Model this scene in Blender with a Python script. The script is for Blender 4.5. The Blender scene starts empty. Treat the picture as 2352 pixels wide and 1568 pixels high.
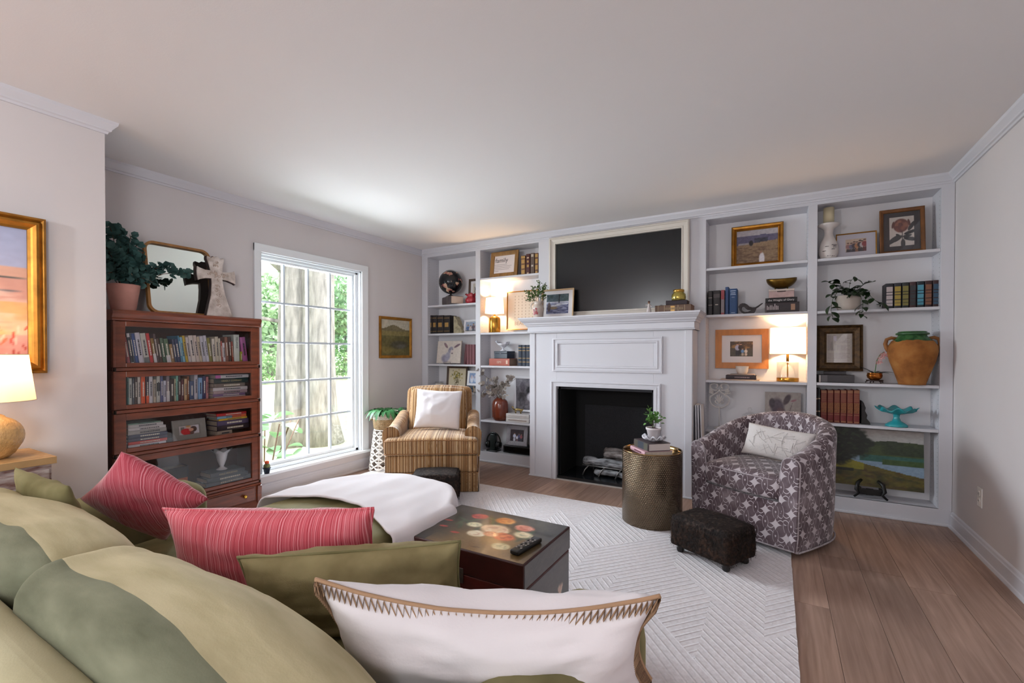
import bpy, math, random
import numpy as np
from mathutils import Vector, Matrix, noise as mn
sc = bpy.context.scene
COL = sc.collection
rnd = random.Random(11)
PI = math.pi

# ---------------------------------------------------------------- camera
F_PX, CY_PX, YAW, PITCH = 1051.86, 823.26, math.radians(30.0), 0.0108
CAM = (3.719, -4.2552, 1.2012)
cam = bpy.data.cameras.new('camera'); co = bpy.data.objects.new('camera', cam); COL.objects.link(co)
cam.sensor_width = 36.0; cam.lens = 36.0 * F_PX / 2352.0
cam.shift_y = (CY_PX - 784.0) / 2352.0; cam.clip_start = 0.02; cam.clip_end = 300
co.location = CAM; co.rotation_euler = (PI / 2 - PITCH, 0, YAW)
sc.camera = co

# ---------------------------------------------------------------- world, light, exposure
w = bpy.data.worlds.new('sky'); sc.world = w; w.use_nodes = True
bg = w.node_tree.nodes['Background']
bg.inputs[0].default_value = (0.93, 0.98, 1.0, 1); bg.inputs[1].default_value = 3.0
sc.view_settings.view_transform = 'Standard'; sc.view_settings.look = 'None'
sc.view_settings.gamma = 1.0; sc.view_settings.use_curve_mapping = False
sc.view_settings.exposure = 0.12
sc.cycles.use_denoising = True
sc.cycles.max_bounces = 10; sc.cycles.diffuse_bounces = 5; sc.cycles.glossy_bounces = 3
sc.cycles.transparent_max_bounces = 10; sc.cycles.transmission_bounces = 4
sc.cycles.caustics_reflective = False; sc.cycles.caustics_refractive = False
sc.cycles.sample_clamp_indirect = 6.0

def area(name, loc, rot, sx, sy, power, col):
    l = bpy.data.lights.new(name, 'AREA'); l.shape = 'RECTANGLE'; l.size = sx; l.size_y = sy
    l.energy = power; l.color = col
    o = bpy.data.objects.new(name, l); COL.objects.link(o); o.location = loc; o.rotation_euler = rot
    return o
# daylight falling in through the window of the photographed wall; the rear and side lights are added fills behind the camera
area('window_daylight', (-0.62, -1.49, 1.75), (0, -PI / 2 + 0.5, 0), 1.6, 1.5, 270, (0.84, 0.93, 1.0))
area('rear_fill_light', (3.0, -7.85, 1.45), (PI / 2, 0, PI), 2.2, 1.5, 45, (0.95, 0.97, 1.0))  # added fill shining forward from an invented rear window
area('side_fill_light', (5.9, -6.0, 1.4), (0, PI / 2, 0), 1.7, 2.0, 150, (0.94, 0.97, 1.0))  # added fill from the right, brightens the window wall
sun = bpy.data.lights.new('sun', 'SUN'); sun.energy = 4.2; sun.angle = 0.02; sun.color = (1.0, 0.96, 0.9); suo = bpy.data.objects.new('sun', sun); COL.objects.link(suo); suo.rotation_euler = (math.radians(-20), math.radians(42), 0)

# ---------------------------------------------------------------- pixel helper: a pixel gives a direction, the named plane gives the distance
_cy, _sy, _cp, _sp = math.cos(YAW), math.sin(YAW), math.cos(PITCH), math.sin(PITCH)
def S(ax, v, x, y):
    a = (x - 1176) / F_PX; b = -(y - CY_PX) / F_PX
    Yc = b * _cp - _sp; Zc = b * _sp + _cp
    d = (a * _cy - Zc * _sy, a * _sy + Zc * _cy, Yc)
    k = 'XYZ'.index(ax); t = (v - CAM[k]) / d[k]
    return Vector((CAM[0] + t * d[0], CAM[1] + t * d[1], CAM[2] + t * d[2]))
def xY(px, Y, py=812): return S('Y', Y, px, py).x
def zY(px, py, Y): return S('Y', Y, px, py).z

# ---------------------------------------------------------------- colours and materials
def lin(c):
    if isinstance(c, str): c = tuple(int(c[i:i + 2], 16) / 255 for i in (0, 2, 4))
    elif max(c) > 1.0: c = tuple(v / 255 for v in c)
    return tuple(v / 12.92 if v <= 0.04045 else ((v + 0.055) / 1.055) ** 2.4 for v in c)
MATS = {}
def mat(key, col=None, rough=0.6, metal=0.0, var=0.0, vscale=8.0, bump=0.0, bscale=60.0, sheen=0.0, spec=0.5, coat=0.0, stretch=(1, 1, 1), col2=None, trans=0.0, emit=None, estr=0.0, alpha=1.0, coord='Object', detail=4.0):
    if key in MATS: return MATS[key]
    m = bpy.data.materials.new(key); m.use_nodes = True; MATS[key] = m
    nt = m.node_tree; b = nt.nodes['Principled BSDF']; c = lin(col)
    b.inputs['Base Color'].default_value = (*c, 1); b.inputs['Roughness'].default_value = rough
    b.inputs['Metallic'].default_value = metal; b.inputs['Specular IOR Level'].default_value = spec
    if sheen: b.inputs['Sheen Weight'].default_value = sheen; b.inputs['Sheen Roughness'].default_value = 0.4
    if coat: b.inputs['Coat Weight'].default_value = coat; b.inputs['Coat Roughness'].default_value = 0.15
    if trans: b.inputs['Transmission Weight'].default_value = trans
    if alpha < 1: b.inputs['Alpha'].default_value = alpha
    if emit: b.inputs['Emission Color'].default_value = (*lin(emit), 1); b.inputs['Emission Strength'].default_value = estr
    if var or bump or col2:
        tc = nt.nodes.new('ShaderNodeTexCoord'); mp = nt.nodes.new('ShaderNodeMapping')
        mp.inputs['Scale'].default_value = stretch
        nt.links.new(tc.outputs[coord], mp.inputs[0])
    if var or col2:
        n = nt.nodes.new('ShaderNodeTexNoise'); n.inputs['Scale'].default_value = vscale; n.inputs['Detail'].default_value = detail
        nt.links.new(mp.outputs[0], n.inputs['Vector'])
        r = nt.nodes.new('ShaderNodeValToRGB'); r.color_ramp.elements[0].position = 0.3; r.color_ramp.elements[1].position = 0.72
        a = tuple(max(0, v * (1 - var)) for v in c); z = lin(col2) if col2 else tuple(min(1, v * (1 + var)) for v in c)
        if col2 and not var: a = c
        r.color_ramp.elements[0].color = (*a, 1); r.color_ramp.elements[1].color = (*z, 1)
        nt.links.new(n.outputs[0], r.inputs[0]); nt.links.new(r.outputs[0], b.inputs['Base Color'])
    if bump:
        n2 = nt.nodes.new('ShaderNodeTexNoise'); n2.inputs['Scale'].default_value = bscale; n2.inputs['Detail'].default_value = 3
        nt.links.new(mp.outputs[0], n2.inputs['Vector'])
        bp = nt.nodes.new('ShaderNodeBump'); bp.inputs['Strength'].default_value = bump; bp.inputs['Distance'].default_value = 0.01
        nt.links.new(n2.outputs[0], bp.inputs['Height']); nt.links.new(bp.outputs[0], b.inputs['Normal'])
    return m
def glassmat(key, tint=(1, 1, 1), refl=0.035):
    if key in MATS: return MATS[key]
    m = bpy.data.materials.new(key); m.use_nodes = True; MATS[key] = m; nt = m.node_tree
    nt.nodes.remove(nt.nodes['Principled BSDF']); out = nt.nodes['Material Output']
    t = nt.nodes.new('ShaderNodeBsdfTransparent'); t.inputs[0].default_value = (*tint, 1)
    g = nt.nodes.new('ShaderNodeBsdfGlossy'); g.inputs['Roughness'].default_value = 0.02
    lw = nt.nodes.new('ShaderNodeLayerWeight'); lw.inputs[0].default_value = 0.35
    mm = nt.nodes.new('ShaderNodeMath'); mm.operation = 'MULTIPLY_ADD'; mm.inputs[1].default_value = 0.25; mm.inputs[2].default_value = refl
    nt.links.new(lw.outputs['Fresnel'], mm.inputs[0])
    mx = nt.nodes.new('ShaderNodeMixShader')
    nt.links.new(mm.outputs[0], mx.inputs[0]); nt.links.new(t.outputs[0], mx.inputs[1]); nt.links.new(g.outputs[0], mx.inputs[2])
    nt.links.new(mx.outputs[0], out.inputs[0]); return m
def printmat(key='print', rough=0.55, coat=0.0):
    if key in MATS: return MATS[key]
    m = bpy.data.materials.new(key); m.use_nodes = True; MATS[key] = m; nt = m.node_tree
    b = nt.nodes['Principled BSDF']; b.inputs['Roughness'].default_value = rough; b.inputs['Coat Weight'].default_value = coat
    a = nt.nodes.new('ShaderNodeAttribute'); a.attribute_name = 'Col'
    nt.links.new(a.outputs['Color'], b.inputs['Base Color']); return m

# ---------------------------------------------------------------- mesh builder
class G:
    def __init__(s): s.v = []; s.f = []; s.sm = []; s.uv = []; s.W = []
    def add(s, vs, fs, smooth=False, uv=None):
        o = len(s.v); s.v.extend(tuple(p) for p in vs)
        s.uv.extend(uv if uv else [(p[0], p[2]) for p in vs])
        s.f.extend(tuple(i + o for i in f) for f in fs); s.sm.extend([smooth] * len(fs)); return s
    def box(s, x0, x1, y0, y1, z0, z1):
        vs = [(x, y, z) for z in (z0, z1) for y in (y0, y1) for x in (x0, x1)]
        return s.add(vs, [(0, 2, 3, 1), (4, 5, 7, 6), (0, 1, 5, 4), (2, 6, 7, 3), (0, 4, 6, 2), (1, 3, 7, 5)])
    def prism(s, poly, a, b, axis='y'):          # poly in the plane across the axis, counter-clockwise
        n = len(poly)
        def p(q, t): return (q[0], t, q[1]) if axis == 'y' else (t, q[0], q[1]) if axis == 'x' else (q[0], q[1], t)
        vs = [p(q, a) for q in poly] + [p(q, b) for q in poly]
        fs = [tuple(range(n)), tuple(range(2 * n - 1, n - 1, -1))] + [(i, i + n, (i + 1) % n + n, (i + 1) % n) for i in range(n)]
        return s.add(vs, fs)
    def lathe(s, prof, c=(0, 0, 0), seg=24, fn=None, cap=True, smooth=True):
        vs = []; uv = []
        for k, (r, z) in enumerate(prof):
            for i in range(seg):
                a = 2 * PI * i / seg; rr, zz = (r, z) if fn is None else fn(r, z, a)
                vs.append((c[0] + rr * math.cos(a), c[1] + rr * math.sin(a), c[2] + zz)); uv.append((i / seg, zz))
        fs = [(k * seg + i, k * seg + (i + 1) % seg, (k + 1) * seg + (i + 1) % seg, (k + 1) * seg + i) for k in range(len(prof) - 1) for i in range(seg)]
        s.add(vs, fs, smooth, uv)
        if cap:
            o = len(s.v) - len(vs); s.f.append(tuple(o + i for i in range(seg - 1, -1, -1))); s.f.append(tuple(len(s.v) - seg + i for i in range(seg))); s.sm += [False, False]
        return s
    def tube(s, path, r, seg=8, closed=False, cap=True):
        P = [Vector(p) for p in path]; n = len(P); rr = r if isinstance(r, (list, tuple)) else [r] * n
        vs = []; up = None
        for i in range(n):
            t = (P[(i + 1) % n] - P[i - 1]) if closed else (P[min(i + 1, n - 1)] - P[max(i - 1, 0)])
            t.normalize()
            if up is None: up = Vector((0, 0, 1)) if abs(t.z) < 0.9 else Vector((1, 0, 0))
            b = t.cross(up)
            if b.length < 1e-6: b = t.orthogonal()
            b.normalize(); up = b.cross(t)
            for k in range(seg):
                a = 2 * PI * k / seg; vs.append(P[i] + (b * math.cos(a) + up * math.sin(a)) * rr[i])
        m = n if closed else n - 1
        fs = [(i * seg + k, i * seg + (k + 1) % seg, ((i + 1) % n) * seg + (k + 1) % seg, ((i + 1) % n) * seg + k) for i in range(m) for k in range(seg)]
        s.add(vs, fs, True)
        if cap and not closed:
            o = len(s.v) - len(vs); s.f.append(tuple(o + k for k in range(seg - 1, -1, -1))); s.f.append(tuple(len(s.v) - seg + k for k in range(seg))); s.sm += [False, False]
        return s
    def grid(s, fn, nu, nv, smooth=True, flip=False, uvf=None):
        vs = []; uv = []
        for j in range(nv + 1):
            for i in range(nu + 1):
                u, v = i / nu, j / nv; vs.append(fn(u, v)); uv.append(uvf(u, v) if uvf else (u, v))
        q = lambda i, j: j * (nu + 1) + i
        fs = [(q(i, j), q(i + 1, j), q(i + 1, j + 1), q(i, j + 1)) for j in range(nv) for i in range(nu)]
        if flip: fs = [f[::-1] for f in fs]
        return s.add(vs, fs, smooth, uv)
    def rbox(s, x0, x1, y0, y1, z0, z1, r, n=3, m=6, fn=None, uvs=1.0, uvmode='box', uvfn=None):
        h = ((x1 - x0) / 2, (y1 - y0) / 2, (z1 - z0) / 2); c = ((x0 + x1) / 2, (y0 + y1) / 2, (z0 + z1) / 2)
        def samp(H):
            a = [-H + r * (1 - math.cos(PI / 2 * k / n)) * 1.0 for k in range(n)]
            mid = [-(H - r) + 2 * (H - r) * k / m for k in range(m + 1)]
            return a + mid + [-t for t in a[::-1]]
        idx = {}; vs = []; uv = []; fs = []
        for ax in range(3):
            for sgn in (-1, 1):
                a, b = (ax + 1) % 3, (ax + 2) % 3; A, B = samp(h[a]), samp(h[b])
                ids = []
                for q in B:
                    row = []
                    for p in A:
                        P = [0, 0, 0]; P[ax] = sgn * h[ax]; P[a] = p; P[b] = q
                        inn = [max(-(h[k] - r), min(h[k] - r, P[k])) for k in range(3)]
                        d = Vector(P) - Vector(inn)
                        if d.length > 1e-9: d = d.normalized() * r
                        W = [inn[k] + d[k] for k in range(3)]
                        Q = tuple(W[k] + c[k] for k in range(3))
                        if fn: Q = fn(Q, W, h)
                        key = (ax, sgn, round(W[0], 5), round(W[1], 5), round(W[2], 5)) if uvmode == 'split' else (round(W[0], 5), round(W[1], 5), round(W[2], 5))
                        if key not in idx:
                            idx[key] = len(vs); vs.append(Q); s.W.append(W)
                            uv.append(uvfn(Q) if uvfn else (Q[a] * uvs, Q[b] * uvs) if ax == 2 else (Q[1] * uvs, Q[2] * uvs) if ax == 0 else (Q[0] * uvs, Q[2] * uvs))
                        row.append(idx[key])
                    ids.append(row)
                for j in range(len(B) - 1):
                    for i in range(len(A) - 1):
                        f = (ids[j][i], ids[j][i + 1], ids[j + 1][i + 1], ids[j + 1][i])
                        if len(set(f)) < 3: continue
                        f = tuple(dict.fromkeys(f)); fs.append(f if sgn > 0 else f[::-1])
        return s.add(vs, fs, True, uv)
    def xf(s, M):
        s.v = [tuple(M @ Vector(p)) for p in s.v]; return s
    def build(s, name, m, parent=None, bevel=0.0, seg=2, kind=None, loc=None, rot=None):
        me = bpy.data.meshes.new(name); me.from_pydata(s.v, [], s.f); me.update()
        me.polygons.foreach_set('use_smooth', s.sm)
        u = me.uv_layers.new(name='UVMap'); li = np.empty(len(me.loops), int); me.loops.foreach_get('vertex_index', li)
        u.data.foreach_set('uv', np.array(s.uv, 'f')[li].ravel())
        me.materials.append(m); o = bpy.data.objects.new(name, me); COL.objects.link(o)
        if parent: o.parent = parent
        if bevel:
            b = o.modifiers.new('bevel', 'BEVEL'); b.width = bevel; b.segments = seg; b.limit_method = 'ANGLE'; b.angle_limit = 0.6
        if kind: o['kind'] = kind
        if loc: o.location = loc
        if rot: o.rotation_euler = rot
        return o
def tag(o, label, cat, group=None):
    o['label'] = label; o['category'] = cat
    if group: o['group'] = group
    return o
def thing(name, label, cat, loc=(0, 0, 0), rz=0.0, group=None, rx=0.0, ry=0.0):
    o = bpy.data.objects.new(name, None); COL.objects.link(o); o.empty_display_size = 0.05
    o.location = loc; o.rotation_euler = (rx, ry, rz); return tag(o, label, cat, group)
def struct(name, g, m, bevel=0.0):
    o = g.build(name, m, None, bevel); o['kind'] = 'structure'; return o
def sroot(name, loc=(0, 0, 0)):
    o = bpy.data.objects.new(name, None); COL.objects.link(o); o.location = loc; o['kind'] = 'structure'; return o
def share(src, name, parent, loc=(0, 0, 0), rot=(0, 0, 0), scale=(1, 1, 1), m=None):
    o = bpy.data.objects.new(name, src.data); COL.objects.link(o); o.parent = parent; o.location = loc; o.rotation_euler = rot; o.scale = scale
    return o
def nz(x, y, z, s=1.0): return mn.noise(Vector((x * s, y * s, z * s)))

def picture(name, w, h, fn, nx, ny, parent, y=0.0, z0=0.0, m=None, x0=None):
    """flat print facing -y: colours come from fn(u, v) -> r, g, b arrays in 0..1 (sRGB)"""
    x0 = -w / 2 if x0 is None else x0
    u = np.linspace(0, 1, nx + 1); v = np.linspace(0, 1, ny + 1); U, V = np.meshgrid(u, v)
    g = G(); g.v = [(x0 + a * w, y, z0 + b * h) for b in v for a in u]; g.uv = [(a, b) for b in v for a in u]
    q = lambda i, j: j * (nx + 1) + i
    g.f = [(q(i, j), q(i + 1, j), q(i + 1, j + 1), q(i, j + 1)) for j in range(ny) for i in range(nx)]; g.sm = [False] * len(g.f)
    o = g.build(name, m or printmat(), parent)
    c = np.clip(np.stack(fn(U, V), -1), 0, 1).reshape(-1, 3); c = np.where(c <= 0.04045, c / 12.92, ((c + 0.055) / 1.055) ** 2.4)
    a = o.data.color_attributes.new('Col', 'FLOAT_COLOR', 'POINT')
    a.data.foreach_set('color', np.concatenate([c, np.ones((len(c), 1))], 1).astype('f').ravel()); return o

# numpy painting helpers
_ng = np.random.default_rng(5)
def fbm(U, V, sc_=4.0, oct=4, seed=0, ax=1.0, ay=1.0):
    out = np.zeros_like(U); amp = 1.0; tot = 0
    g = np.random.default_rng(seed)
    for o in range(oct):
        n = 64; T = g.random((n, n)); x = (U * ax * sc_) % n; y = (V * ay * sc_) % n
        i = x.astype(int); j = y.astype(int); fx = x - i; fy = y - j; fx = fx * fx * (3 - 2 * fx); fy = fy * fy * (3 - 2 * fy)
        i1 = (i + 1) % n; j1 = (j + 1) % n; i %= n; j %= n
        out += amp * ((T[j, i] * (1 - fx) + T[j, i1] * fx) * (1 - fy) + (T[j1, i] * (1 - fx) + T[j1, i1] * fx) * fy); tot += amp
        amp *= 0.55; sc_ *= 2.03
    return out / tot
class P:                                          # a small painter on u, v arrays
    def __init__(s, U, V, base): s.U, s.V = U, V; s.c = [np.full_like(U, float(b)) for b in hx(base)]
    def mix(s, a, col):
        col = hx(col); a = np.clip(a, 0, 1)
        for k in range(3): s.c[k] = s.c[k] * (1 - a) + (col[k] if np.ndim(col[k]) else float(col[k])) * a
        return s
    def ell(s, x, y, rx, ry, col, rot=0.0, soft=0.15, a=1.0):
        dx, dy = s.U - x, s.V - y; c, q = math.cos(rot), math.sin(rot)
        d = np.sqrt(((dx * c + dy * q) / rx) ** 2 + ((-dx * q + dy * c) / ry) ** 2)
        return s.mix(a * np.clip((1 - d) / soft, 0, 1), col)
    def rect(s, x0, x1, y0, y1, col, a=1.0): return s.mix(a * ((s.U >= x0) & (s.U <= x1) & (s.V >= y0) & (s.V <= y1)), col)
    def grain(s, amt, scl=30, seed=1, ax=1, ay=1):
        n = (fbm(s.U, s.V, scl, 3, seed, ax, ay) - 0.5) * amt
        s.c = [k + n for k in s.c]; return s
    def out(s): return s.c
def hx(c):
    if isinstance(c, str): return tuple(int(c[i:i + 2], 16) / 255 for i in (0, 2, 4))
    return c

def text(s, size, m, parent, loc=(0, 0, 0), rot=(PI / 2, 0, 0), align='CENTER', name='lettering', width=None):
    cu = bpy.data.curves.new(name, 'FONT'); cu.body = s; cu.size = size; cu.align_x = align; cu.resolution_u = 3
    t = bpy.data.objects.new(name, cu); COL.objects.link(t)
    dg = bpy.context.evaluated_depsgraph_get(); me = bpy.data.meshes.new_from_object(t.evaluated_get(dg))
    bpy.data.objects.remove(t); bpy.data.curves.remove(cu)
    o = bpy.data.objects.new(name, me); COL.objects.link(o); me.materials.clear(); me.materials.append(m)
    o.parent = parent; o.location = loc; o.rotation_euler = rot
    if width and len(me.vertices):
        xs = [v.co.x for v in me.vertices]; k = width / max(1e-6, max(xs) - min(xs)); o.scale = (k, k, 1)
    return o

# ---------------------------------------------------------------- common materials
WHITE = mat('white_painted_wood', 'CDCCD2', 0.38, spec=0.4)
WALL = mat('greige_wall_paint', 'CEC8C8', 0.85, var=0.015, vscale=3, bump=0.03, bscale=220)
CEIL = mat('ceiling_paint', 'E4E0E0', 0.9, bump=0.04, bscale=160)
BLACK = mat('black_matte', '0D0D10', 0.55)
GOLD = mat('antique_gold', 'A8742C', 0.38, metal=0.75, var=0.3, vscale=18)
BRASS = mat('brushed_brass', 'C79A4A', 0.28, metal=1.0)
PAGES = mat('book_pages', 'CDBFAE', 0.85, var=0.12, vscale=40, stretch=(30, 1, 1))
GLASS = glassmat('clear_glass')
# ================================================================ the setting
H = 2.44; W = 4.778; YB = 0.24; YR = -8.0; XN = 0.60; YN = -3.212
# ceiling, floor slab, walls
struct('ceiling', G().box(-0.2, W + 0.15, YR - 0.15, YB + 0.15, H, H + 0.1), CEIL)
fl = sroot('floor')
G().box(-0.2, W + 0.15, YR - 0.15, YB + 0.15, -0.1, -0.004).build('subfloor', mat('subfloor', '4A3A30', 0.9), fl)
def floormat():
    m = bpy.data.materials.new('oak_plank'); m.use_nodes = True; MATS['oak_plank'] = m; nt = m.node_tree; N = nt.nodes; L = nt.links
    b = N['Principled BSDF']; b.inputs['Roughness'].default_value = 0.42; b.inputs['Specular IOR Level'].default_value = 0.35
    tc = N.new('ShaderNodeTexCoord'); oi = N.new('ShaderNodeObjectInfo')
    add = N.new('ShaderNodeVectorMath'); add.operation = 'ADD'; mulv = N.new('ShaderNodeVectorMath'); mulv.operation = 'SCALE'; mulv.inputs['Scale'].default_value = 37.0
    cmb = N.new('ShaderNodeCombineXYZ'); L.new(oi.outputs['Random'], cmb.inputs[0]); L.new(oi.outputs['Random'], cmb.inputs[1])
    L.new(cmb.outputs[0], mulv.inputs[0]); L.new(tc.outputs['Object'], add.inputs[0]); L.new(mulv.outputs[0], add.inputs[1])
    mp = N.new('ShaderNodeMapping'); mp.inputs['Scale'].default_value = (26, 1.3, 1); L.new(add.outputs[0], mp.inputs[0])
    n1 = N.new('ShaderNodeTexNoise'); n1.inputs['Scale'].default_value = 1.6; n1.inputs['Detail'].default_value = 8; n1.inputs['Distortion'].default_value = 0.8; L.new(mp.outputs[0], n1.inputs['Vector'])
    n2 = N.new('ShaderNodeTexNoise'); n2.inputs['Scale'].default_value = 2.2; L.new(add.outputs[0], n2.inputs['Vector'])
    r = N.new('ShaderNodeValToRGB'); e = r.color_ramp.elements
    e[0].position = 0.28; e[0].color = (*lin('9C8478'), 1); e[1].position = 0.75; e[1].color = (*lin('C4AC9F'), 1)
    L.new(n1.outputs[0], r.inputs[0])
    r2 = N.new('ShaderNodeValToRGB'); r2.color_ramp.elements[0].color = (*lin('B0A098'), 1); r2.color_ramp.elements[1].color = (*lin('FFF0E4'), 1); r2.color_ramp.elements[0].position = 0.1; r2.color_ramp.elements[1].position = 0.8
    av = N.new('ShaderNodeMath'); av.operation = 'ADD'; hm = N.new('ShaderNodeMath'); hm.operation = 'MULTIPLY'; hm.inputs[1].default_value = 0.55
    L.new(n2.outputs[0], hm.inputs[0]); h2 = N.new('ShaderNodeMath'); h2.operation = 'MULTIPLY'; h2.inputs[1].default_value = 0.45
    L.new(oi.outputs['Random'], h2.inputs[0]); L.new(hm.outputs[0], av.inputs[0]); L.new(h2.outputs[0], av.inputs[1]); L.new(av.outputs[0], r2.inputs[0])
    mx = N.new('ShaderNodeMix'); mx.data_type = 'RGBA'; mx.blend_type = 'MULTIPLY'; mx.inputs[0].default_value = 0.75
    L.new(r.outputs[0], mx.inputs[6]); L.new(r2.outputs[0], mx.inputs[7]); L.new(mx.outputs[2], b.inputs['Base Color'])
    bp = N.new('ShaderNodeBump'); bp.inputs['Strength'].default_value = 0.12; bp.inputs['Distance'].default_value = 0.004; L.new(n1.outputs[0], bp.inputs['Height']); L.new(bp.outputs[0], b.inputs['Normal'])
    return m
OAK = floormat()
PW = 0.187; x = 4.13 - PW * 23
LENS = {}
k = 0
while x < W + 0.02:
    y = YB - 0.05 - rnd.random() * 1.2
    ends = [YB]
    while ends[-1] > -4.6:
        ends.append(ends[-1] - rnd.uniform(0.9, 1.9) if len(ends) > 1 else y)
    for a, b_ in zip(ends[:-1], ends[1:]):
        if a < -4.8: continue
        # planks hidden under the big rug are left to the subfloor except a strip round its edge
        if x > 0.5 and x + PW < 3.6 and a < -1.15: continue
        G().box(x + 0.0008, x + PW - 0.0008, b_ + 0.001, a - 0.001, -0.006, 0.0).build('plank', OAK, fl)
    x += PW
# floor under the rug and behind the camera, one plain board layer
G().box(0.3, 3.7, -5.0, -1.0, -0.006, -0.0008).build('underlay_boards', OAK, fl)
G().box(-0.2, W + 0.1, YR, -4.9, -0.006, -0.0008).build('rear_boards', OAK, fl)

struct('wall_right', G().box(W, W + 0.12, -5.15, YB + 0.1, 0, H).box(W, W + 0.12, YR, -7.25, 0, H).box(W, W + 0.12, -7.25, -5.15, 0, 0.55).box(W, W + 0.12, -7.25, -5.15, 2.15, H), WALL)  # opening behind the camera is added to admit the side fill
struct('wall_back', G().box(-0.15, W + 0.12, YB, YB + 0.12, 0, H), WALL)
wy0, wy1, wz0, wz1 = -2.0, -0.934, 0.19, 2.045
struct('wall_left', G().box(-0.15, 0, YN, wy0, 0, H).box(-0.15, 0, wy1, YB, 0, H).box(-0.15, 0, wy0, wy1, 0, wz0).box(-0.15, 0, wy0, wy1, wz1, H), WALL)
struct('wall_left_near', G().prism([(XN - 0.12, YR), (XN, YR), (XN, YN), (-0.15, YN), (-0.15, YN - 0.12), (XN - 0.12, YN - 0.12)], 0, H, 'z'), WALL)
# unseen rear wall; its window opening is added to let light in
struct('wall_rear', G().box(XN - 0.12, 1.9, YR - 0.12, YR, 0, H).box(4.1, W + 0.12, YR - 0.12, YR, 0, H).box(1.9, 4.1, YR - 0.12, YR, 0, 0.7).box(1.9, 4.1, YR - 0.12, YR, 2.2, H), WALL)

struct('wall_added_side_box', G().box(6.2, 6.3, -8.0, -4.4, -0.1, H).box(W + 0.12, 6.3, -8.1, -8.0, -0.1, H).box(W + 0.12, 6.3, -4.4, -4.3, -0.1, H).box(W + 0.12, 6.3, -8.1, -4.3, -0.1, 0.0).box(W + 0.12, 6.3, -8.1, -4.3, H, H + 0.1), WALL)  # unseen closed box added round the side fill to keep the sun out
# crown mouldings: (offset from wall, z) profile
CP = [(0.0, 2.375), (0.010, 2.375), (0.013, 2.386), (0.022, 2.390), (0.024, 2.398), (0.036, 2.414), (0.044, 2.424), (0.047, 2.44), (0.0, 2.44)]
def crown(name, pts, ends=None):
    """pts: polyline of wall corners in plan with the room on the left hand of the run"""
    n = len(pts); V = [Vector((p[0], p[1])) for p in pts]; rings = []
    for i in range(n):
        d0 = (V[i] - V[i - 1]).normalized() if i > 0 else None; d1 = (V[i + 1] - V[i]).normalized() if i < n - 1 else None
        if d0 is None: d0 = d1
        if d1 is None: d1 = d0
        n0 = Vector((-d0.y, d0.x)); n1 = Vector((-d1.y, d1.x)); b = (n0 + n1); b = b / b.dot(n0) if b.length > 1e-6 else n0
        rings.append([(V[i].x + b.x * o, V[i].y + b.y * o, z) for o, z in CP])
    m = len(CP); vs = [p for r in rings for p in r]
    fs = [(i * m + k, i * m + k + 1, (i + 1) * m + k + 1, (i + 1) * m + k) for i in range(n - 1) for k in range(m - 1)]
    fs += [tuple(range(m)), tuple((n - 1) * m + k for k in range(m - 1, -1, -1))]
    return struct(name, G().add(vs, fs), WHITE)
crown('trim_1', [(W, YR), (W, 0.0), (0.0, 0.0), (0.0, YN), (XN, YN), (XN, YR)])
# baseboards with shoe moulding
BPf = [(0, 0), (0.024, 0), (0.024, 0.006), (0.02, 0.018), (0.014, 0.022), (0.014, 0.085), (0.010, 0.092), (0.008, 0.105), (0, 0.112)]
def baseboard(name, a, b):
    d = (Vector(b) - Vector(a)).normalized(); nrm = Vector((-d.y, d.x)); m = len(BPf)
    vs = [(p[0] + nrm.x * o, p[1] + nrm.y * o, z) for p in (a, b) for o, z in BPf]
    return struct(name, G().add(vs, [(k, k + 1, m + k + 1, m + k) for k in range(m - 1)] + [tuple(range(m)), tuple(range(2 * m - 1, m - 1, -1))]), WHITE)
baseboard('baseboard_right', (W, YR), (W, -0.012)); baseboard('baseboard_left', (0, -0.012), (0, YN)); baseboard('baseboard_left_near', (XN, YN), (XN, YR))

# window: casing, jamb, sash, muntins, panes, stool
WINW = mat('window_white_vinyl', 'E6E9EC', 0.3)
win = sroot('window_1')
X0 = 0.0
G().box(X0, 0.02, -2.058, wy0, 0.20, 2.112).build('casing_side', WINW, win, 0.004); G().box(X0, 0.02, wy1, -0.852, 0.20, 2.112).build('casing_side', WINW, win, 0.004)
G().box(X0, 0.021, -2.058, -0.852, wz1, 2.112).build('casing_head', WINW, win, 0.004)
G().box(-0.11, 0.05, -2.07, -0.84, 0.178, 0.203).build('stool', WINW, win, 0.005)
G().box(-0.145, 0.0, wy0, wy0 + 0.012, 0.2, wz1).box(-0.145, 0.0, wy1 - 0.012, wy1, 0.2, wz1).box(-0.145, 0, wy0, wy1, wz1 - 0.012, wz1).build('jamb', WINW, win)
gy0, gy1, gz0, gz1 = -1.976, -1.0, 0.262, 1.992
fr = G().box(-0.125, -0.06, wy0 + 0.012, gy0, 0.203, wz1 - 0.012).box(-0.125, -0.06, gy1, wy1 - 0.012, 0.203, wz1 - 0.012).box(-0.125, -0.06, gy0, gy1, 0.203, gz0).box(-0.125, -0.06, gy0, gy1, gz1, wz1 - 0.012)
fr.build('sash_frame', WINW, win, 0.006)
G().box(-0.06, -0.035, gy1 + 0.022, wy1 - 0.012, 0.203, wz1 - 0.012).box(-0.06, -0.035, wy0 + 0.012, wy0 + 0.02, 0.203, wz1 - 0.012).box(-0.06, -0.035, wy0 + 0.012, wy1 - 0.012, gz1 + 0.02, wz1 - 0.012).box(-0.06, -0.035, wy0 + 0.012, wy1 - 0.012, 0.203, 0.232).build('stop_bead', WINW, win, 0.003)
MUN = mat('muntin_grey_white', 'C4CDD6', 0.35)
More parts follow.
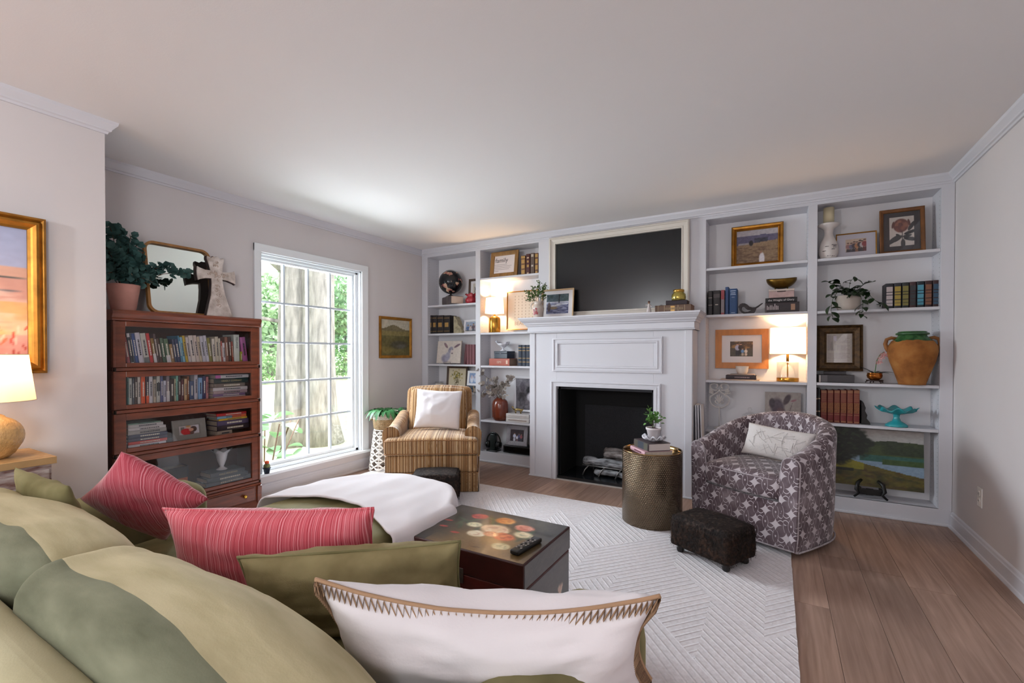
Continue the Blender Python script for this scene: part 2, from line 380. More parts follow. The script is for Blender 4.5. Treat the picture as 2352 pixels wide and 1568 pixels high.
ys = [gy0 + (gy1 - gy0) * i / 4 for i in range(5)]; zs = [gz0 + (gz1 - gz0) * i / 5 for i in range(6)]
for y in ys[1:-1]: G().box(-0.113, -0.083, y - 0.009, y + 0.009, gz0, gz1).build('muntin', MUN, win)
for z in zs[1:-1]: G().box(-0.112, -0.084, gy0, gy1, z - 0.009, z + 0.009).build('muntin', MUN, win)
pane = None
for i in range(4):
    for j in range(5):
        c = (-0.098, (ys[i] + ys[i + 1]) / 2, (zs[j] + zs[j + 1]) / 2)
        if pane is None:
            hw, hh = (ys[1] - ys[0]) / 2 - 0.004, (zs[1] - zs[0]) / 2 - 0.004
            pane = G().box(-0.002, 0.002, -hw, hw, -hh, hh).build('pane', GLASS, win, loc=c)
        else: share(pane, 'pane', win, c)
# outlet on the right wall
ou = thing('wall_outlet', 'white duplex outlet plate low on the plain right wall', 'outlet', (W, -0.50, 0.345))
PL = mat('outlet_plastic', 'E4E0DC', 0.35)
G().box(-0.006, 0, -0.036, 0.036, -0.058, 0.058).build('cover_plate', PL, ou, 0.003)
for dz in (-0.022, 0.022):
    r_ = G().lathe([(0.0155, 0), (0.0155, 0.003)], seg=16).xf(Matrix.Translation((-0.006, 0, dz)) @ Matrix.Rotation(-PI / 2, 4, 'Y')).build('receptacle', PL, ou)
    G().box(-0.0098, -0.0088, -0.007, -0.005, dz - 0.004, dz + 0.005).box(-0.0098, -0.0088, 0.005, 0.007, dz - 0.004, dz + 0.005).build('slot', BLACK, r_)

# ---------------------------------------------------------------- built-in bookcases
DEP = 0.215
BZ = dict(B1=[1.775, 1.439, 1.077, 0.76, 0.46], B2=[2.04, 1.434, 1.068, 0.462], B3=[1.934, 1.534, 0.975, 0.55], B4=[1.934, 1.531, 0.978, 0.668])
BASE = 0.116
BACKP = mat('bookcase_back_panel', 'E4E2E5', 0.55)
def builtin(name, label, x0, x1, stiles, bays):
    t = thing(name, label, 'bookcase', ((x0 + x1) / 2, 0, 0)); ox = (x0 + x1) / 2
    g = lambda *a: G().box(a[0] - ox, a[1] - ox, *a[2:])
    g(x0, x1, DEP, DEP + 0.02, 0, H).build('back_panel', BACKP, t)
    for a, b in stiles: g(a, b, 0.0, 0.02, 0, H - 0.002).build('stile', WHITE, t, 0.0015)
    g(x0, x1, -0.001, 0.019, 2.352, H - 0.002).build('top_rail', WHITE, t)
    g(x0, x1, 0.02, DEP, 2.352, 2.37).build('top_panel', WHITE, t)
    pb = g(x0, x1, -0.004, 0.016, 0, BASE).build('plinth', WHITE, t, 0.002)
    g(x0, x1, -0.018, -0.004, 0, 0.02).build('shoe_moulding', WHITE, pb, 0.005)
    for (a, b, levels) in bays:
        g(a, b, 0.0, DEP, BASE - 0.018, BASE).build('bottom_shelf', WHITE, t)
        for s_ in ((a - 0.018, a), (b, b + 0.018)): 
            sp = g(s_[0], s_[1], 0.02, DEP, 0, 2.352).build('side_panel', WHITE, t)
            xx = s_[1] if s_[0] < a else s_[0] - 0.0006
            h_ = G()
            for yy in (0.035, 0.175):
                for q in range(70): h_.box(xx - ox, xx - ox + 0.0006, yy - 0.0022, yy + 0.0022, 0.16 + q * 0.031, 0.1645 + q * 0.031)
            hp = h_.build('shelf_pin_holes', mat('pin_hole_shadow', '6B6765', 0.9), sp); hp['kind'] = 'stuff'
        for z in levels: g(a + 0.001, b - 0.001, 0.004, DEP, z - 0.021, z).build('shelf', WHITE, t, 0.0015)
    return t
builtin('built_in_bookcase', 'white built-in bookcase between the window wall and the fireplace', 0.004, 1.70, [(0.004, 0.094), (0.79, 0.853), (1.58, 1.70)], [(0.094, 0.79, BZ['B1']), (0.853, 1.58, BZ['B2'])])
builtin('built_in_bookcase', 'white built-in bookcase between the fireplace and the plain right wall', 3.052, W - 0.002, [(3.052, 3.19), (3.929, 3.989), (4.706, W - 0.002)], [(3.19, 3.929, BZ['B3']), (3.989, 4.706, BZ['B4'])])

# ---------------------------------------------------------------- chimney breast, fireplace surround
cb = sroot('wall_chimney_breast', (2.376, 0, 0))
G().box(-0.672, 0.672, 0.0, 0.10, 1.35, H - 0.002).build('upper_panel', WHITE, cb)
for sx in (-0.650, 0.650): G().box(sx - 0.006, sx + 0.006, -0.004, 0.001, 1.55, 2.37).build('bead', WHITE, cb)
fx0, fx1, oy0, oy1, fy = 1.607, 3.125, 1.898, 2.806, -0.247
ft = thing('fireplace_surround', 'white panelled fireplace surround with moulded mantel shelf around the black firebox', 'fireplace', (2.366, 0, 0)); ox = 2.366
g = lambda *a: G().box(a[0] - ox, a[1] - ox, *a[2:])
ozt = 0.892
G().box(fx0 - ox, oy0 - ox, fy, 0.0, 0, 1.41).box(oy1 - ox, fx1 - ox, fy, 0.0, 0, 1.41).box(oy0 - ox, oy1 - ox, fy, 0.0, ozt, 1.41).build('surround_body', WHITE, ft, 0.002)
for a, b in ((fx0 + 0.004, fx0 + 0.062), (fx1 - 0.062, fx1 - 0.004)): g(a, b, fy - 0.008, fy, 0.0, 1.40).build('corner_board', WHITE, ft, 0.003)
g(fx0 - 0.004, oy0 - 0.055, fy - 0.016, fy, 0, 0.014).build('shoe_moulding', WHITE, ft, 0.004); g(oy1 + 0.055, fx1 + 0.006, fy - 0.016, fy, 0, 0.014).build('shoe_moulding', WHITE, ft, 0.004)
def mitre(x0, x1, z0, z1, prof, y, sides='LRTB'):
    """mitred moulding ring: prof = (inset from the outer edge, height out of the wall)"""
    vs = []; m = len(prof)
    for (cx, cz, sx, sz) in ((x0, z0, 1, 1), (x1, z0, -1, 1), (x1, z1, -1, -1), (x0, z1, 1, -1)):
        vs += [(cx + sx * i, y - h_, cz + sz * i) for i, h_ in prof]
    fs = []
    for i, s_ in enumerate('BRTL'):
        if s_ not in sides: continue
        j = (i + 1) % 4; fs += [(i * m + k, j * m + k, j * m + k + 1, i * m + k + 1) for k in range(m - 1)]
    return G().add(vs, fs)
pz0, pz1 = zY(1271, 852, fy), zY(1271, 777, fy); px0, px1 = xY(1270.6, fy, 815), xY(1522, fy, 815)
mitre(px0 - ox, px1 - ox, pz0, pz1, [(0, 0), (0, 0.016), (0.012, 0.018), (0.016, 0.010), (0.034, 0.010), (0.040, 0.016), (0.052, 0.014), (0.055, 0)], fy).build('panel_moulding', WHITE, ft)
mitre(oy0 - 0.056 - ox, oy1 + 0.062 - ox, -0.05, ozt + 0.052, [(0, 0), (0, 0.018), (0.012, 0.020), (0.016, 0.012), (0.030, 0.010), (0.034, 0.014), (0.054, 0.012), (0.056, -0.05)], fy, 'LRT').xf(Matrix.Identity(4)).build('opening_casing', WHITE, ft)
# mantel: frieze and stepped cornice, swept round three sides
MP = [(0.0, 1.400), (0.022, 1.400), (0.026, 1.410), (0.016, 1.416), (0.016, 1.462), (0.030, 1.468), (0.034, 1.480), (0.046, 1.484), (0.050, 1.498), (0.060, 1.504), (0.078, 1.522), (0.082, 1.532), (0.092, 1.534), (0.092, 1.547), (0.0, 1.547)]
ring = lambda o, z: [(fx0 - o * 0.75 - ox, -0.001, z), (fx0 - o * 0.75 - ox, fy - o * 1.3, z), (fx1 + o * 0.75 - ox, fy - o * 1.3, z), (fx1 + o * 0.75 - ox, -0.001, z)]
vs = [p for o, z in MP for p in ring(o, z)]
fs = [(k * 4 + i, k * 4 + i + 1, (k + 1) * 4 + i + 1, (k + 1) * 4 + i) for k in range(len(MP) - 2) for i in range(3)]
kk = (len(MP) - 2) * 4; fs.append((kk, kk + 1, kk + 2, kk + 3)); fs.append((7, 6, 5, 4))
G().add(vs, fs).build('mantel_shelf', WHITE, ft)
# firebox
SOOT = mat('firebox_soot', '0A0A0B', 0.85, var=0.3, vscale=40); SOOT2 = mat('firebox_refractory', '1C1D21', 0.8, var=0.35, vscale=90, bump=0.3, bscale=140)
fb = thing('firebox', 'black steel firebox set inside the white fireplace surround', 'firebox', (2.352, 0, 0)); ox2 = 2.352
gb = lambda *a: G().box(a[0] - ox2, a[1] - ox2, *a[2:])
gb(oy0 + 0.002, oy0 + 0.02, fy + 0.05, 0.24, 0, ozt - 0.002).build('side_wall', SOOT, fb); gb(oy1 - 0.02, oy1 - 0.002, fy + 0.05, 0.24, 0, ozt - 0.002).build('side_wall', SOOT, fb)
gb(oy0 + 0.002, oy1 - 0.002, 0.20, 0.225, 0, ozt - 0.002).build('back_wall', SOOT, fb); gb(oy0 + 0.12, oy1 - 0.12, 0.192, 0.20, 0.06, 0.68).build('refractory_panel', SOOT2, fb)
gb(oy0 + 0.002, oy1 - 0.002, fy + 0.05, 0.225, ozt - 0.03, ozt - 0.002).build('smoke_lintel', mat('black_steel', '24262B', 0.35, metal=0.6), fb)
gb(oy0 + 0.002, oy1 - 0.002, fy + 0.012, 0.225, 0.001, 0.035).build('hearth_slab', mat('black_hearth_stone', '15181C', 0.18, var=0.4, vscale=15), fb)
gb(oy0 + 0.002, oy0 + 0.014, fy + 0.02, fy + 0.06, 0.03, ozt - 0.03).build('door_track', MATS['black_steel'], fb)
gb(oy1 - 0.014, oy1 - 0.002, fy + 0.02, fy + 0.06, 0.036, ozt - 0.03).build('door_track', MATS['black_steel'], fb)
gb(oy0 + 0.002, oy1 - 0.002, fy - 0.012, fy + 0.012, 0.0005, 0.008).build('threshold_strip', mat('pale_threshold', 'B9B2AC', 0.5), fb)
# grate and logs
gr = thing('log_grate', 'bent wire log grate standing on the black firebox floor', 'grate', (2.40, 0.02, 0.036))
IRON = mat('grate_steel', '8C8A88', 0.35, metal=0.8)
for k in range(4):
    x_ = -0.24 + k * 0.16
    G().tube([(x_ - 0.05, -0.13, 0.0), (x_ - 0.03, -0.12, 0.05), (x_, -0.105, 0.088), (x_, -0.06, 0.092), (x_, 0.10, 0.092)], 0.006, 6).build('bar', IRON, gr)
G().tube([(-0.30, -0.105, 0.092), (0.32, -0.105, 0.086)], 0.006, 6).build('front_rail', IRON, gr); G().tube([(-0.28, 0.08, 0.088), (0.3, 0.08, 0.088)], 0.006, 6).build('rear_rail', IRON, gr)
for x_ in (-0.26, 0.28): G().tube([(x_, 0.09, 0.0), (x_, 0.09, 0.088)], 0.007, 6).build('leg', IRON, gr)
LOGM = mat('ceramic_log', '5B4A41', 0.9, var=0.5, vscale=22, bump=0.9, bscale=45, stretch=(0.5, 2, 2), col2='A59E9C')
LOG2 = mat('charred_log', '2A2523', 0.95, var=0.5, vscale=18, bump=1.0, bscale=40, stretch=(0.5, 2, 2), col2='B6B9BE')
def logg(label, a, b, r, m):
    a, b = Vector(a), Vector(b); c = (a + b) / 2; c.z = min(a.z, b.z) - r
    t = thing('log', label, 'log', c, group=None); n = 18; pts = [a + (b - a) * (i / n) - c for i in range(n + 1)]
    rr = [r * (0.85 + 0.3 * nz(i * 0.7, r * 90, label.__len__()) + (0 if 0 < i < n else -0.1)) for i in range(n + 1)]
    pts = [p + Vector((0, 0.012 * nz(i * 0.5, 3, r * 70), 0.012 * nz(i * 0.5, 9, r * 50))) for i, p in enumerate(pts)]
    g_ = G().tube(pts, rr, 12); g_.v = [tuple(Vector(v) * (1 + 0.0)) for v in g_.v]
    sh = g_.build('bark', m, t); return t
logg('long ash-grey log lying in front across the grate', (2.11, -0.06, 0.172), (2.72, -0.07, 0.155), 0.046, LOG2)
logg('grey log with a reddish burnt side resting on the long front log', (2.29, 0.02, 0.232), (2.66, -0.01, 0.238), 0.036, LOGM)
logg('brown log lying at the back of the log pile', (2.27, 0.09, 0.255), (2.74, 0.07, 0.235), 0.042, LOGM)
logg('half-burnt pale log lying under the grate', (2.22, -0.06, 0.076), (2.76, -0.09, 0.071), 0.034, LOG2)
logg('short dark log on the rear bars of the grate', (2.25, 0.10, 0.168), (2.66, 0.11, 0.168), 0.034, LOGM)
# television in its frame over the mantel
ty = -0.032
a = S('Y', ty, 1261.6, 546.8); b = S('Y', ty, 1583.6, 503); 
tz0, tz1 = 1.549, (a.z + b.z) / 2; tx0, tx1 = a.x, b.x
tv = thing('framed_television', 'large black television inside a cream moulded frame above the mantel', 'television', ((tx0 + tx1) / 2, -0.001, tz0)); ox3 = (tx0 + tx1) / 2
CREAM = mat('cream_frame_paint', 'CFC7BD', 0.45)
fw = tx1 - tx0; fh = tz1 - tz0
mitre(-fw / 2, fw / 2, 0, fh, [(0, 0), (0, 0.038), (0.008, 0.045), (0.018, 0.045), (0.022, 0.036), (0.050, 0.030), (0.056, 0.034), (0.066, 0.033), (0.069, 0.004)], 0).build('frame', CREAM, tv)
G().box(-fw / 2 + 0.06, fw / 2 - 0.06, -0.012, -0.0005, 0.05, fh - 0.055).build('bezel', BLACK, tv)
G().box(-fw / 2 + 0.069, fw / 2 - 0.069, -0.0145, -0.0118, 0.066, fh - 0.067).build('screen', mat('tv_screen', '101114', 0.22, spec=0.5), tv)
# boards leaning in the corner by the surround
for i, (dx, tl) in enumerate(((0.006, 0.012), (0.023, 0.02), (0.042, 0.03))):
    t = thing('white_board', ['white painted board flat against the fireplace side, innermost of three', 'middle of three white painted boards beside the fireplace', 'outermost of three white painted boards beside the fireplace'][i], 'board', (fx1 + 0.004 + dx + tl, -0.125, 0.0), group='white boards leaning beside the fireplace', ry=-tl / 0.76)
    G().box(0, 0.011, -0.075, 0.075, 0, 0.775).build('panel', WHITE, t, 0.001)
    G().box(0.0015, 0.0095, -0.0765, -0.075, 0.002, 0.773).build('edge_band', WHITE, t)

# made-up torchiere behind the camera, added to brighten the ceiling
fl_ = thing('added_torchiere', 'white torchiere added unseen behind the sofa to brighten the ceiling', 'lamp', (1.5, -6.2, 0))
G().lathe([(0.14, 0), (0.14, 0.02), (0.02, 0.04)], seg=24).build('base', WHITE, fl_); G().lathe([(0.012, 0.03), (0.012, 1.72)], seg=12).build('pole', WHITE, fl_); G().lathe([(0.03, 1.70), (0.18, 1.80), (0.20, 1.84)], seg=28, cap=False).build('bowl', WHITE, fl_)
tl_ = bpy.data.lights.new('ceiling_fill_light', 'POINT'); tl_.energy = 100; tl_.color = (0.94, 0.97, 1.0); tl_.shadow_soft_size = 0.08; to_ = bpy.data.objects.new('ceiling_fill_light', tl_); COL.objects.link(to_); to_.parent = fl_; to_.location = (0, 0, 1.93)
# ================================================================ furniture
ZR = 0.013                                            # top of the rug
def nodes(key, rough=0.8, sheen=0.0):
    m = bpy.data.materials.new(key); m.use_nodes = True; MATS[key] = m
    b = m.node_tree.nodes['Principled BSDF']; b.inputs['Roughness'].default_value = rough; b.inputs['Specular IOR Level'].default_value = 0.25
    if sheen: b.inputs['Sheen Weight'].default_value = sheen; b.inputs['Sheen Roughness'].default_value = 0.35
    return m, m.node_tree, b
class NB:                                             # tiny node-maths helper
    def __init__(s, nt): s.nt = nt
    def m(s, op, a, b=None, c=None):
        n = s.nt.nodes.new('ShaderNodeMath'); n.operation = op
        for i, v in enumerate((a, b, c)):
            if v is None: continue
            if isinstance(v, (int, float)): n.inputs[i].default_value = v
            else: s.nt.links.new(v, n.inputs[i])
        return n.outputs[0]
    def mix(s, f, a, b):
        n = s.nt.nodes.new('ShaderNodeMix'); n.data_type = 'RGBA'
        for i, v in ((0, f), (6, a), (7, b)):
            if isinstance(v, (int, float)): n.inputs[i].default_value = v
            elif isinstance(v, (tuple, str)): n.inputs[i].default_value = (*lin(v), 1)
            else: s.nt.links.new(v, n.inputs[i])
        return n.outputs[2]
    def noise(s, vec, scale, detail=3, dims='3D'):
        n = s.nt.nodes.new('ShaderNodeTexNoise'); n.noise_dimensions = dims; n.inputs['Scale'].default_value = scale; n.inputs['Detail'].default_value = detail
        s.nt.links.new(vec, n.inputs['W' if dims == '1D' else 'Vector']); return n.outputs[0]
    def bump(s, h, b, strength, dist=0.01):
        n = s.nt.nodes.new('ShaderNodeBump'); n.inputs['Strength'].default_value = strength; n.inputs['Distance'].default_value = dist
        s.nt.links.new(h, n.inputs['Height']); s.nt.links.new(n.outputs[0], b.inputs['Normal'])
    def ramp(s, f, stops, interp='LINEAR'):
        n = s.nt.nodes.new('ShaderNodeValToRGB'); e = n.color_ramp.elements; n.color_ramp.interpolation = interp
        while len(e) < len(stops): e.new(0.5)
        for k, (p, c) in enumerate(stops): e[k].position = p; e[k].color = (*lin(c), 1)
        s.nt.links.new(f, n.inputs[0]); return n.outputs[0]
    def xyz(s, kind):
        tc = s.nt.nodes.new('ShaderNodeTexCoord'); sp = s.nt.nodes.new('ShaderNodeSeparateXYZ'); s.nt.links.new(tc.outputs[kind], sp.inputs[0])
        return tc.outputs[kind], sp.outputs[0], sp.outputs[1], sp.outputs[2]

# ---- rug
def rugmat():
    m, nt, b = nodes('carved_wool_rug', 0.95, 0.3); N = NB(nt); v, x, y, z = N.xyz('Object')
    per = 0.92
    tri = N.m('ABSOLUTE', N.m('SUBTRACT', N.m('FRACT', N.m('DIVIDE', x, per)), 0.5))          # 0..0.5
    q = N.m('ADD', N.m('MULTIPLY', tri, per * 1.15), y)
    tri2 = N.m('ABSOLUTE', N.m('SUBTRACT', N.m('FRACT', N.m('DIVIDE', N.m('ADD', x, 0.23), per)), 0.5))
    q2 = N.m('SUBTRACT', y, N.m('MULTIPLY', tri2, per * 1.15))
    sel = N.m('GREATER_THAN', N.m('FRACT', N.m('MULTIPLY', q, 0.95)), 0.5)
    qq = N.m('ADD', N.m('MULTIPLY', q, sel), N.m('MULTIPLY', q2, N.m('SUBTRACT', 1.0, sel)))
    saw = N.m('ABSOLUTE', N.m('SUBTRACT', N.m('FRACT', N.m('DIVIDE', qq, 0.052)), 0.5))
    line = N.m('SMOOTHSTEP' if False else 'MULTIPLY', N.m('MINIMUM', N.m('MULTIPLY', saw, 5.0), 1.0), 1.0)
    n = N.noise(v, 240, 2); n2 = N.noise(v, 60, 4)
    col = N.ramp(n2, [(0.25, 'D2CBCD'), (0.6, 'E2DDE0'), (0.8, 'E8E4E7')])
    col = N.mix(N.m('MULTIPLY', N.m('SUBTRACT', 1.0, line), 0.35), col, 'F0EDF0')
    nt.links.new(col, b.inputs['Base Color'])
    hgt = N.m('ADD', N.m('MULTIPLY', line, -0.8), N.m('MULTIPLY', n, 0.35)); N.bump(hgt, b, 0.55, 0.008); return m
rx0, rx1, ry0, ry1 = 0.36 if False else 0.17, 3.80, -3.75, -0.785
def rugpt(u, v):
    x = rx0 + (rx1 - rx0) * u; y = ry0 + (ry1 - ry0) * v
    if u in (0.0, 1.0): x += 0.004 * nz(0, y * 14, 2)
    if v in (0.0, 1.0): y += 0.004 * nz(x * 14, 0, 5)
    return (x, y, ZR)
rg = G().grid(rugpt, 90, 74, smooth=False); n0 = len(rg.v)
edge = [i for i in range(91)] + [j * 91 + 90 for j in range(1, 75)] + [74 * 91 + i for i in range(89, -1, -1)] + [j * 91 for j in range(73, 0, -1)]
rg.add([(rg.v[i][0], rg.v[i][1], 0.001) for i in edge], [])
rg.f += [(edge[(k + 1) % len(edge)], edge[k], n0 + k, n0 + (k + 1) % len(edge)) for k in range(len(edge))]; rg.sm += [False] * len(edge)
tag(rg.build('rug', rugmat()), 'large ivory wool rug carved with raised chevron lines under the seating', 'rug')

# ---- velvet
def velvet(key, col, lite, nap=6.0, sheen=0.6, streak=(1, 1, 1), b1=0.12):
    m, nt, b = nodes(key, 0.85, sheen); N = NB(nt); v, x, y, z = N.xyz('Object')
    mp = nt.nodes.new('ShaderNodeMapping'); mp.inputs['Scale'].default_value = streak; nt.links.new(v, mp.inputs[0])
    n = N.noise(mp.outputs[0], nap, 4); f = N.noise(v, 320, 2)
    col_ = N.ramp(n, [(0.3, col), (0.7, lite)]); nt.links.new(col_, b.inputs['Base Color'])
    b.inputs['Sheen Tint'].default_value = (*lin(lite), 1)
    N.bump(N.m('ADD', N.m('MULTIPLY', n, 1.0), N.m('MULTIPLY', f, 0.12)), b, b1, 0.02); return m
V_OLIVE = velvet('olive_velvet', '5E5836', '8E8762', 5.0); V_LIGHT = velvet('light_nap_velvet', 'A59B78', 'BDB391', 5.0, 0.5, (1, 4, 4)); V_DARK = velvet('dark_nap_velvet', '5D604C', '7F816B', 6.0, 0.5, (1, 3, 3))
# ---- sofa
sx0, sx1, sy0, sy1 = 1.185, 3.455, -4.055, -3.035
so = thing('sofa', 'olive green velvet sofa with a chaise end and loose back cushions', 'sofa', ((sx0 + sx1) / 2, (sy0 + sy1) / 2, ZR)); sox, soy = (sx0 + sx1) / 2, (sy0 + sy1) / 2
def sb(x0, x1, y0, y1, z0, z1, r, **k): return G().rbox(x0 - sox, x1 - sox, y0 - soy, y1 - soy, z0 - ZR, z1 - ZR, r, **k)
sb(sx0 + 0.02, sx1 - 0.02, sy0 + 0.05, sy1 - 0.02, 0.07, 0.285, 0.02).build('base', V_OLIVE, so)
def chround(x, y): return y - 0.28 * min(1, abs(x - 1.872 + sox) / 0.44) ** 3.5 * max(0, min(1, (y + soy + 2.95) / 0.75))
sb(1.435, 2.30, -3.10, -2.225, 0.07, 0.285, 0.03, m=16, fn=lambda Q, Wd, h: (Q[0], chround(Q[0], Q[1]), Q[2])).build('chaise_base', V_OLIVE, so)
for fx_, fy_ in ((sx0 + 0.1, sy0 + 0.12), (sx1 - 0.1, sy0 + 0.12), (sx1 - 0.1, sy1 - 0.1), (1.62, -2.38), (2.12, -2.38)):
    G().lathe([(0.018, 0), (0.026, 0.075 - ZR + 0.013)], (fx_ - sox, fy_ - soy, 0), 12).build('foot', mat('dark_sofa_foot', '241A14', 0.5), so)
def archtop(Q, Wd, h):
    x, y, z = Q; z += 0.012 * (1 - (Wd[0] / h[0]) ** 2) if Wd[2] > 0 else 0; return (x, y, z)
sb(sx0 + 0.05, sx1 - 0.05, -4.065, -3.955, 0.20, 0.705, 0.05, m=10).build('back_frame', velvet('rail_velvet', 'A39C7C', 'B9B394', 4.0, 0.5), so)
def armf(Q, Wd, h):
    x, y, z = Q; t = (Wd[1] + h[1]) / (2 * h[1])
    return (x, y, z + 0.012 * math.sin(t * PI))
for ax0, ax1 in ((sx0, sx0 + 0.235), (sx1 - 0.235, sx1)):
    sb(ax0, ax1, sy0 + 0.02, sy1 - 0.055, 0.09, 0.600, 0.085, n=5, m=8, fn=armf).build('arm', V_OLIVE, so)
def puff(amt):
    def f(Q, Wd, h):
        a, b = 1 - (Wd[0] / h[0]) ** 2, 1 - (Wd[1] / h[1]) ** 2
        s_ = Wd[2] / h[2]; return (Q[0] + 0.004 * nz(*Q, 7), Q[1] + 0.004 * nz(Q[1], Q[2], Q[0], 7), Q[2] + amt * max(a, 0) ** 0.5 * max(b, 0) ** 0.5 * s_ + 0.006 * nz(Q[0], Q[1], 3, 6) * s_)
    return f
_pf = puff(0.016)
def chf(Q, Wd, h):
    x, y, z = _pf(Q, Wd, h); return (x, chround(x, y), z)
sb(1.432, 2.31, -3.80, -2.205, 0.285, 0.425, 0.05, m=24, fn=chf).build('chaise_cushion', V_OLIVE, so)
sb(2.325, 3.215, -3.80, -3.05, 0.285, 0.440, 0.05, m=10, fn=puff(0.025)).build('seat_cushion', V_OLIVE, so)
def backc(x0, x1, ztop, droop):
    def f(Q, Wd, h):
        ax_, az = Wd[0] / h[0], Wd[2] / h[2]
        bulge = max(0, 1 - ax_ ** 2) ** 0.6
        x, y, z = Q
        y += (Wd[1] / h[1]) * (0.055 if Wd[1] > 0 else 0.02) * bulge * max(0, 1 - az ** 2) ** 0.5
        if az > 0: z += (0.032 * bulge - droop * max(0, ax_) ** 2 + 0.03 * max(0, -ax_ - 0.75) * 4) * az
        y += 0.13 * (0.6 - az) * 0.35 - 0.03
        fold = 0.010 * nz(x * 2.0, z * 9 + x * 4, y * 9) + 0.004 * nz(x * 5, z * 22 + x * 9, 4)
        edge_ = max(0, 1 - abs(Wd[1] / h[1] + 0.75) * 1.6) * max(0, az)
        fold += 0.0022 * math.sin(x * 48 + 3 * nz(x * 3, 1, 1)) * edge_
        return (x, y + fold, z + fold)
    g_ = sb(x0, x1, -3.925, -3.70, 0.43, ztop, 0.075, n=6, m=44, fn=f)
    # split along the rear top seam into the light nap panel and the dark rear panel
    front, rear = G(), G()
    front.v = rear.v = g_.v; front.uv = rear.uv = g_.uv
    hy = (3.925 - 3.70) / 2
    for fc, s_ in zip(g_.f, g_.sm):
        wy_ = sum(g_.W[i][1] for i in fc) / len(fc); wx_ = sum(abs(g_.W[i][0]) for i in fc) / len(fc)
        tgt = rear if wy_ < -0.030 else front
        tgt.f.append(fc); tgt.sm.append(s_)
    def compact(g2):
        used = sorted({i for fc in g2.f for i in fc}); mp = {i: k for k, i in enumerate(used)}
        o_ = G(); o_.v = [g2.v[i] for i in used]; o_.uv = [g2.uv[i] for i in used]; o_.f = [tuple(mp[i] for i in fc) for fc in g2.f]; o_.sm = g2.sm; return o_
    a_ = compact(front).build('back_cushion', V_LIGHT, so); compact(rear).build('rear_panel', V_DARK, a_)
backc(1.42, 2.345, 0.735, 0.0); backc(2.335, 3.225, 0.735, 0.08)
# ---- pillows
def pillow_g(w, h, t, n=26, pinch=0.07, wr=0.006, seed=0, p=0.42, sag=0.0, lift=0.0):
    g_ = G(); vs = []; idx = {}
    def pt(u, v, s_):
        x = w / 2 * u * (1 - pinch * (1 - v * v) * abs(u) ** 2); z = h / 2 * v * (1 - pinch * 1.2 * (1 - u * u) * abs(v) ** 2)
        b_ = max(0, (1 - u * u) * (1 - v * v)); y = s_ * t / 2 * b_ ** p
        wv = wr * (nz(u * 2.3 + seed, v * 2.3, s_ * 3) + 0.6 * nz(u * 6 + seed, v * 5, s_ * 7)) * (0.3 + b_ ** 0.3)
        return (x, y + wv * s_, z - sag * (1 - u * u) * max(0, v) + wv * 0.6 + lift * h * max(0, u) * (1 - v) / 2)
    for s_ in (-1, 1):
        for j in range(n + 1):
            for i in range(n + 1):
                u, v = -1 + 2 * i / n, -1 + 2 * j / n
                u = math.sin(u * PI / 2) * 0.35 + u * 0.65; v = math.sin(v * PI / 2) * 0.35 + v * 0.65
                key = (i, j, 0 if i in (0, n) or j in (0, n) else s_)
                if key not in idx: idx[key] = len(vs); vs.append(pt(u, v, s_))
    fs = []
    for s_ in (-1, 1):
        k = lambda i, j: idx[(i, j, 0 if i in (0, n) or j in (0, n) else s_)]
        for j in range(n):
            for i in range(n):
                f = (k(i, j), k(i + 1, j), k(i + 1, j + 1), k(i, j + 1)); fs.append(f if s_ < 0 else f[::-1])
    g_.add(vs, fs, True); g_.rim = [vs[idx[(i, 0, 0)]] for i in range(n + 1)] + [vs[idx[(n, j, 0)]] for j in range(1, n + 1)] + [vs[idx[(i, n, 0)]] for i in range(n - 1, -1, -1)] + [vs[idx[(0, j, 0)]] for j in range(n - 1, 0, -1)]
    return g_
def pillow(name, label, m, c, w, h, t, rz, lean=0.0, roll=0.0, piping=None, **k):
    th = thing(name, label, 'pillow', c, rz)
    R_ = Matrix.Rotation(lean, 4, 'X') @ Matrix.Rotation(roll, 4, 'Y')
    g_ = pillow_g(w, h, t, **k).xf(R_); rim = [tuple(R_ @ Vector(p)) for p in g_.rim]
    zmin = min(p[2] for p in g_.v); g_.xf(Matrix.Translation((0, 0, -zmin))); rim = [(p[0], p[1], p[2] - zmin) for p in rim]
    g_.build('cover', m, th)
    if piping: G().tube(rim, 0.004, 6, closed=True).build('piping', piping, th)
    return th, rim
def striped(key, a, b_, c, sc_, ax=0, rough=0.8):
    m, nt, b = nodes(key, rough, 0.6); N = NB(nt); v, x, y, z = N.xyz('Object')
    s_ = N.noise(N.m('MULTIPLY', (x, y, z)[ax], 1.0), sc_, 2, '1D'); n = N.noise(v, 7, 3)
    d = N.m('ADD', s_, N.m('MULTIPLY', N.m('SUBTRACT', n, 0.5), 0.35))
    nt.links.new(N.ramp(d, [(0.30, a), (0.5, b_), (0.72, c)]), b.inputs['Base Color']); N.bump(s_, b, 0.25, 0.01); return m
V_PINK = striped('rose_striae_velvet', 'B23C49', 'CC5B66', 'E39AA2', 230)
V_PINK2 = striped('rose_velvet_dusty', 'A23A48', 'B9525F', 'D28A94', 250)
zs_ = 0.455
pillow('throw_pillow', 'olive velvet cushion tucked behind the far end of the sofa back', V_OLIVE, (1.59, -3.69, zs_), 0.38, 0.34, 0.10, math.radians(4), lean=0.22, roll=0.05, seed=13)
pillow('throw_pillow', 'rose red velvet pillow standing on its corner beside the far back cushion', V_PINK2, (1.67, -3.46, zs_), 0.33, 0.32, 0.13, math.radians(33), lean=0.5, roll=math.radians(46), seed=1)
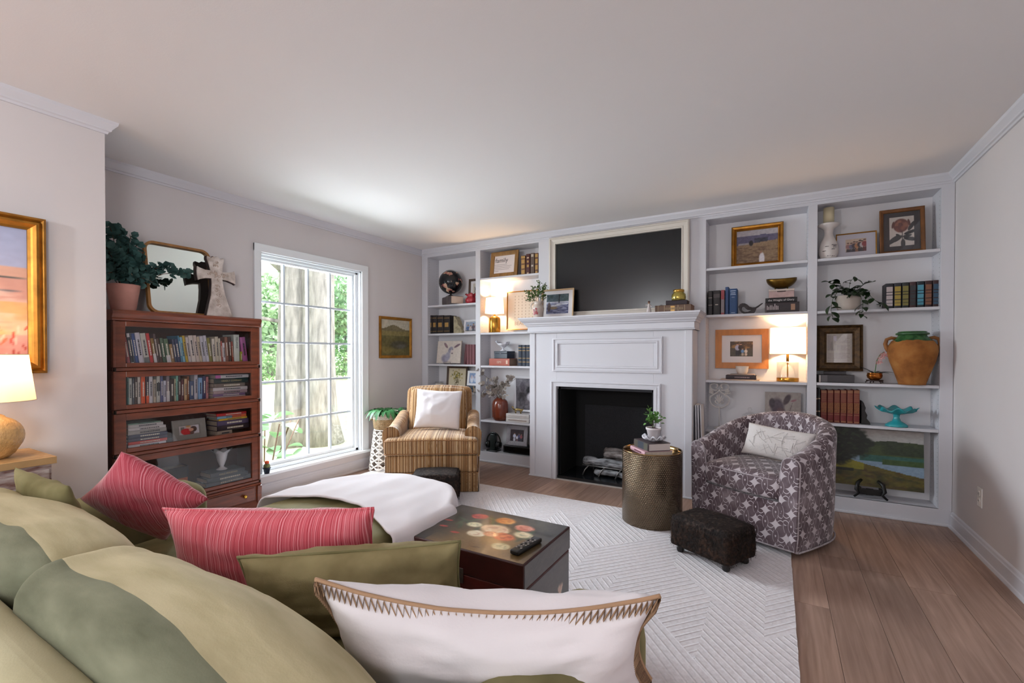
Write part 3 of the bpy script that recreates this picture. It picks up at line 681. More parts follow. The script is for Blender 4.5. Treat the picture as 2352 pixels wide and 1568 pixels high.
pillow('throw_pillow', 'long rose pink striped velvet lumbar pillow between the two sofa seats', V_PINK, (2.405, -3.42, zs_), 0.66, 0.285, 0.15, math.radians(25), lean=0.22, roll=math.radians(-2), seed=4, piping=V_PINK)
pillow('throw_pillow', 'olive velvet pillow with creases in front of the rose lumbar pillow', velvet('olive_pillow_velvet', '6E6241', '968A64', 7.0, 0.5), (2.765, -3.42, zs_ - 0.012), 0.56, 0.255, 0.15, math.radians(34), lean=0.28, roll=math.radians(-3), seed=9, wr=0.014, pinch=0.05, piping=V_OLIVE)
pillow('throw_pillow', 'small bright red velvet pillow leaning on the inside of the sofa arm', mat('red_velvet', 'B0101E', 0.7, sheen=0.5), (1.52, -3.32, zs_), 0.18, 0.16, 0.07, math.radians(55), lean=0.2, roll=0.3, seed=15)
WCOT = mat('white_cotton', 'E4DFE2', 0.9, var=0.02, vscale=4, bump=0.05, bscale=200)
wp, rim = pillow('throw_pillow', 'white cotton pillow edged with tan blanket stitching over the sofa arm', WCOT, (3.205, -3.47, zs_ + 0.0), 0.67, 0.32, 0.18, math.radians(24), lean=0.40, roll=math.radians(-0.5), seed=21, wr=0.010, pinch=0.10, sag=0.05, lift=0.25)
TAN = mat('tan_jute', 'A98769', 0.9)
n_ = len(rim); st = G()
lng = []
for i in range(n_ * 4):
    a, b_ = Vector(rim[(i // 4) % n_]), Vector(rim[(i // 4 + 1) % n_]); p = a + (b_ - a) * ((i % 4) / 4)
    lng.append(p)
ctr = sum(lng, Vector()) / len(lng)
G().tube(lng, 0.0045, 6, closed=True).build('edge_cord', TAN, wp)
zig = []
for i, p in enumerate(lng):
    inw = (ctr - p); inw.normalize(); zig.append(p + inw * (0.0 if i % 2 else 0.013) + Vector((0, -math.cos(0.4), -math.sin(0.4))) * (0.006 if i % 2 else 0.028))
G().tube(zig, 0.0022, 5, closed=True).build('blanket_stitch', TAN, wp)

# ---- throw over the chaise
def throwpt(u, v):
    hx, y0_, y1_ = 0.445, -2.90, -2.225
    s_ = -0.60 + 1.26 * u; t_ = -0.60 + 0.84 * v                       # x and y on the unrolled cloth; t_=0 is the front edge
    yb = -0.66 + 0.10 * math.sin(u * 3.0) - 0.16 * max(0, u - 0.55) + 0.14 * (0.5 - abs(u - 0.35))
    t_ = yb + (0.33 - yb) * v
    dx = max(0, abs(s_) - hx); dy = max(0, t_); r = 0.045
    d = math.hypot(dx, dy)
    drop = 0 if d < 1e-6 else (d - r + r * math.exp(-d / r)) * 0.98
    k = 1 - math.exp(-d / (r * 0.8)); nxd = (dx / d if d else 0) * math.copysign(1, s_); nyd = dy / d if d else 0
    fl = 0.035 + 0.18 * drop * (0.6 + 0.5 * math.sin(s_ * 9 + t_ * 7)) * 0.35
    X_ = max(-hx, min(hx, s_)) + nxd * (k * 0.02 + fl * k); Y_ = min(0, t_) + nyd * (k * 0.02 + fl * k)
    Y_ -= 0.28 * min(1, abs(s_) / 0.44) ** 3.5 * max(0, min(1, (Y_ + 0.725) / 0.75)) if t_ > -0.72 else 0
    top = 0.452 + 0.012 * max(0, 1 - (s_ / hx) ** 2) + 0.008 * nz(s_ * 4, t_ * 4, 2) + 0.006 * nz(s_ * 9, t_ * 5, 8)
    wv = 0.012 * nz(s_ * 7, t_ * 7, 5) * k
    return (1.872 + X_ + wv, -2.195 + Y_ + wv, max(0.06, top - drop))
tag(G().grid(throwpt, 64, 52).build('throw_blanket', WCOT), 'white cotton throw draped over the end of the green chaise', 'blanket')
bl = bpy.data.objects['throw_blanket']; sm_ = bl.modifiers.new('thick', 'SOLIDIFY'); sm_.thickness = 0.008; sm_.offset = 1

# ---- painted chest used as coffee table
cx0, cx1, cy0, cy1, cz = 2.308, 2.915, -2.778, -2.335, 0.42
ch = thing('painted_chest', 'dark wooden chest with a painted flower bouquet on its lid used as coffee table', 'chest', ((cx0 + cx1) / 2, (cy0 + cy1) / 2, ZR)); chx, chy = (cx0 + cx1) / 2, (cy0 + cy1) / 2
CRED = mat('oxblood_lacquer', '4E1712', 0.45, var=0.3, vscale=10, bump=0.05)
w_, d_ = cx1 - cx0, cy1 - cy0; ht = cz - ZR
G().box(-w_ / 2 + 0.004, w_ / 2 - 0.004, -d_ / 2 + 0.004, d_ / 2 - 0.004, 0, ht - 0.102).build('body', CRED, ch, 0.004)
lid = G().box(-w_ / 2, w_ / 2, -d_ / 2, d_ / 2, ht - 0.10, ht).build('lid', mat('chest_lid_wood', '3A1512', 0.4, var=0.3, vscale=9), ch, 0.005)
def bouquet(U, V):
    p = P(U, V, '2B2820'); n = fbm(U, V, 5, 4, 3)
    p.mix(np.clip((n - 0.45) * 2.2, 0, 0.8), '4A4630'); p.mix(np.clip(1 - np.hypot((U - 0.62) / 0.55, (V - 0.30) / 0.42), 0, 1) * 0.9, 'A07A44')
    p.mix(np.clip((0.22 - V) * 3, 0, 0.55) * (U > 0.2), '9A7440')
    rg_ = np.random.default_rng(4)
    for i in range(26): p.ell(0.16 + 0.7 * rg_.random(), 0.35 + 0.45 * rg_.random(), 0.10, 0.022, ['2E4A30', '3D5A38', '24382A'][i % 3], rg_.uniform(-2, 2), 0.6, 0.75)
    def bloom(x, y, r, cols, seed):
        q = np.random.default_rng(seed); p.ell(x, y, r, r * 1.05, cols[0], 0, 0.35)
        for i in range(22):
            a_, d = q.uniform(0, 6.28), r * q.uniform(0.1, 0.8); p.ell(x + d * math.cos(a_), y + d * math.sin(a_), r * q.uniform(0.25, 0.5), r * q.uniform(0.10, 0.22), cols[i % len(cols)], a_ + 1.57, 0.5, 0.75)
    bloom(0.30, 0.78, 0.085, ['A83028', 'C8483C', '7E201C'], 1); bloom(0.53, 0.80, 0.10, ['D88A3E', 'E8A860', 'B86A2C'], 2); bloom(0.36, 0.55, 0.075, ['D8CFA8', 'EDE6C8', 'A8A880'], 3)
    bloom(0.55, 0.55, 0.135, ['E2C09A', 'F0DCC0', 'C89878'], 4); bloom(0.73, 0.72, 0.09, ['D88470', 'E8A890', 'C06450'], 5); bloom(0.78, 0.56, 0.085, ['D8C8A0', 'E8DCBC', 'A0A080'], 6)
    bloom(0.47, 0.36, 0.085, ['E4D4B4', 'F0E6CC', 'C8A080'], 7); bloom(0.68, 0.42, 0.10, ['C8603C', 'DE8458', 'A04428'], 8); bloom(0.74, 0.22, 0.08, ['C8BE94', 'DCD4B0', '9A9870'], 9); bloom(0.57, 0.42, 0.07, ['D8946C', 'E8B890', 'B8704C'], 10)
    for (x, y) in ((0.13, 0.52), (0.17, 0.36), (0.32, 0.28)): p.ell(x, y, 0.045, 0.024, 'B04038', 0.2, 0.3)
    p.ell(0.60, 0.09, 0.05, 0.012, '5A3A1C', 0.3, 0.5); p.grain(0.10, 60, 8, 1, 3); return p.out()
pt_ = picture('lid_painting', w_ - 0.012, d_ - 0.012, bouquet, 150, 110, lid, 0, -(d_ - 0.012) / 2, printmat('lacquer_print', 0.3, 0.3)); pt_.rotation_euler = (-PI / 2, 0, 0); pt_.location = (0, 0, ht + 0.0008)
def tulips(U, V):
    p = P(U, V, '3A3430'); p.mix(fbm(U, V, 6, 4, 6) * 0.5, '4C443C')
    for (x, y, s_) in ((0.30, 0.55, 1.0), (0.62, 0.30, 0.8), (0.78, 0.55, 0.6)):
        for k in range(5): p.ell(x + (k - 2) * 0.028 * s_, y + 0.02 * (k % 2), 0.028 * s_, 0.15 * s_, ['D8B49C', 'E4C8B0', 'B88874'][k % 3], (2 - k) * 0.18, 0.4)
        p.ell(x, y - 0.2 * s_, 0.10 * s_, 0.06 * s_, 'B07A68', 0, 0.5)
    p.grain(0.08, 40, 3); return p.out()
sp_ = picture('side_painting', d_ - 0.02, 0.29, tulips, 60, 50, ch, 0, 0, MATS['lacquer_print']); sp_.rotation_euler = (0, 0, PI / 2); sp_.location = (w_ / 2 - 0.0032, 0, 0.005)
sp2 = picture('lid_side_painting', d_ - 0.014, 0.088, lambda U, V: P(U, V, '37312C').mix(fbm(U, V, 5, 4, 9) * 0.6, '5A5044').grain(0.1).out(), 50, 12, lid, 0, 0, MATS['lacquer_print']); sp2.rotation_euler = (0, 0, PI / 2); sp2.location = (w_ / 2 + 0.0008, 0, ht - 0.094)
G().box(-0.03, 0.03, -d_ / 2 - 0.004, -d_ / 2 + 0.001, ht - 0.135, ht - 0.075).build('latch_plate', mat('aged_steel', '6E6862', 0.4, metal=0.8), ch, 0.002)
# ---- remote
p0, p1 = S('Z', cz, 1180, 1276), S('Z', cz, 1236, 1243); mid = (p0 + p1) / 2
rm = thing('remote_control', 'slim black remote control lying on the painted chest lid', 'remote', (mid.x, mid.y, cz + 0.0005), math.atan2(p1.y - p0.y, p1.x - p0.x)); L_ = (p1 - p0).length / 2
G().rbox(-L_, L_, -0.021, 0.021, 0.0018, 0.020, 0.006, m=3).build('shell', mat('black_plastic', '0C0C0D', 0.3), rm)
bt = mat('remote_button', '8E8A86', 0.4)
for i in range(7):
    for j in (-1, 0, 1): G().rbox(-L_ + 0.03 + i * 0.016, -L_ + 0.038 + i * 0.016, j * 0.011 - 0.0035, j * 0.011 + 0.0035, 0.0185, 0.0215, 0.001, n=1, m=1).build('button', bt if (i + j) % 3 else BLACK, rm)

# ---- hammered drum table
DX, DY, DR, DH = 2.954, -0.935, 0.206, 0.523
dm = thing('drum_table', 'hammered dark brass drum side table on the rug edge', 'side table', (DX, DY, ZR))
def hammered():
    m, nt, b = nodes('hammered_brass', 0.24); b.inputs['Metallic'].default_value = 1.0; N = NB(nt); v, x, y, z = N.xyz('UV')
    gx = N.m('MULTIPLY', x, 92); row = N.m('MULTIPLY', y, 80); gx = N.m('ADD', gx, N.m('MULTIPLY', N.m('MODULO', N.m('FLOOR', row), 2.0), 0.5))
    dx = N.m('SUBTRACT', N.m('FRACT', gx), 0.5); dy = N.m('SUBTRACT', N.m('FRACT', row), 0.5)
    d = N.m('SQRT', N.m('ADD', N.m('MULTIPLY', dx, dx), N.m('MULTIPLY', dy, dy)))
    h_ = N.m('MINIMUM', N.m('MULTIPLY', d, 2.4), 1.0); N.bump(h_, b, 0.7, 0.005)
    n = N.noise(v, 3, 3); nt.links.new(N.ramp(n, [(0.3, '6E6050'), (0.7, '8C7C66')]), b.inputs['Base Color']); return m
HB = hammered(); hh = DH - ZR
G().lathe([(DR - 0.004, 0.0), (DR, 0.004), (DR, hh - 0.006)], seg=72, cap=False).build('drum_wall', HB, dm)
G().lathe([(DR, hh - 0.008), (DR + 0.002, hh - 0.003), (DR - 0.002, hh), (DR - 0.008, hh - 0.002), (DR - 0.010, hh - 0.026)], seg=64, cap=False).build('rim', mat('polished_brass_rim', '8F7550', 0.2, metal=1.0), dm)
G().lathe([(0.001, hh - 0.026), (DR - 0.009, hh - 0.026), (DR - 0.009, hh - 0.030)], seg=64, cap=False).build('tray_top', mat('brass_tray', '7A5F3C', 0.25, metal=1.0), dm)
G().lathe([(0.001, 0.001), (DR - 0.005, 0.001)], seg=48, cap=False).build('bottom_plate', BLACK, dm)

# ---- fur footstools
def furmat(key, a, b_, c):
    m, nt, b = nodes(key, 0.8, 0.0); N = NB(nt); v, x, y, z = N.xyz('Object')
    n = N.noise(v, 55, 5); n2 = N.noise(v, 9, 3); d = N.m('ADD', N.m('MULTIPLY', n, 0.7), N.m('MULTIPLY', n2, 0.35))
    nt.links.new(N.ramp(d, [(0.36, a), (0.55, b_), (0.72, c)]), b.inputs['Base Color']); N.bump(n, b, 0.9, 0.012); return m
FUR = furmat('brown_fur', '0C0705', '20130C', '3E2A1D'); FURT = furmat('dark_fur_top', '0D0807', '1E1512', '4A3C34'); FOOTM = mat('turned_black_foot', '120E0D', 0.35)
def stool(label, c, rz, w, d, h):
    t = thing('footstool', label, 'footstool', (c[0], c[1], ZR), rz, 'fur covered footstools'); z0 = 0.04
    def f(Q, Wd, hh_): return (Q[0] + 0.003 * nz(*Q, 30), Q[1] + 0.003 * nz(Q[1], Q[2], Q[0], 30), Q[2] + (0.010 * (1 - (Wd[0] / hh_[0]) ** 2) if Wd[2] > hh_[2] - 0.02 else 0) + 0.002 * nz(Q[2], Q[0], Q[1], 30))
    G().rbox(-w / 2, w / 2, -d / 2, d / 2, z0, h - 0.03, 0.022, m=14, fn=f).build('body', FUR, t)
    tp = G().rbox(-w / 2 + 0.002, w / 2 - 0.002, -d / 2 + 0.002, d / 2 - 0.002, h - 0.06, h, 0.026, m=14, fn=f).build('top_pad', FURT, t)
    lp = []
    for k in range(60):
        a_ = 2 * PI * k / 60; ca, sa = math.cos(a_), math.sin(a_); e = 0.12
        lp.append((math.copysign(abs(ca) ** e, ca) * (w / 2 - 0.010), math.copysign(abs(sa) ** e, sa) * (d / 2 - 0.010), h - 0.012 + 0.002 * nz(k * 0.7, 1, 1)))
    G().tube(lp, 0.007, 6, closed=True).build('welt', FURT, tp)
    # short pile standing off the surface
    q = np.random.default_rng(int(w * 1000)); fv = []; ff = []
    for k in range(5200):
        s_ = q.integers(0, 5); a_, b_ = q.uniform(-1, 1), q.uniform(0, 1)
        if s_ == 0: p = Vector((a_ * w / 2 * .97, (2 * b_ - 1) * d / 2 * .97, h - 0.002)); n = Vector((0.3 * q.uniform(-1, 1), 0.3 * q.uniform(-1, 1), 0.6))
        elif s_ in (1, 2): p = Vector((a_ * w / 2 * .97, (s_ * 2 - 3) * d / 2 * 1.0, z0 + b_ * (h - z0 - 0.01))); n = Vector((0.2 * q.uniform(-1, 1), (s_ * 2 - 3) * 0.5, -0.7))
        else: p = Vector(((s_ * 2 - 7) * w / 2 * 1.0, a_ * d / 2 * .97, z0 + b_ * (h - z0 - 0.01))); n = Vector(((s_ * 2 - 7) * 0.5, 0.2 * q.uniform(-1, 1), -0.7))
        tdir = n.cross(Vector((q.uniform(-1, 1), q.uniform(-1, 1), q.uniform(-1, 1)))).normalized() * 0.0010
        o = len(fv); fv += [p + tdir, p - tdir, p + n * 0.011]; ff.append((o, o + 1, o + 2))
    G().add(fv, ff).build('fur_pile', FUR, t, kind='stuff')
    for ax_ in (-1, 1):
        for ay in (-1, 1): G().lathe([(0.014, 0), (0.020, 0.006), (0.022, 0.02), (0.016, 0.034), (0.018, 0.048)], (ax_ * (w / 2 - 0.045), ay * (d / 2 - 0.045), 0), 14).build('foot', FOOTM, t)
    return t
stool('shaggy dark brown footstool in front of the link-patterned barrel chair', (3.398, -1.365), math.radians(-27.5), 0.385, 0.27, 0.222)
stool('dark brown footstool in front of the striped armchair', (1.34, -1.36), math.radians(33), 0.37, 0.27, 0.235)

# ---- barrel chair
def linkmat():
    m, nt, b = nodes('link_pattern_velvet', 0.8, 0.35); N = NB(nt); v, x, y, z = N.xyz('UV')
    cw, chh = 0.118, 0.072
    ry = N.m('DIVIDE', y, chh); row = N.m('FLOOR', ry); yy = N.m('SUBTRACT', N.m('FRACT', ry), 0.5)
    xx0 = N.m('ADD', N.m('DIVIDE', x, cw), N.m('MULTIPLY', row, 0.5)); xx = N.m('SUBTRACT', N.m('FRACT', xx0), 0.5)
    ax = N.m('ABSOLUTE', xx); ay = N.m('ABSOLUTE', yy)
    star = N.m('LESS_THAN', N.m('ADD', N.m('POWER', N.m('DIVIDE', ax, 0.33), 0.58), N.m('POWER', N.m('DIVIDE', ay, 0.56), 0.58)), 1.0)
    # S-shaped joints of the links
    sw = N.m('MULTIPLY', N.m('SINE', N.m('MULTIPLY', xx, 2 * PI)), 0.40)
    l1 = N.m('LESS_THAN', N.m('ABSOLUTE', N.m('SUBTRACT', yy, sw)), 0.035)
    x5 = N.m('SUBTRACT', ax, 0.5)
    eye = N.m('LESS_THAN', N.m('ADD', N.m('POWER', N.m('DIVIDE', N.m('ABSOLUTE', N.m('ADD', x5, N.m('MULTIPLY', yy, 0.15))), 0.030), 2), N.m('POWER', N.m('DIVIDE', ay, 0.10), 2)), 1.0)
    edge = N.m('GREATER_THAN', ay, 0.475)
    vl = N.m('LESS_THAN', N.m('ABSOLUTE', N.m('SUBTRACT', ax, N.m('ADD', 0.36, N.m('MULTIPLY', N.m('MULTIPLY', yy, yy), 0.3)))), 0.007)
    light = N.m('MINIMUM', N.m('ADD', N.m('ADD', star, eye), N.m('ADD', N.m('MULTIPLY', l1, N.m('LESS_THAN', ax, 0.40)), vl)), 1.0)
    n = N.noise(v, 5.0, 4); n2 = N.noise(v, 26, 2)
    dark = N.ramp(N.m('ADD', N.m('MULTIPLY', n, 0.8), N.m('MULTIPLY', n2, 0.2)), [(0.35, '4C3C42'), (0.55, '6C5E63'), (0.72, '94888D')])
    nt.links.new(N.mix(N.m('MULTIPLY', light, 0.90), dark, 'C6BDC2'), b.inputs['Base Color'])
    N.bump(N.m('SUBTRACT', 1.0, light), b, 0.35, 0.004); return m
LINK = linkmat(); WELT = mat('barrel_welt', 'A79DA1', 0.8, var=0.3, vscale=60)
bc = thing('barrel_chair', 'barrel swivel chair in grey plum link-patterned velvet', 'armchair', (3.523, -0.975, ZR), math.radians(-29.5))
bw, bd, th_ = 0.365, 0.70, 0.105
path = [(-bw + 0.004, 0.0), (-bw - 0.004, 0.12), (-bw - 0.006, 0.24)]
for k in range(1, 24):
    a_ = PI - PI * k / 24; path.append((bw * 1.016 * math.cos(a_), 0.27 + (bd - 0.27) * math.sin(a_) ** 0.9))
path += [(bw + 0.006, 0.24), (bw + 0.004, 0.12), (bw - 0.004, 0.0)]
PV = [Vector(p) for p in path]; npth = len(PV); secs = []; arc = [0.0]
for i in range(1, npth): arc.append(arc[-1] + (PV[i] - PV[i - 1]).length)
sh = G(); uvs_ = []; ringn = None
for i in range(npth):
    t = (PV[min(i + 1, npth - 1)] - PV[max(i - 1, 0)]).normalized(); nin = Vector((t.y, -t.x))      # towards the inside
    f = arc[i] / arc[-1]; back = max(0.0, math.sin(PI * f)) ** 1.25
    zt = 0.578 + 0.195 * back; lean = 0.05 * back
    pr = [(0.012, 0.03), (0.004, 0.12), (0.0, 0.30), (-0.006, zt - 0.10), (-0.008, zt - 0.045)]
    for k in range(1, 8):
        a_ = PI * k / 8; pr.append((th_ / 2 - 0.008 - th_ / 2 * math.cos(a_), zt - 0.045 + 0.045 * math.sin(a_)))
    pr += [(th_ - 0.008, zt - 0.045), (th_ + 0.006 + lean * 0.2, zt - 0.14), (th_ + 0.01 + lean * 0.5, 0.36), (th_ + 0.01, 0.26)]
    vl_ = 0; prev = None; ring_ = []
    for (o, z) in pr:
        if prev: vl_ += math.hypot(o - prev[0], z - prev[1])
        prev = (o, z); p2 = PV[i] + nin * o; ring_.append((p2.x, p2.y, z)); uvs_.append((arc[i], vl_ if True else z))
    secs.append(ring_); ringn = len(pr)
vs = [p for r_ in secs for p in r_]
fs = [(i * ringn + k, (i + 1) * ringn + k, (i + 1) * ringn + k + 1, i * ringn + k + 1) for i in range(npth - 1) for k in range(ringn - 1)]
sh.add(vs, [f[::-1] for f in fs], True, uvs_)
sh.build('shell', LINK, bc)
# arm fronts
for e in (0, npth - 1):
    poly = [(p[0], p[2]) for p in secs[e]]; sgn = 1 if e == 0 else -1
    yy = 0.0; n = len(poly); cxm = sum(p[0] for p in poly) / n
    ring2 = [((p[0] - cxm) * 0.9 + cxm, -0.014, p[1] * 0.995 + 0.001) for p in poly]
    g_ = G(); vsf = [(p[0], yy, p[1]) for p in poly] + ring2; ff = [(i, i + 1, n + i + 1, n + i) for i in range(n - 1)] + [(n - 1, 0, n, 2 * n - 1)] + [tuple(range(n, 2 * n))]
    if e == 0: ff = [f[::-1] for f in ff]
    g_.add(vsf, ff, False, [(p[0] + 0.03, p[2]) for p in vsf]).build('arm_front', LINK, bc)
    G().tube([(p[0], yy - 0.004, p[1]) for p in poly[:-1]], 0.0045, 6).build('welt', WELT, bc)
fi = bw - th_ + 0.012
def bow(u): return -0.012 - 0.035 * (1 - (2 * u - 1) ** 2)
G().grid(lambda u, v: (-bw + 0.02 + (2 * bw - 0.04) * u, bow(u) + 0.012, 0.03 + 0.275 * v), 20, 8, uvf=lambda u, v: (u * 0.7, 0.4 + v * 0.275)).build('front_panel', LINK, bc)
G().grid(lambda u, v: (-fi + 2 * fi * u, bow(u) + 0.012 + 0.5 * v, 0.305), 12, 4).build('deck', LINK, bc)
def seatf(Q, Wd, h):
    u = (Wd[0] / h[0] + 1) / 2; fr_ = max(0, -Wd[1] / h[1])
    a, b_ = 1 - (Wd[0] / h[0]) ** 2, 1 - (Wd[1] / h[1]) ** 2
    yb = (bow(u) + 0.012) * fr_
    xs_ = 1 - 0.28 * max(0, Wd[1] / h[1]) ** 2
    return (Q[0] * xs_, Q[1] + yb, Q[2] + 0.035 * (max(a, 0) * max(b_, 0)) ** 0.5 * (1 if Wd[2] > 0 else 0))
G().rbox(-fi + 0.004, fi - 0.004, -0.012, 0.50, 0.308, 0.44, 0.035, n=4, m=14, fn=seatf, uvmode='split').build('seat_cushion', LINK, bc)
wl = []
for k in range(25): u = k / 24; wl.append((-fi + 0.03 + (2 * fi - 0.06) * u, bow(u) + 0.006, 0.428 + 0.006 * math.sin(PI * u)))
G().tube(wl, 0.0045, 6).build('seat_welt', WELT, bc)
G().tube([(-bw + 0.005 + (2 * bw - 0.01) * k / 24, bow(k / 24) + 0.008, 0.036) for k in range(25)], 0.005, 6).build('hem_welt', WELT, bc)
G().tube([(p[0] * 1.0, p[1], 0.036) for p in path], 0.005, 6).build('hem_welt', WELT, bc)
G().lathe([(0.24, 0.0), (0.24, 0.03)], (0, 0.33, 0), 32).build('swivel_base', BLACK, bc)
bcM = Matrix.Translation((3.523, -0.975, ZR)) @ Matrix.Rotation(math.radians(-29.5), 4, 'Z')
pc = bcM @ Vector((0.045, 0.33, 0.468))
LINEN = mat('oatmeal_linen', 'CFC9C6', 0.9, var=0.04, vscale=5, bump=0.25, bscale=90)
pp, _ = pillow('lumbar_pillow', 'pale grey embroidered lumbar pillow on the barrel chair', LINEN, pc, 0.44, 0.225, 0.11, math.radians(-29.5 + 4), lean=-0.38, roll=math.radians(3), seed=31, wr=0.004, pinch=0.06)
emb = G(); q = np.random.default_rng(3)
for k in range(34):
    x_, z_, a_ = q.uniform(-0.17, 0.17), q.uniform(-0.07, 0.07), q.uniform(0, 3.1)
    pts = []
    for j in range(5):
        xx, zz = x_ + (j - 2) * 0.016 * math.cos(a_), z_ + (j - 2) * 0.016 * math.sin(a_); u, v = xx / 0.22, zz / 0.1125
        b_ = max(0, (1 - min(1, u * u)) * (1 - min(1, v * v))); pts.append((xx, -0.055 * b_ ** 0.42 - 0.0035, zz))
    emb.tube(pts, 0.0008, 4)
Rl = Matrix.Rotation(-0.38, 4, 'X') @ Matrix.Rotation(math.radians(3), 4, 'Y'); zmn = min((Rl @ Vector(p)).z for p in pillow_g(0.44, 0.225, 0.11, wr=0.004, pinch=0.06, seed=31).v)
emb.xf(Matrix.Translation((0, 0, -zmn)) @ Rl).build('embroidery', mat('embroidery_grey', 'A49C9A', 0.9), pp, kind='stuff')

# ---- striped armchair
def stripemat(key='brown_stripe_velvet'):
    m, nt, b = nodes(key, 0.8, 0.35); N = NB(nt); v, x, y, z = N.xyz('UV')
    s_ = N.noise(x, 95, 1.2, '1D'); n = N.noise(v, 14, 2)
    c1 = N.ramp(N.m('ADD', s_, N.m('MULTIPLY', N.m('SUBTRACT', n, 0.5), 0.06)), [(0.0, '5A3516'), (0.37, '8A5C30'), (0.43, 'D8BC94'), (0.465, '6A4019'), (0.51, 'B0844F'), (0.545, 'E0CBA8'), (0.58, '5A3516'), (0.63, 'C29A68'), (0.68, '7A4E26')], 'CONSTANT')
    nt.links.new(c1, b.inputs['Base Color']); N.bump(s_, b, 0.2, 0.006); return m
STR = stripemat(); STRW = mat('stripe_piping', '8A5F38', 0.8, var=0.4, vscale=90)
AC, AR = (1.165, -1.215), math.radians(33.5)
ac = thing('striped_armchair', 'low armchair in brown and cream striped velvet with a skirt', 'armchair', (AC[0], AC[1], ZR), AR)
aw, ad = 0.395, 0.80
def skirt(x0, y0, x1, y1, n=28):
    d = Vector((x1 - x0, y1 - y0)); L = d.length; d.normalize(); nn = Vector((d.y, -d.x))
    return G().grid(lambda u, v: (x0 + d.x * L * u + nn.x * ((1 - v) * 0.010 + 0.0015 * math.sin(u * 60)), y0 + d.y * L * u + nn.y * ((1 - v) * 0.010 + 0.0015 * math.sin(u * 60)), 0.004 + 0.165 * v), n, 4, uvf=lambda u, v: (u * L + x0, v))
for c in (((-aw - 0.005, 0), (aw + 0.005, 0)), ((aw + 0.005, 0), (aw + 0.005, ad)), ((aw + 0.005, ad), (-aw - 0.005, ad)), ((-aw - 0.005, ad), (-aw - 0.005, 0))):
    skirt(*c[0], *c[1]).build('skirt', STR, ac)
G().box(-aw + 0.01, aw - 0.01, 0.01, ad - 0.01, 0.03, 0.165).build('inner_frame', BLACK, ac)
G().tube([(-aw - 0.006, -0.004, 0.168), (aw + 0.006, -0.004, 0.168), (aw + 0.006, ad, 0.168)], 0.004, 6).build('piping', STRW, ac)
G().rbox(-aw, aw, 0.0, ad, 0.165, 0.315, 0.018, m=10).build('seat_rail', STR, ac)
def tcush(Q, Wd, h):
    a, b_ = 1 - (Wd[0] / h[0]) ** 2, 1 - (Wd[1] / h[1]) ** 2; x, y, z = Q
    back = max(0, (y - 0.10)); x *= 1 - 0.27 * min(1, back / 0.06) if y > 0.10 else 1
    return (x, y, z + 0.03 * (max(a, 0) * max(b_, 0)) ** 0.5 * (1 if Wd[2] > 0 else 0))
G().rbox(-aw - 0.004, aw + 0.004, -0.02, 0.60, 0.317, 0.452, 0.025, n=3, m=26, fn=tcush).build('seat_cushion', STR, ac)
for zz in (0.333, 0.440): G().tube([(-aw - 0.002 + 2 * (aw + 0.002) * k / 16, -0.018, zz + (0.010 * math.sin(PI * k / 16) if zz > 0.4 else 0)) for k in range(17)], 0.0045, 6).build('piping', STRW, ac)
def arm_(sg):
    ys_ = [0.09 + 0.60 * k / 14 for k in range(15)]; g_ = G(); vs = []; uv = []; nr = 14
    for k, y_ in enumerate(ys_):
        t = k / 14; zt = 0.540 + 0.085 * t ** 1.3; xc = sg * (0.345 + 0.012 * (1 - t)); ro = 0.060
        flare = 0.014 * max(0, 1 - t * 5)
        for j in range(nr + 1):
            a_ = PI * j / nr; ox_ = math.cos(a_) * (ro + flare); oz = math.sin(a_) * (0.055 + flare)
            vs.append((xc + ox_, y_, zt - 0.055 + oz)); uv.append((y_ * 1.0 + 0.3, j * 0.02))
        vs.append((xc - ro + 0.004, y_, 0.33)); uv.append((y_ + 0.3, 0.4)); vs.insert(len(vs) - nr - 2, (xc + ro - 0.004, y_, 0.28)); uv.insert(len(uv) - nr - 2, (y_ + 0.3, -0.3))
    rn = nr + 3
    fs = [(i * rn + j, i * rn + j + 1, (i + 1) * rn + j + 1, (i + 1) * rn + j) for i in range(14) for j in range(rn - 1)]
    g_.add(vs, fs, True, uv); g_.f.append(tuple(range(rn))); g_.sm.append(False)
    return g_
for sg in (-1, 1):
    a_ = arm_(sg).build('arm', STR, ac)
    fvs = [(sg * 0.357 + math.cos(PI * j / 14) * 0.074, 0.082, 0.485 + math.sin(PI * j / 14) * 0.069) for j in range(15)] + [(sg * 0.357 - 0.06, 0.082, 0.33), (sg * 0.357 + 0.06, 0.082, 0.30)]
    fvs = [fvs[-1]] + fvs[:-1]
    G().prism([(p[0], p[2]) for p in fvs], 0.078, 0.10).build('arm_front', STR, a_)
def backf(Q, Wd, h):
    x, y, z = Q; t = (Wd[2] + h[2]) / (2 * h[2]); y += 0.13 * t; z += 0.022 * (1 - (Wd[0] / h[0]) ** 2) * t
    return (x * (1 - 0.03 * t), y - (0.02 * (1 - (Wd[0] / h[0]) ** 2) if Wd[1] < 0 else 0), z)
G().rbox(-0.335, 0.335, 0.60, 0.74, 0.17, 0.845, 0.05, n=4, m=16, fn=backf).build('back', STR, ac)
G().rbox(-0.285, 0.285, 0.50, 0.62, 0.44, 0.835, 0.05, n=4, m=16, fn=backf).build('back_cushion', STR, ac)
acM = Matrix.Translation((AC[0], AC[1], ZR)) @ Matrix.Rotation(AR, 4, 'Z')
pc = acM @ Vector((0.02, 0.40, 0.472))
pillow('square_pillow', 'plain white square pillow on the striped armchair', WCOT, pc, 0.43, 0.37, 0.15, AR - 0.05, lean=-0.22, roll=math.radians(3), seed=41, wr=0.008, pinch=0.05)

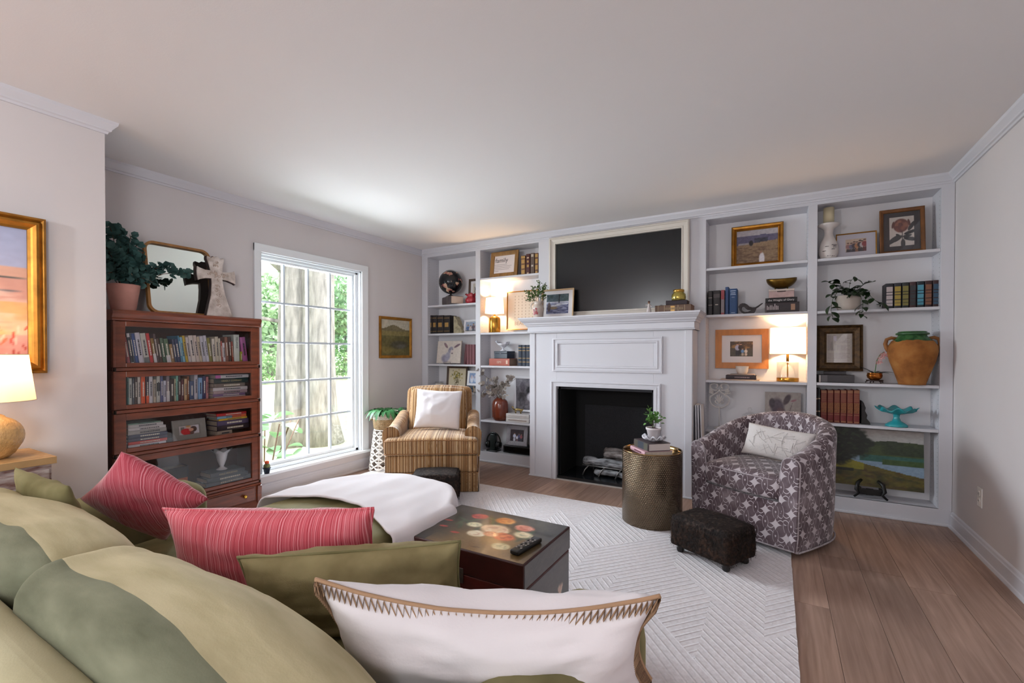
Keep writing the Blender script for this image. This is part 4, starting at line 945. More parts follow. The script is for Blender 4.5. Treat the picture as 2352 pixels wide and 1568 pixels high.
# ---- side table and lamp by the near wall
tb = thing('side_table', 'distressed whitewashed wooden chest table under the big painting', 'side table', (0.80, -3.90, 0)); TBZ = 0.75
DIST = mat('distressed_paint', '6B4238', 0.8, var=0.0, vscale=9, stretch=(2, 2, 9), col2='B9AEA9', bump=0.2, bscale=40, detail=8)
TOPW = mat('pale_oak_top', 'B08C5E', 0.45, var=0.3, vscale=6, stretch=(12, 1, 1), bump=0.1, bscale=30)
G().box(-0.17, 0.17, -0.37, 0.37, 0.02, TBZ - 0.03).build('body', DIST, tb, 0.003)
for k in range(4): G().box(-0.182 + k * 0.0905, -0.182 + (k + 1) * 0.0905 - 0.001, -0.385, 0.385, TBZ - 0.03, TBZ).build('plank', TOPW, tb, 0.0015)
for k in range(3):
    d_r = G().box(0.17, 0.186, -0.36, 0.36, 0.06 + k * 0.22, 0.26 + k * 0.22).build('drawer', DIST, tb, 0.004)
    G().lathe([(0.004, 0), (0.006, 0.012), (0.016, 0.018), (0.014, 0.028)], seg=14).xf(Matrix.Translation((0.186, 0, 0.16 + k * 0.22)) @ Matrix.Rotation(PI / 2, 4, 'Y')).build('knob', BRASS, d_r)
SHADE = bpy.data.materials.new('glowing_linen_shade'); SHADE.use_nodes = True; MATS['shade'] = SHADE
def shademat(m, col, estr):
    nt = m.node_tree; b = nt.nodes['Principled BSDF']; b.inputs['Base Color'].default_value = (*lin('F2E6D8'), 1); b.inputs['Roughness'].default_value = 0.9
    tr = nt.nodes.new('ShaderNodeBsdfTranslucent'); tr.inputs[0].default_value = (*lin(col), 1); mx = nt.nodes.new('ShaderNodeMixShader'); mx.inputs[0].default_value = 0.55
    nt.links.new(b.outputs[0], mx.inputs[1]); nt.links.new(tr.outputs[0], mx.inputs[2]); nt.links.new(mx.outputs[0], nt.nodes['Material Output'].inputs[0])
shademat(SHADE, 'FFEBD2', 1)
def bulb(parent, loc, power, r=0.03, col=(1.0, 0.67, 0.36)):
    g_ = G().lathe([(0.004, -r), (r * 0.7, -r * 0.7), (r, 0), (r * 0.7, r * 0.7), (0.004, r)], seg=14)
    o = g_.build('bulb', mat('lit_bulb', 'FFE2B8', 0.5, emit='FFC98A', estr=12.0), parent, loc=loc); o.visible_shadow = True
    l = bpy.data.lights.new('bulb_light', 'POINT'); l.energy = power; l.color = col; l.shadow_soft_size = r * 1.3
    lo = bpy.data.objects.new('bulb_light', l); COL.objects.link(lo); lo.parent = parent; lo.location = (loc[0], loc[1], loc[2] + r + 0.012 + r * 1.3)
LX, LY = 0.815, -3.668
lp = thing('table_lamp', 'lit table lamp with ribbed amber globe base on the whitewashed chest', 'lamp', (LX, LY, TBZ + 0.0005))
AMB = mat('amber_ribbed_glass', 'C29A64', 0.25, var=0.2, vscale=30, bump=0.5, bscale=90)
G().lathe([(0.035, 0), (0.045, 0.004), (0.062, 0.02)] + [(0.092 * math.sin(a_ * PI / 16), 0.095 - 0.088 * math.cos(a_ * PI / 16)) for a_ in range(5, 15)] + [(0.03, 0.184), (0.02, 0.19)], seg=40, fn=lambda r, z, a: (r * (1 + 0.012 * math.cos(26 * a)), z)).build('base', AMB, lp)
G().lathe([(0.012, 0.185), (0.012, 0.27)], seg=12).build('stem', BRASS, lp)
G().lathe([(0.128, 0.247), (0.106, 0.447)], seg=40, cap=False).build('shade', SHADE, lp)
bulb(lp, (0, 0, 0.30), 3.5)
for z_, r_ in ((0.247, 0.129), (0.447, 0.107)): G().tube([(r_ * math.cos(k * PI / 16), r_ * math.sin(k * PI / 16), z_) for k in range(32)], 0.0018, 5, closed=True).build('shade_ring', mat('shade_trim', 'D8C8B4', 0.8), lp)

# ---- woven plant stand with basket and fern-like plant
bsx, bsy = 0.22, -0.81
ps = thing('plant_stand', 'white woven rope plant stand beside the window', 'plant stand', (bsx, bsy, ZR))
ROPE = mat('white_rope', 'E4DED6', 0.8)
def rad(z): return 0.166 - 0.052 * (z / 0.41)
for k in range(10):
    a_ = 2 * PI * k / 10; G().tube([(rad(z) * math.cos(a_), rad(z) * math.sin(a_), z) for z in (0.0, 0.2, 0.41)], 0.004, 6).build('stay', ROPE, ps)
for z_ in (0.003, 0.41): G().tube([(rad(z_) * math.cos(k * PI / 20), rad(z_) * math.sin(k * PI / 20), z_) for k in range(40)], 0.005, 6, closed=True).build('hoop', ROPE, ps)
for band in range(6):
    zc = 0.045 + band * 0.064
    for amp in (0.030, 0.021, 0.012, -0.012, -0.021, -0.030):
        pts = []
        for k in range(80):
            a_ = 2 * PI * k / 80; z_ = zc + amp * math.cos(5 * a_ + PI * (band % 2)); r_ = rad(z_) + 0.003; pts.append((r_ * math.cos(a_), r_ * math.sin(a_), min(0.405, max(0.006, z_))))
        G().tube(pts, 0.0034, 5, closed=True).build('rope_strand', ROPE, ps)
G().lathe([(0.001, 0.408), (0.112, 0.408), (0.112, 0.412), (0.001, 0.412)], seg=30, cap=False).build('top_disc', ROPE, ps)
bk = thing('plant_basket', 'woven seagrass basket on the white rope plant stand', 'basket', (bsx, bsy, ZR + 0.4125))
def weave():
    m, nt, b = nodes('seagrass_weave', 0.85); N = NB(nt); v, x, y, z = N.xyz('UV'); n = N.noise(v, 25, 3)
    s_ = N.m('SINE', N.m('ADD', N.m('MULTIPLY', y, 420), N.m('MULTIPLY', N.m('SINE', N.m('MULTIPLY', x, 250)), 1.4)))
    top = N.m('GREATER_THAN', y, 0.105)
    c = N.mix(top, N.ramp(n, [(0.3, 'A98A62'), (0.7, 'D0B48E')]), 'E6DDD0'); nt.links.new(N.mix(N.m('MULTIPLY', N.m('ADD', s_, 1.0), 0.2), c, '6B5236'), b.inputs['Base Color']); N.bump(s_, b, 0.8, 0.006); return m
WV = weave()
G().lathe([(0.105, 0), (0.122, 0.02), (0.128, 0.10), (0.124, 0.17), (0.128, 0.185), (0.118, 0.185), (0.114, 0.16)], seg=40, cap=False).build('body', WV, bk)
G().lathe([(0.001, 0.001), (0.105, 0.001)], seg=24, cap=False).build('bottom', WV, bk)
for a0 in (0.5, 0.5 + PI): 
    G().tube([(0.130 * math.cos(a0 - 0.3), 0.130 * math.sin(a0 - 0.3), 0.15), (0.142 * math.cos(a0 - 0.15), 0.142 * math.sin(a0 - 0.15), 0.10), (0.146 * math.cos(a0), 0.146 * math.sin(a0), 0.088), (0.142 * math.cos(a0 + 0.15), 0.142 * math.sin(a0 + 0.15), 0.10), (0.130 * math.cos(a0 + 0.3), 0.130 * math.sin(a0 + 0.3), 0.15)], 0.006, 6).build('handle', WV, bk)
G().lathe([(0.001, 0.15), (0.115, 0.15)], seg=24, cap=False).build('soil', mat('potting_soil', '2A1E16', 0.95), bk)
def leaf_g(L, w, n=7, curl=0.5, fold=0.2, up=0.6, tip=1.0):
    """leaf blade from the origin along +y, rising then drooping; a thin two-column strip"""
    vs = []; fs = []
    for i in range(n + 1):
        t = i / n; hw = w / 2 * (math.sin(PI * min(1, t * 0.92 + 0.06)) ** 0.75) * (1 if t < 1 else 0.05)
        y = L * (t - 0.15 * curl * t * t); z = L * (up * t - curl * t * t)
        vs += [(-hw, y, z + fold * hw), (0, y, z), (hw, y, z + fold * hw)]
    for i in range(n): o = 3 * i; fs += [(o, o + 1, o + 4, o + 3), (o + 1, o + 2, o + 5, o + 4)]
    return G().add(vs, fs, True)
FERN = mat('fern_green', '32683A', 0.5, var=0.4, vscale=10, spec=0.4)
fp = thing('potted_plant', 'bright green strappy plant growing in the seagrass basket', 'plant', (bsx, bsy, ZR + 0.4125 + 0.152))
protos = []
for k in range(70):
    a_ = k * 2.399; r_ = 0.02 + 0.08 * ((k * 0.618) % 1); L_ = 0.10 + 0.10 * ((k * 0.377) % 1)
    if k < 6: protos.append(leaf_g(0.15 + 0.012 * k, 0.040, curl=0.75 + 0.1 * k, up=0.75 + 0.06 * k).build('leaf', FERN, fp)); o = protos[-1]
    else: o = share(protos[k % 6], 'leaf', fp)
    o.location = (r_ * math.cos(a_), r_ * math.sin(a_), 0.0); o.rotation_euler = (0, 0, a_ - PI / 2 + rnd.uniform(-0.5, 0.5)); s_ = 0.7 + 0.55 * rnd.random(); o.scale = (s_, s_, s_)
# ================================================================ books and frames
CN = {'white': 'D6D2D6', 'cream': 'D3C8B4', 'grey': '8A8A8C', 'charcoal': '3A3A40', 'black': '18181C', 'navy': '2A3560', 'blue': '3C62A8', 'sky-blue': '86B4D6', 'teal': '5FA0A0', 'mint': '86C0AE', 'green': '4A6848', 'olive': '8A8440', 'lime': '9AA02C', 'yellow': 'CDAA2C', 'orange': 'E4581E', 'red': 'C6282B', 'brick-red': 'A8544A', 'maroon': '571C22', 'brown': '6A4030', 'dark-brown': '402A26', 'tan': 'B09068', 'beige': 'C4B09C', 'pink': 'C88A92', 'mauve': '9A7A98', 'violet': '5A5C8A', 'lilac': 'C4C2D2', 'magenta': 'B868A8', 'salmon': 'B86050'}
def cname(c):
    a = hx(c); return min(CN, key=lambda k: sum((x - y) ** 2 for x, y in zip(a, hx(CN[k]))))
def cmat(c, rough=0.55): return mat('cover_' + c + ('' if rough == 0.55 else str(rough)), c, rough, var=0.06, vscale=25)
def book_g(t, h, d, lying):
    c, pg = G(), G(); bt = min(0.003, t * 0.14); sq = 0.003
    # cover: boards and rounded spine as one outline swept up the height
    out = [(t / 2, d), (t / 2, 0.004)] + [(t / 2 * math.cos(a), 0.004 - 0.004 * math.sin(a)) for a in (0.5, 1.05, 1.57, 2.1, 2.65)] + [(-t / 2, 0.004), (-t / 2, d), (-t / 2 + bt, d), (-t / 2 + bt, 0.006), (t / 2 - bt, 0.006), (t / 2 - bt, d)]
    n = len(out); vs = [(x, y, z) for z in (0, h) for x, y in out]
    c.add(vs, [(i, i + n, (i + 1) % n + n, (i + 1) % n) for i in range(n)])
    q = lambda k: [k * n + i for i in range(n)]
    for k in (0, 1):
        o = k * n; fs = [(o + 8, o + 7, o + 10, o + 9), (o + 1, o + 0, o + 12, o + 11), (o + 1, o + 11, o + 10, o + 7), tuple(o + i for i in range(1, 8))]
        c.f += fs; c.sm += [False] * 4
    pg.box(-t / 2 + bt, t / 2 - bt, 0.0062, d - sq, sq, h - sq)
    if lying:
        for g_ in (c, pg): g_.v = [(z - h / 2, y, t / 2 - x + 0.0) for x, y, z in g_.v]
    return c, pg
def book(label, loc, rz, t, h, d, col, lying=False, lean=0.0, bands=(), title=None, tcol='E8E2D8', tsize=None, group=None, name='book', rough=0.55, pages=None, marks=0):
    th = thing(name, label, 'book', loc, rz, group, ry=lean if not lying else 0.0)
    c, pg = book_g(t, h, d, lying); co_ = c.build('cover', cmat(col, rough), th); pg.build('pages', pages or PAGES, th)
    def strip(z0, z1, x0, x1, m, nm='spine_label', pr=0.0008):
        g_ = G().box(x0 * t, x1 * t, -pr, 0.004, z0 * h, z1 * h)
        if lying: g_.v = [(z - h / 2, y, t / 2 - x) for x, y, z in g_.v]
        return g_.build(nm, m, co_)
    for b in bands: strip(b[0], b[1], -0.46 if len(b) < 4 else b[3], 0.46 if len(b) < 4 else b[4], cmat(b[2]) if isinstance(b[2], str) else b[2])
    if marks:
        g_ = G(); rr = random.Random(marks); z = 0.30
        while z < 0.78:
            l_ = rr.uniform(0.015, 0.05); g_.box(-0.16 * t, 0.16 * t, -0.0014, 0.002, z * h, (z + l_) * h); z += l_ + 0.012
        if lying: g_.v = [(z - h / 2, y, t / 2 - x) for x, y, z in g_.v]
        g_.build('title_lettering', cmat(tcol), co_, kind='stuff')
    if title:
        if lying: text(title, tsize or t * 0.45, cmat(tcol), co_, (0, -0.0016, t / 2 - (tsize or t * 0.45) * 0.33))
        else: text(title, tsize or t * 0.5, cmat(tcol), co_, (-(tsize or t * 0.5) * 0.33, -0.0016, h * 0.72), (PI / 2, PI / 2, 0))
    return th
def mpp(p):                                             # metres per photo pixel at a point
    d = Vector(p) - Vector(CAM); return (-d.x * _sy + d.y * _cy) / F_PX
def frame(name, label, c, w, h, rz=0.0, lean=0.0, bw=0.02, dp=0.016, m=None, matw=0.0, matm=None, fn=None, res=(40, 40), prof=None, cat='picture frame', art='print', artm=None, glass=False, roll=0.0, group=None, inner=None):
    """picture frame: origin at the bottom edge, front towards -y"""
    t = thing(name, label, cat, c, rz, group, rx=-lean, ry=roll)
    prof = prof or [(0, 0), (0, dp), (bw * 0.25, dp * 1.1), (bw * 0.85, dp * 0.8), (bw, dp * 0.55), (bw, 0.001)]
    mitre(-w / 2, w / 2, 0, h, prof, 0).build('frame', m or GOLD, t)
    G().box(-w / 2 + 0.002, w / 2 - 0.002, 0, 0.006, 0.002, h - 0.002).build('backing', mat('frame_backing', '3A2A1E', 0.9), t)
    iw, ih = w - 2 * bw + 0.002, h - 2 * bw + 0.002
    if matw: G().box(-iw / 2, iw / 2, -0.0035, -0.0005, bw - 0.001, bw - 0.001 + ih).build('mat_board', matm or mat('mat_board_white', 'DCD8DA', 0.9), t)
    mw, mh = (matw, matw) if not isinstance(matw, tuple) else matw
    if fn: picture(art, iw - 2 * mw, ih - 2 * mh, fn, res[0], res[1], t, -0.0042, bw - 0.001 + mh, artm)
    if inner: mitre(-iw / 2, iw / 2, bw - 0.001, bw - 0.001 + ih, inner[0], -0.001).build('inner_moulding', inner[1], t)
    if glass: G().box(-iw / 2, iw / 2, -0.0062, -0.0056, bw, bw + ih - 0.002).build('pane', GLASS, t)
    return t
def people(bgc, ppl, ground=None, seed=1, gr=0.12):
    """a small snapshot: ppl = (x, feet y, height, body colour, legs colour, hair colour)"""
    def f(U, V):
        p = P(U, V, bgc); p.mix(np.clip((fbm(U, V, 7, 4, seed) - 0.4) * 2, 0, 0.7), ground[1] if ground else bgc)
        if ground: p.mix((V < ground[2]) * 0.9, ground[0])
        for (x, y, h_, b_, l_, hr) in ppl:
            w_ = h_ * 0.15
            p.ell(x - w_ * 0.3, y + h_ * 0.22, w_ * 0.42, h_ * 0.24, l_, 0, 0.3).ell(x + w_ * 0.35, y + h_ * 0.22, w_ * 0.42, h_ * 0.24, l_, 0, 0.3)
            p.ell(x, y + h_ * 0.62, w_ * 1.05, h_ * 0.24, b_, 0, 0.25).ell(x, y + h_ * 0.90, w_ * 0.55, h_ * 0.085, 'C89A84', 0, 0.3).ell(x, y + h_ * 0.945, w_ * 0.58, h_ * 0.055, hr, 0, 0.4)
        return p.grain(gr, 26, seed).out()
    return f
# ================================================================ glass-fronted bookcase on the window wall and what is on and in it
BX0, BX1, BY0, BY1 = 0.035, 0.33, -3.088, -2.205
MAH = mat('mahogany', '74381F', 0.36, var=0.32, vscale=7, stretch=(6, 1, 6), bump=0.05, bscale=40, coat=0.25)
MAHD = mat('mahogany_dark', '44200F', 0.5, var=0.3, vscale=7, stretch=(6, 1, 6))
bb = thing('barrister_bookcase', 'stacked mahogany bookcase with four glass doors and a bottom drawer', 'bookcase', ((BX0 + BX1) / 2, (BY0 + BY1) / 2, 0)); bbx, bby = (BX0 + BX1) / 2, (BY0 + BY1) / 2
def bbx_(x0, x1, y0, y1, z0, z1): return G().box(x0 - bbx, x1 - bbx, y0 - bby, y1 - bby, z0, z1)
SEC = [(1.098, 1.400, 1.145, 1.366, 1.128), (0.843, 1.096, 0.890, 1.058, 0.874), (0.578, 0.841, 0.626, 0.797, 0.611), (0.226, 0.576, 0.270, 0.534, 0.256)]
FX = BX1 - 0.012
for z0, z1, g0, g1, fl_ in SEC:
    bbx_(BX0, FX - 0.024, BY0, BY0 + 0.018, z0, z1).build('side_panel', MAHD, bb); bbx_(BX0, FX - 0.024, BY1 - 0.018, BY1, z0, z1).build('side_panel', MAHD, bb)
    bbx_(BX0, BX0 + 0.01, BY0 + 0.018, BY1 - 0.018, z0, z1).build('back_panel', MAHD, bb)
    bbx_(BX0 + 0.01, FX - 0.024, BY0 + 0.018, BY1 - 0.018, fl_ - 0.012, fl_).build('shelf_board', MAHD, bb)
    bbx_(FX - 0.022, BX1 - 0.004, BY0, BY1, z0 - 0.001, z0 + 0.018).build('bottom_rail', MAH, bb, 0.004)
    d = bbx_(FX - 0.02, FX, BY0 + 0.006, -3.027, z0 + 0.02, z1 - 0.002).build('door', MAH, bb, 0.003)
    bbx_(FX - 0.02, FX, -2.263, BY1 - 0.006, z0 + 0.02, z1 - 0.002).build('door_stile', MAH, d, 0.003)
    bbx_(FX - 0.02, FX, -3.027, -2.263, z0 + 0.02, g0).build('door_rail', MAH, d, 0.003); bbx_(FX - 0.02, FX, -3.027, -2.263, g1, z1 - 0.002).build('door_rail', MAH, d, 0.003)
    bbx_(FX - 0.012, FX - 0.009, -3.027, -2.263, g0, g1).build('pane', glassmat('old_glass', (0.96, 0.95, 0.94), 0.02), d)
    for yy in (BY0 + 0.004, BY1 - 0.004):
        G().lathe([(0.007, 0), (0.007, 0.022)], (BX1 - 0.004 - bbx, yy - bby, z0 - 0.003), 10).build('corner_pin', mat('dark_bronze', '2A201A', 0.4, metal=0.7), bb)
        bbx_(FX - 0.022, BX1 - 0.006, yy - 0.006, yy + 0.006, z0 + 0.02, z1).build('corner_post', MAH, bb, 0.003)
cap = [(BX0, 1.400), (BX1 - 0.002, 1.400), (BX1 + 0.004, 1.408), (BX1 - 0.002, 1.416), (BX1 + 0.002, 1.424), (BX1 + 0.012, 1.440), (BX1 + 0.012, 1.454), (BX1 + 0.004, 1.464), (BX0, 1.464)]
G().prism([(a - bbx, b) for a, b in cap], BY0 - 0.008 - bby, BY1 + 0.008 - bby).xf(Matrix.Identity(4)).build('cap_moulding', MAH, bb)
base = [(BX0, ZR + 0.0006), (BX1 + 0.018, ZR + 0.0006), (BX1 + 0.018, 0.05), (BX1 + 0.012, 0.075), (BX1 - 0.002, 0.10), (BX1 - 0.002, 0.205), (BX1 + 0.006, 0.214), (BX1 + 0.004, 0.225), (BX0, 0.225)]
G().prism([(a - bbx, b) for a, b in base], BY0 - bby, BY1 - bby).build('base', MAH, bb)
dr = bbx_(BX1 - 0.003, BX1 + 0.006, BY0 + 0.05, BY1 - 0.05, 0.103, 0.198).build('drawer', MAH, bb, 0.004)
for yy in (BY0 + 0.17, -2.335): G().lathe([(0.006, 0), (0.005, 0.010), (0.013, 0.016), (0.013, 0.022), (0.006, 0.028)], seg=16).xf(Matrix.Translation((BX1 + 0.006 - bbx, yy - bby, 0.152)) @ Matrix.Rotation(PI / 2, 4, 'Y')).build('knob', mat('bright_brass', 'D2A544', 0.22, metal=1.0), dr)
for yy in (BY0 + 0.0, BY1 - 0.03):
    G().prism([(0, 0.014), (0.035, 0.014), (0.035, 0.03), (0.018, 0.07), (0.014, 0.14), (0.02, 0.205), (0, 0.21)], yy - bby, yy + 0.03 - bby).xf(Matrix.Translation((BX1 - 0.004 - bbx, 0, 0))).build('scroll_leg', MAH, bb)
# --- standing books: (x of lower left, x of lower right, y of top, colour, extra) in a 7.35x crop of the photograph at (280, 740)
BPX = 0.255
def crop(x, y, oy=740): return S('X', BPX, 280 + x / 7.35, oy + y / 7.35)
def row(lst, zf, ybot, leanf, shelf, gname):
    names = [cname(b[3]) for b in lst]
    for i, b in enumerate(lst):
        a, c = crop(b[0], ybot), crop(b[1], ybot); top = crop((b[0] + b[1]) / 2, b[2]); t = max(0.008, (c.y - a.y) * 0.94)
        ln = leanf(i, b); h_ = (top.z - zf) / math.cos(ln) * 0.985
        pv, nx_ = (names[i - 1] if i else 'case side'), (names[i + 1] if i + 1 < len(names) else 'case side')
        lb = '%s book between the %s and %s neighbours on the %s glass shelf' % (names[i], pv, nx_, shelf)
        ex = b[4] if len(b) > 4 else {}
        lift = abs(math.sin(ln)) * t / 2
        book(lb, (BPX, (a.y + c.y) / 2, zf + 0.001 + lift), PI / 2, t, h_, 0.15, b[3], lean=-ln, bands=ex.get('bands', ()), title=ex.get('title'), tcol=ex.get('tcol', 'E8E2D8' if sum(hx(b[3])) < 1.6 else '3A3A44'), marks=0 if ex.get('title') else 100 + i, group=gname, tsize=ex.get('tsize'))
W_ = 'D6D2D8'
row([(90, 156, 250, 'A8545A'), (160, 212, 185, '2A2F3A', dict(bands=[(0.0, 0.09, W_), (0.88, 1.0, W_)])), (214, 240, 190, '4A5468'), (242, 300, 190, '2F4F8E'), (302, 388, 175, 'CFCBDA'), (390, 486, 185, 'C9C6C0', dict(bands=[(0.02, 0.24, '77797C')])), (488, 548, 185, 'C6282B'), (552, 606, 270, '8A6A2A', dict(bands=[(0, 0.42, W_)])), (608, 650, 195, '5A4444'), (650, 705, 270, '4A3028'), (707, 765, 265, '45604C'), (767, 845, 280, '4F6B50', dict(bands=[(0.0, 0.36, W_)])), (848, 905, 370, '9A7A52'), (907, 948, 285, '3C4664'), (950, 1008, 285, '2F3A60'), (1012, 1040, 225, '4A86A8'), (1042, 1088, 250, '7FB7D0'), (1090, 1135, 225, 'C9A92C'), (1137, 1190, 252, 'C9C2C6'), (1192, 1268, 222, 'D9CFCB'), (1270, 1328, 220, 'D3C4BE'), (1330, 1375, 240, 'C8B8A0'), (1377, 1438, 235, 'C4C3D2'), (1440, 1490, 222, 'CDCBDA'), (1492, 1545, 265, '8A8440'), (1547, 1598, 275, 'D8D0C8'), (1602, 1658, 240, 'CFC6B4'), (1660, 1690, 268, 'D6CEC0'), (1692, 1718, 312, 'A8483C'), (1720, 1760, 345, 'D8D2DA'), (1762, 1818, 245, '8A5A48'), (1820, 1868, 240, '4A302A'), (1870, 1896, 320, 'A04A3C'), (1900, 1998, 205, 'D4DCD8', dict(title='MELANGE', tcol='202428', tsize=0.019)), (2000, 2040, 492, '9AA02C'), (2048, 2138, 252, 'B868A8')],
    1.128, 662, lambda i, b: 0.13 if b[0] < 1500 else 0.06 if b[0] < 1890 else 0.02 if b[0] < 2000 else 0.0 if b[0] < 2045 else 0.12, 'topmost', 'books on the topmost glass shelf')
row([(95, 116, 905, '5FA0A0'), (118, 176, 940, 'C9CCC8'), (178, 216, 940, '5A5E66'), (218, 268, 905, '4A3A38'), (270, 322, 900, 'CFC4BE'), (328, 402, 892, 'E4581E'), (410, 460, 892, '3C2A3A', dict(bands=[(0, 0.32, 'E4581E')])), (462, 528, 898, 'D6D2DC', dict(tcol='26303C')), (535, 588, 960, 'B8AC9E'), (590, 653, 895, 'C4C4C0', dict(bands=[(0.45, 0.75, '2A2F30')])), (655, 703, 897, '5A5C8A'), (705, 753, 980, 'C8C6D8'), (755, 812, 905, '8A7A84', dict(bands=[(0, 0.45, W_)])), (815, 888, 950, '332624'), (890, 918, 950, 'BDB49A'), (920, 958, 900, '86C0AE'), (960, 998, 905, '3A1418'), (1000, 1055, 962, '571C22'), (1058, 1108, 950, 'C9A67E'), (1110, 1142, 907, '8A5024'), (1148, 1222, 990, '4A5A80', dict(bands=[(0, 0.1, W_)])), (1225, 1288, 872, 'C3BFCB'), (1295, 1366, 932, '86AAD6'), (1370, 1423, 902, '3A3460'), (1425, 1468, 917, 'B8747A')],
    0.874, 1330, lambda i, b: 0.0, 'second', 'books on the second glass shelf')
def stack(items, zf, yc, oy, label_where, gname, xdep=0.15):
    z = zf + 0.001; nm = [cname(i[2]) for i in items]
    for k, (a, c, col, t, *ex) in enumerate(items):
        pa, pc_ = crop(a, yc, oy), crop(c, yc, oy); ex = ex[0] if ex else {}
        below = 'lying at the bottom of' if k == 0 else 'lying on the %s one in' % nm[k - 1] + ('' )
        book('%s book %s the pile %s' % (nm[k], below, label_where), (BPX, (pa.y + pc_.y) / 2, z), PI / 2, t, pc_.y - pa.y, xdep, col, lying=True, bands=ex.get('bands', ()), title=ex.get('title'), tcol=ex.get('tcol', '4A4A54' if sum(hx(col)) > 1.6 else 'E0D8C8'), group=gname, marks=0 if ex.get('title') else 50 + k)
        z += t + 0.0006
    return z
stack([(1560, 2085, 'C0A8AC', 0.018), (1540, 2080, '7A5A88', 0.016), (1545, 2115, 'A89098', 0.022), (1540, 2120, 'CEC8CE', 0.024), (1560, 2080, '7A6E66', 0.028), (1560, 2130, '1E2C2A', 0.036, dict(title='DEADLY COMPANY', tcol='C8B880')), (1580, 2140, 'D4D0D6', 0.024, dict(bands=[(0.0, 0.15, 'C060A8')]))], 0.874, 1100, 740, 'on the second glass shelf', 'pile of books on the second glass shelf')
stack([(105, 745, 'CFCBD2', 0.020), (105, 765, 'D84A44', 0.018), (105, 770, '4A4A62', 0.020), (105, 770, '3F4660', 0.022), (105, 755, 'A9A6A4', 0.024), (105, 745, 'DAD6DA', 0.018), (105, 700, 'D0CCD0', 0.020), (105, 660, '8FB0A4', 0.008)], 0.611, 480, 930, 'left of the framed photograph', 'pile of books left of the photograph')
stack([(1610, 1860, 'A8988A', 0.030), (1610, 2150, '30222E', 0.036), (1610, 2140, '52456A', 0.036), (1640, 2115, 'D8B038', 0.014), (1610, 2100, '7FB0CC', 0.018, dict(bands=[(0.5, 1.0, 'E0642C')])), (1600, 2105, 'C4242A', 0.020)], 0.611, 350, 930, 'right of the framed photograph', 'pile of books right of the photograph')
def momkid(U, V):
    p = P(U, V, 'B8AEB0'); p.rect(0.08, 0.25, 0.25, 0.85, '4A4440', 0.6); p.rect(0.72, 0.98, 0.1, 0.95, 'C8C4D0'); p.ell(0.38, 0.28, 0.30, 0.42, 'C82A30', 0.3, 0.1).ell(0.47, 0.80, 0.13, 0.16, 'D8A890').ell(0.46, 0.92, 0.14, 0.09, 'B89058').ell(0.72, 0.55, 0.18, 0.35, '4A3028', 0, 0.2).ell(0.60, 0.50, 0.13, 0.19, 'D09C86').ell(0.62, 0.14, 0.12, 0.18, '6A4A44')
    return p.grain(0.1, 20, 3).out()
a, b = S('X', 0.25, 280 + 815 / 7.35, 930 + 615 / 7.35), S('X', 0.25, 280 + 1437 / 7.35, 930 + 525 / 7.35)
frame('photo_frame', 'grey photo frame with a mother and child in red behind glass doors', (0.262, (a.y + b.y) / 2, 0.612), 0.205, 0.142, PI / 2, 0.2, 0.040, 0.012, mat('grey_felt_frame', '8C8986', 0.8), 0.002, BLACK, momkid, (40, 30))
# lowest shelf
row([(115, 160, 1100, '1E1C1E'), (175, 280, 1010, '2A2A30', dict(bands=[(0.0, 0.42, 'A8342C', -0.3, 0.3)])), (300, 390, 1090, '232226'), (400, 490, 1050, '1F1F24'), (500, 610, 1030, '242226')], 0.256, 1290, lambda i, b: 0.0, 'lowest', 'dark books on the lowest glass shelf') if False else None
def row4(lst):
    for i, (x0, x1, yt, col, lb, ex) in enumerate(lst):
        a, c = S('X', 0.25, 280 + x0 / 7.35, 1080), S('X', 0.25, 280 + x1 / 7.35, 1080); tp = S('X', 0.25, 280 + (x0 + x1) / 14.7, 930 + yt / 7.35)
        book(lb, (0.255, (a.y + c.y) / 2, 0.257), PI / 2, (c.y - a.y) * 0.94, tp.z - 0.257, 0.16, col, bands=ex, tcol='C8B070', marks=200 + i, group='dark books on the lowest glass shelf')
row4([(112, 165, 1100, '1E1C1E', 'slim black gold-lettered book at the end of the lowest glass shelf', ()), (178, 285, 1060, '2A2A30', 'black book with a red spine label on the lowest glass shelf', [(0.1, 0.75, 'A8342C')]), (290, 395, 1090, '232226', 'plain black book beside the red-labelled one on the lowest shelf', ()), (400, 500, 1050, '1F1F24', 'tall black book with gold initials on the lowest glass shelf', ()), (505, 612, 1030, '242226', 'thick black gold-banded book beside the grey tome, lowest shelf', [(0.72, 0.75, 'C8A860'), (0.80, 0.83, 'C8A860')])])
a, c = S('X', 0.24, 280 + 625 / 7.35, 1080), S('X', 0.24, 280 + 1180 / 7.35, 1080)
book('broad charcoal tome with an orange band behind the sofa arm', (0.20, (a.y + c.y) / 2, 0.257), PI / 2, c.y - a.y, 0.17, 0.10, '2E2E32', bands=[(0.35, 0.55, 'B0582C')])
z4 = stack([(1420, 2195, '5A6470', 0.026), (1440, 2130, '4C5661', 0.030), (1500, 2080, '3E4752', 0.034, dict(title='COLD MOUNTAIN', tcol='C8B48A'))], 0.256, 1250, 930, 'under the white ruffled vase', 'pile of books under the vase')
MILK = mat('milk_glass', 'E2E2EA', 0.2, spec=0.6)
a = S('X', 0.20, 280 + 1705 / 7.35, 930 + 1120 / 7.35)
vz = thing('ruffled_vase', 'white milk glass vase with ruffled rim standing on three books', 'vase', (0.185, a.y, z4 + 0.001))
def ruff(r, z, a): k = max(0, (z - 0.115) / 0.03); return (r * (1 + 0.14 * k * math.sin(6 * a)), z + 0.010 * k * math.sin(6 * a))
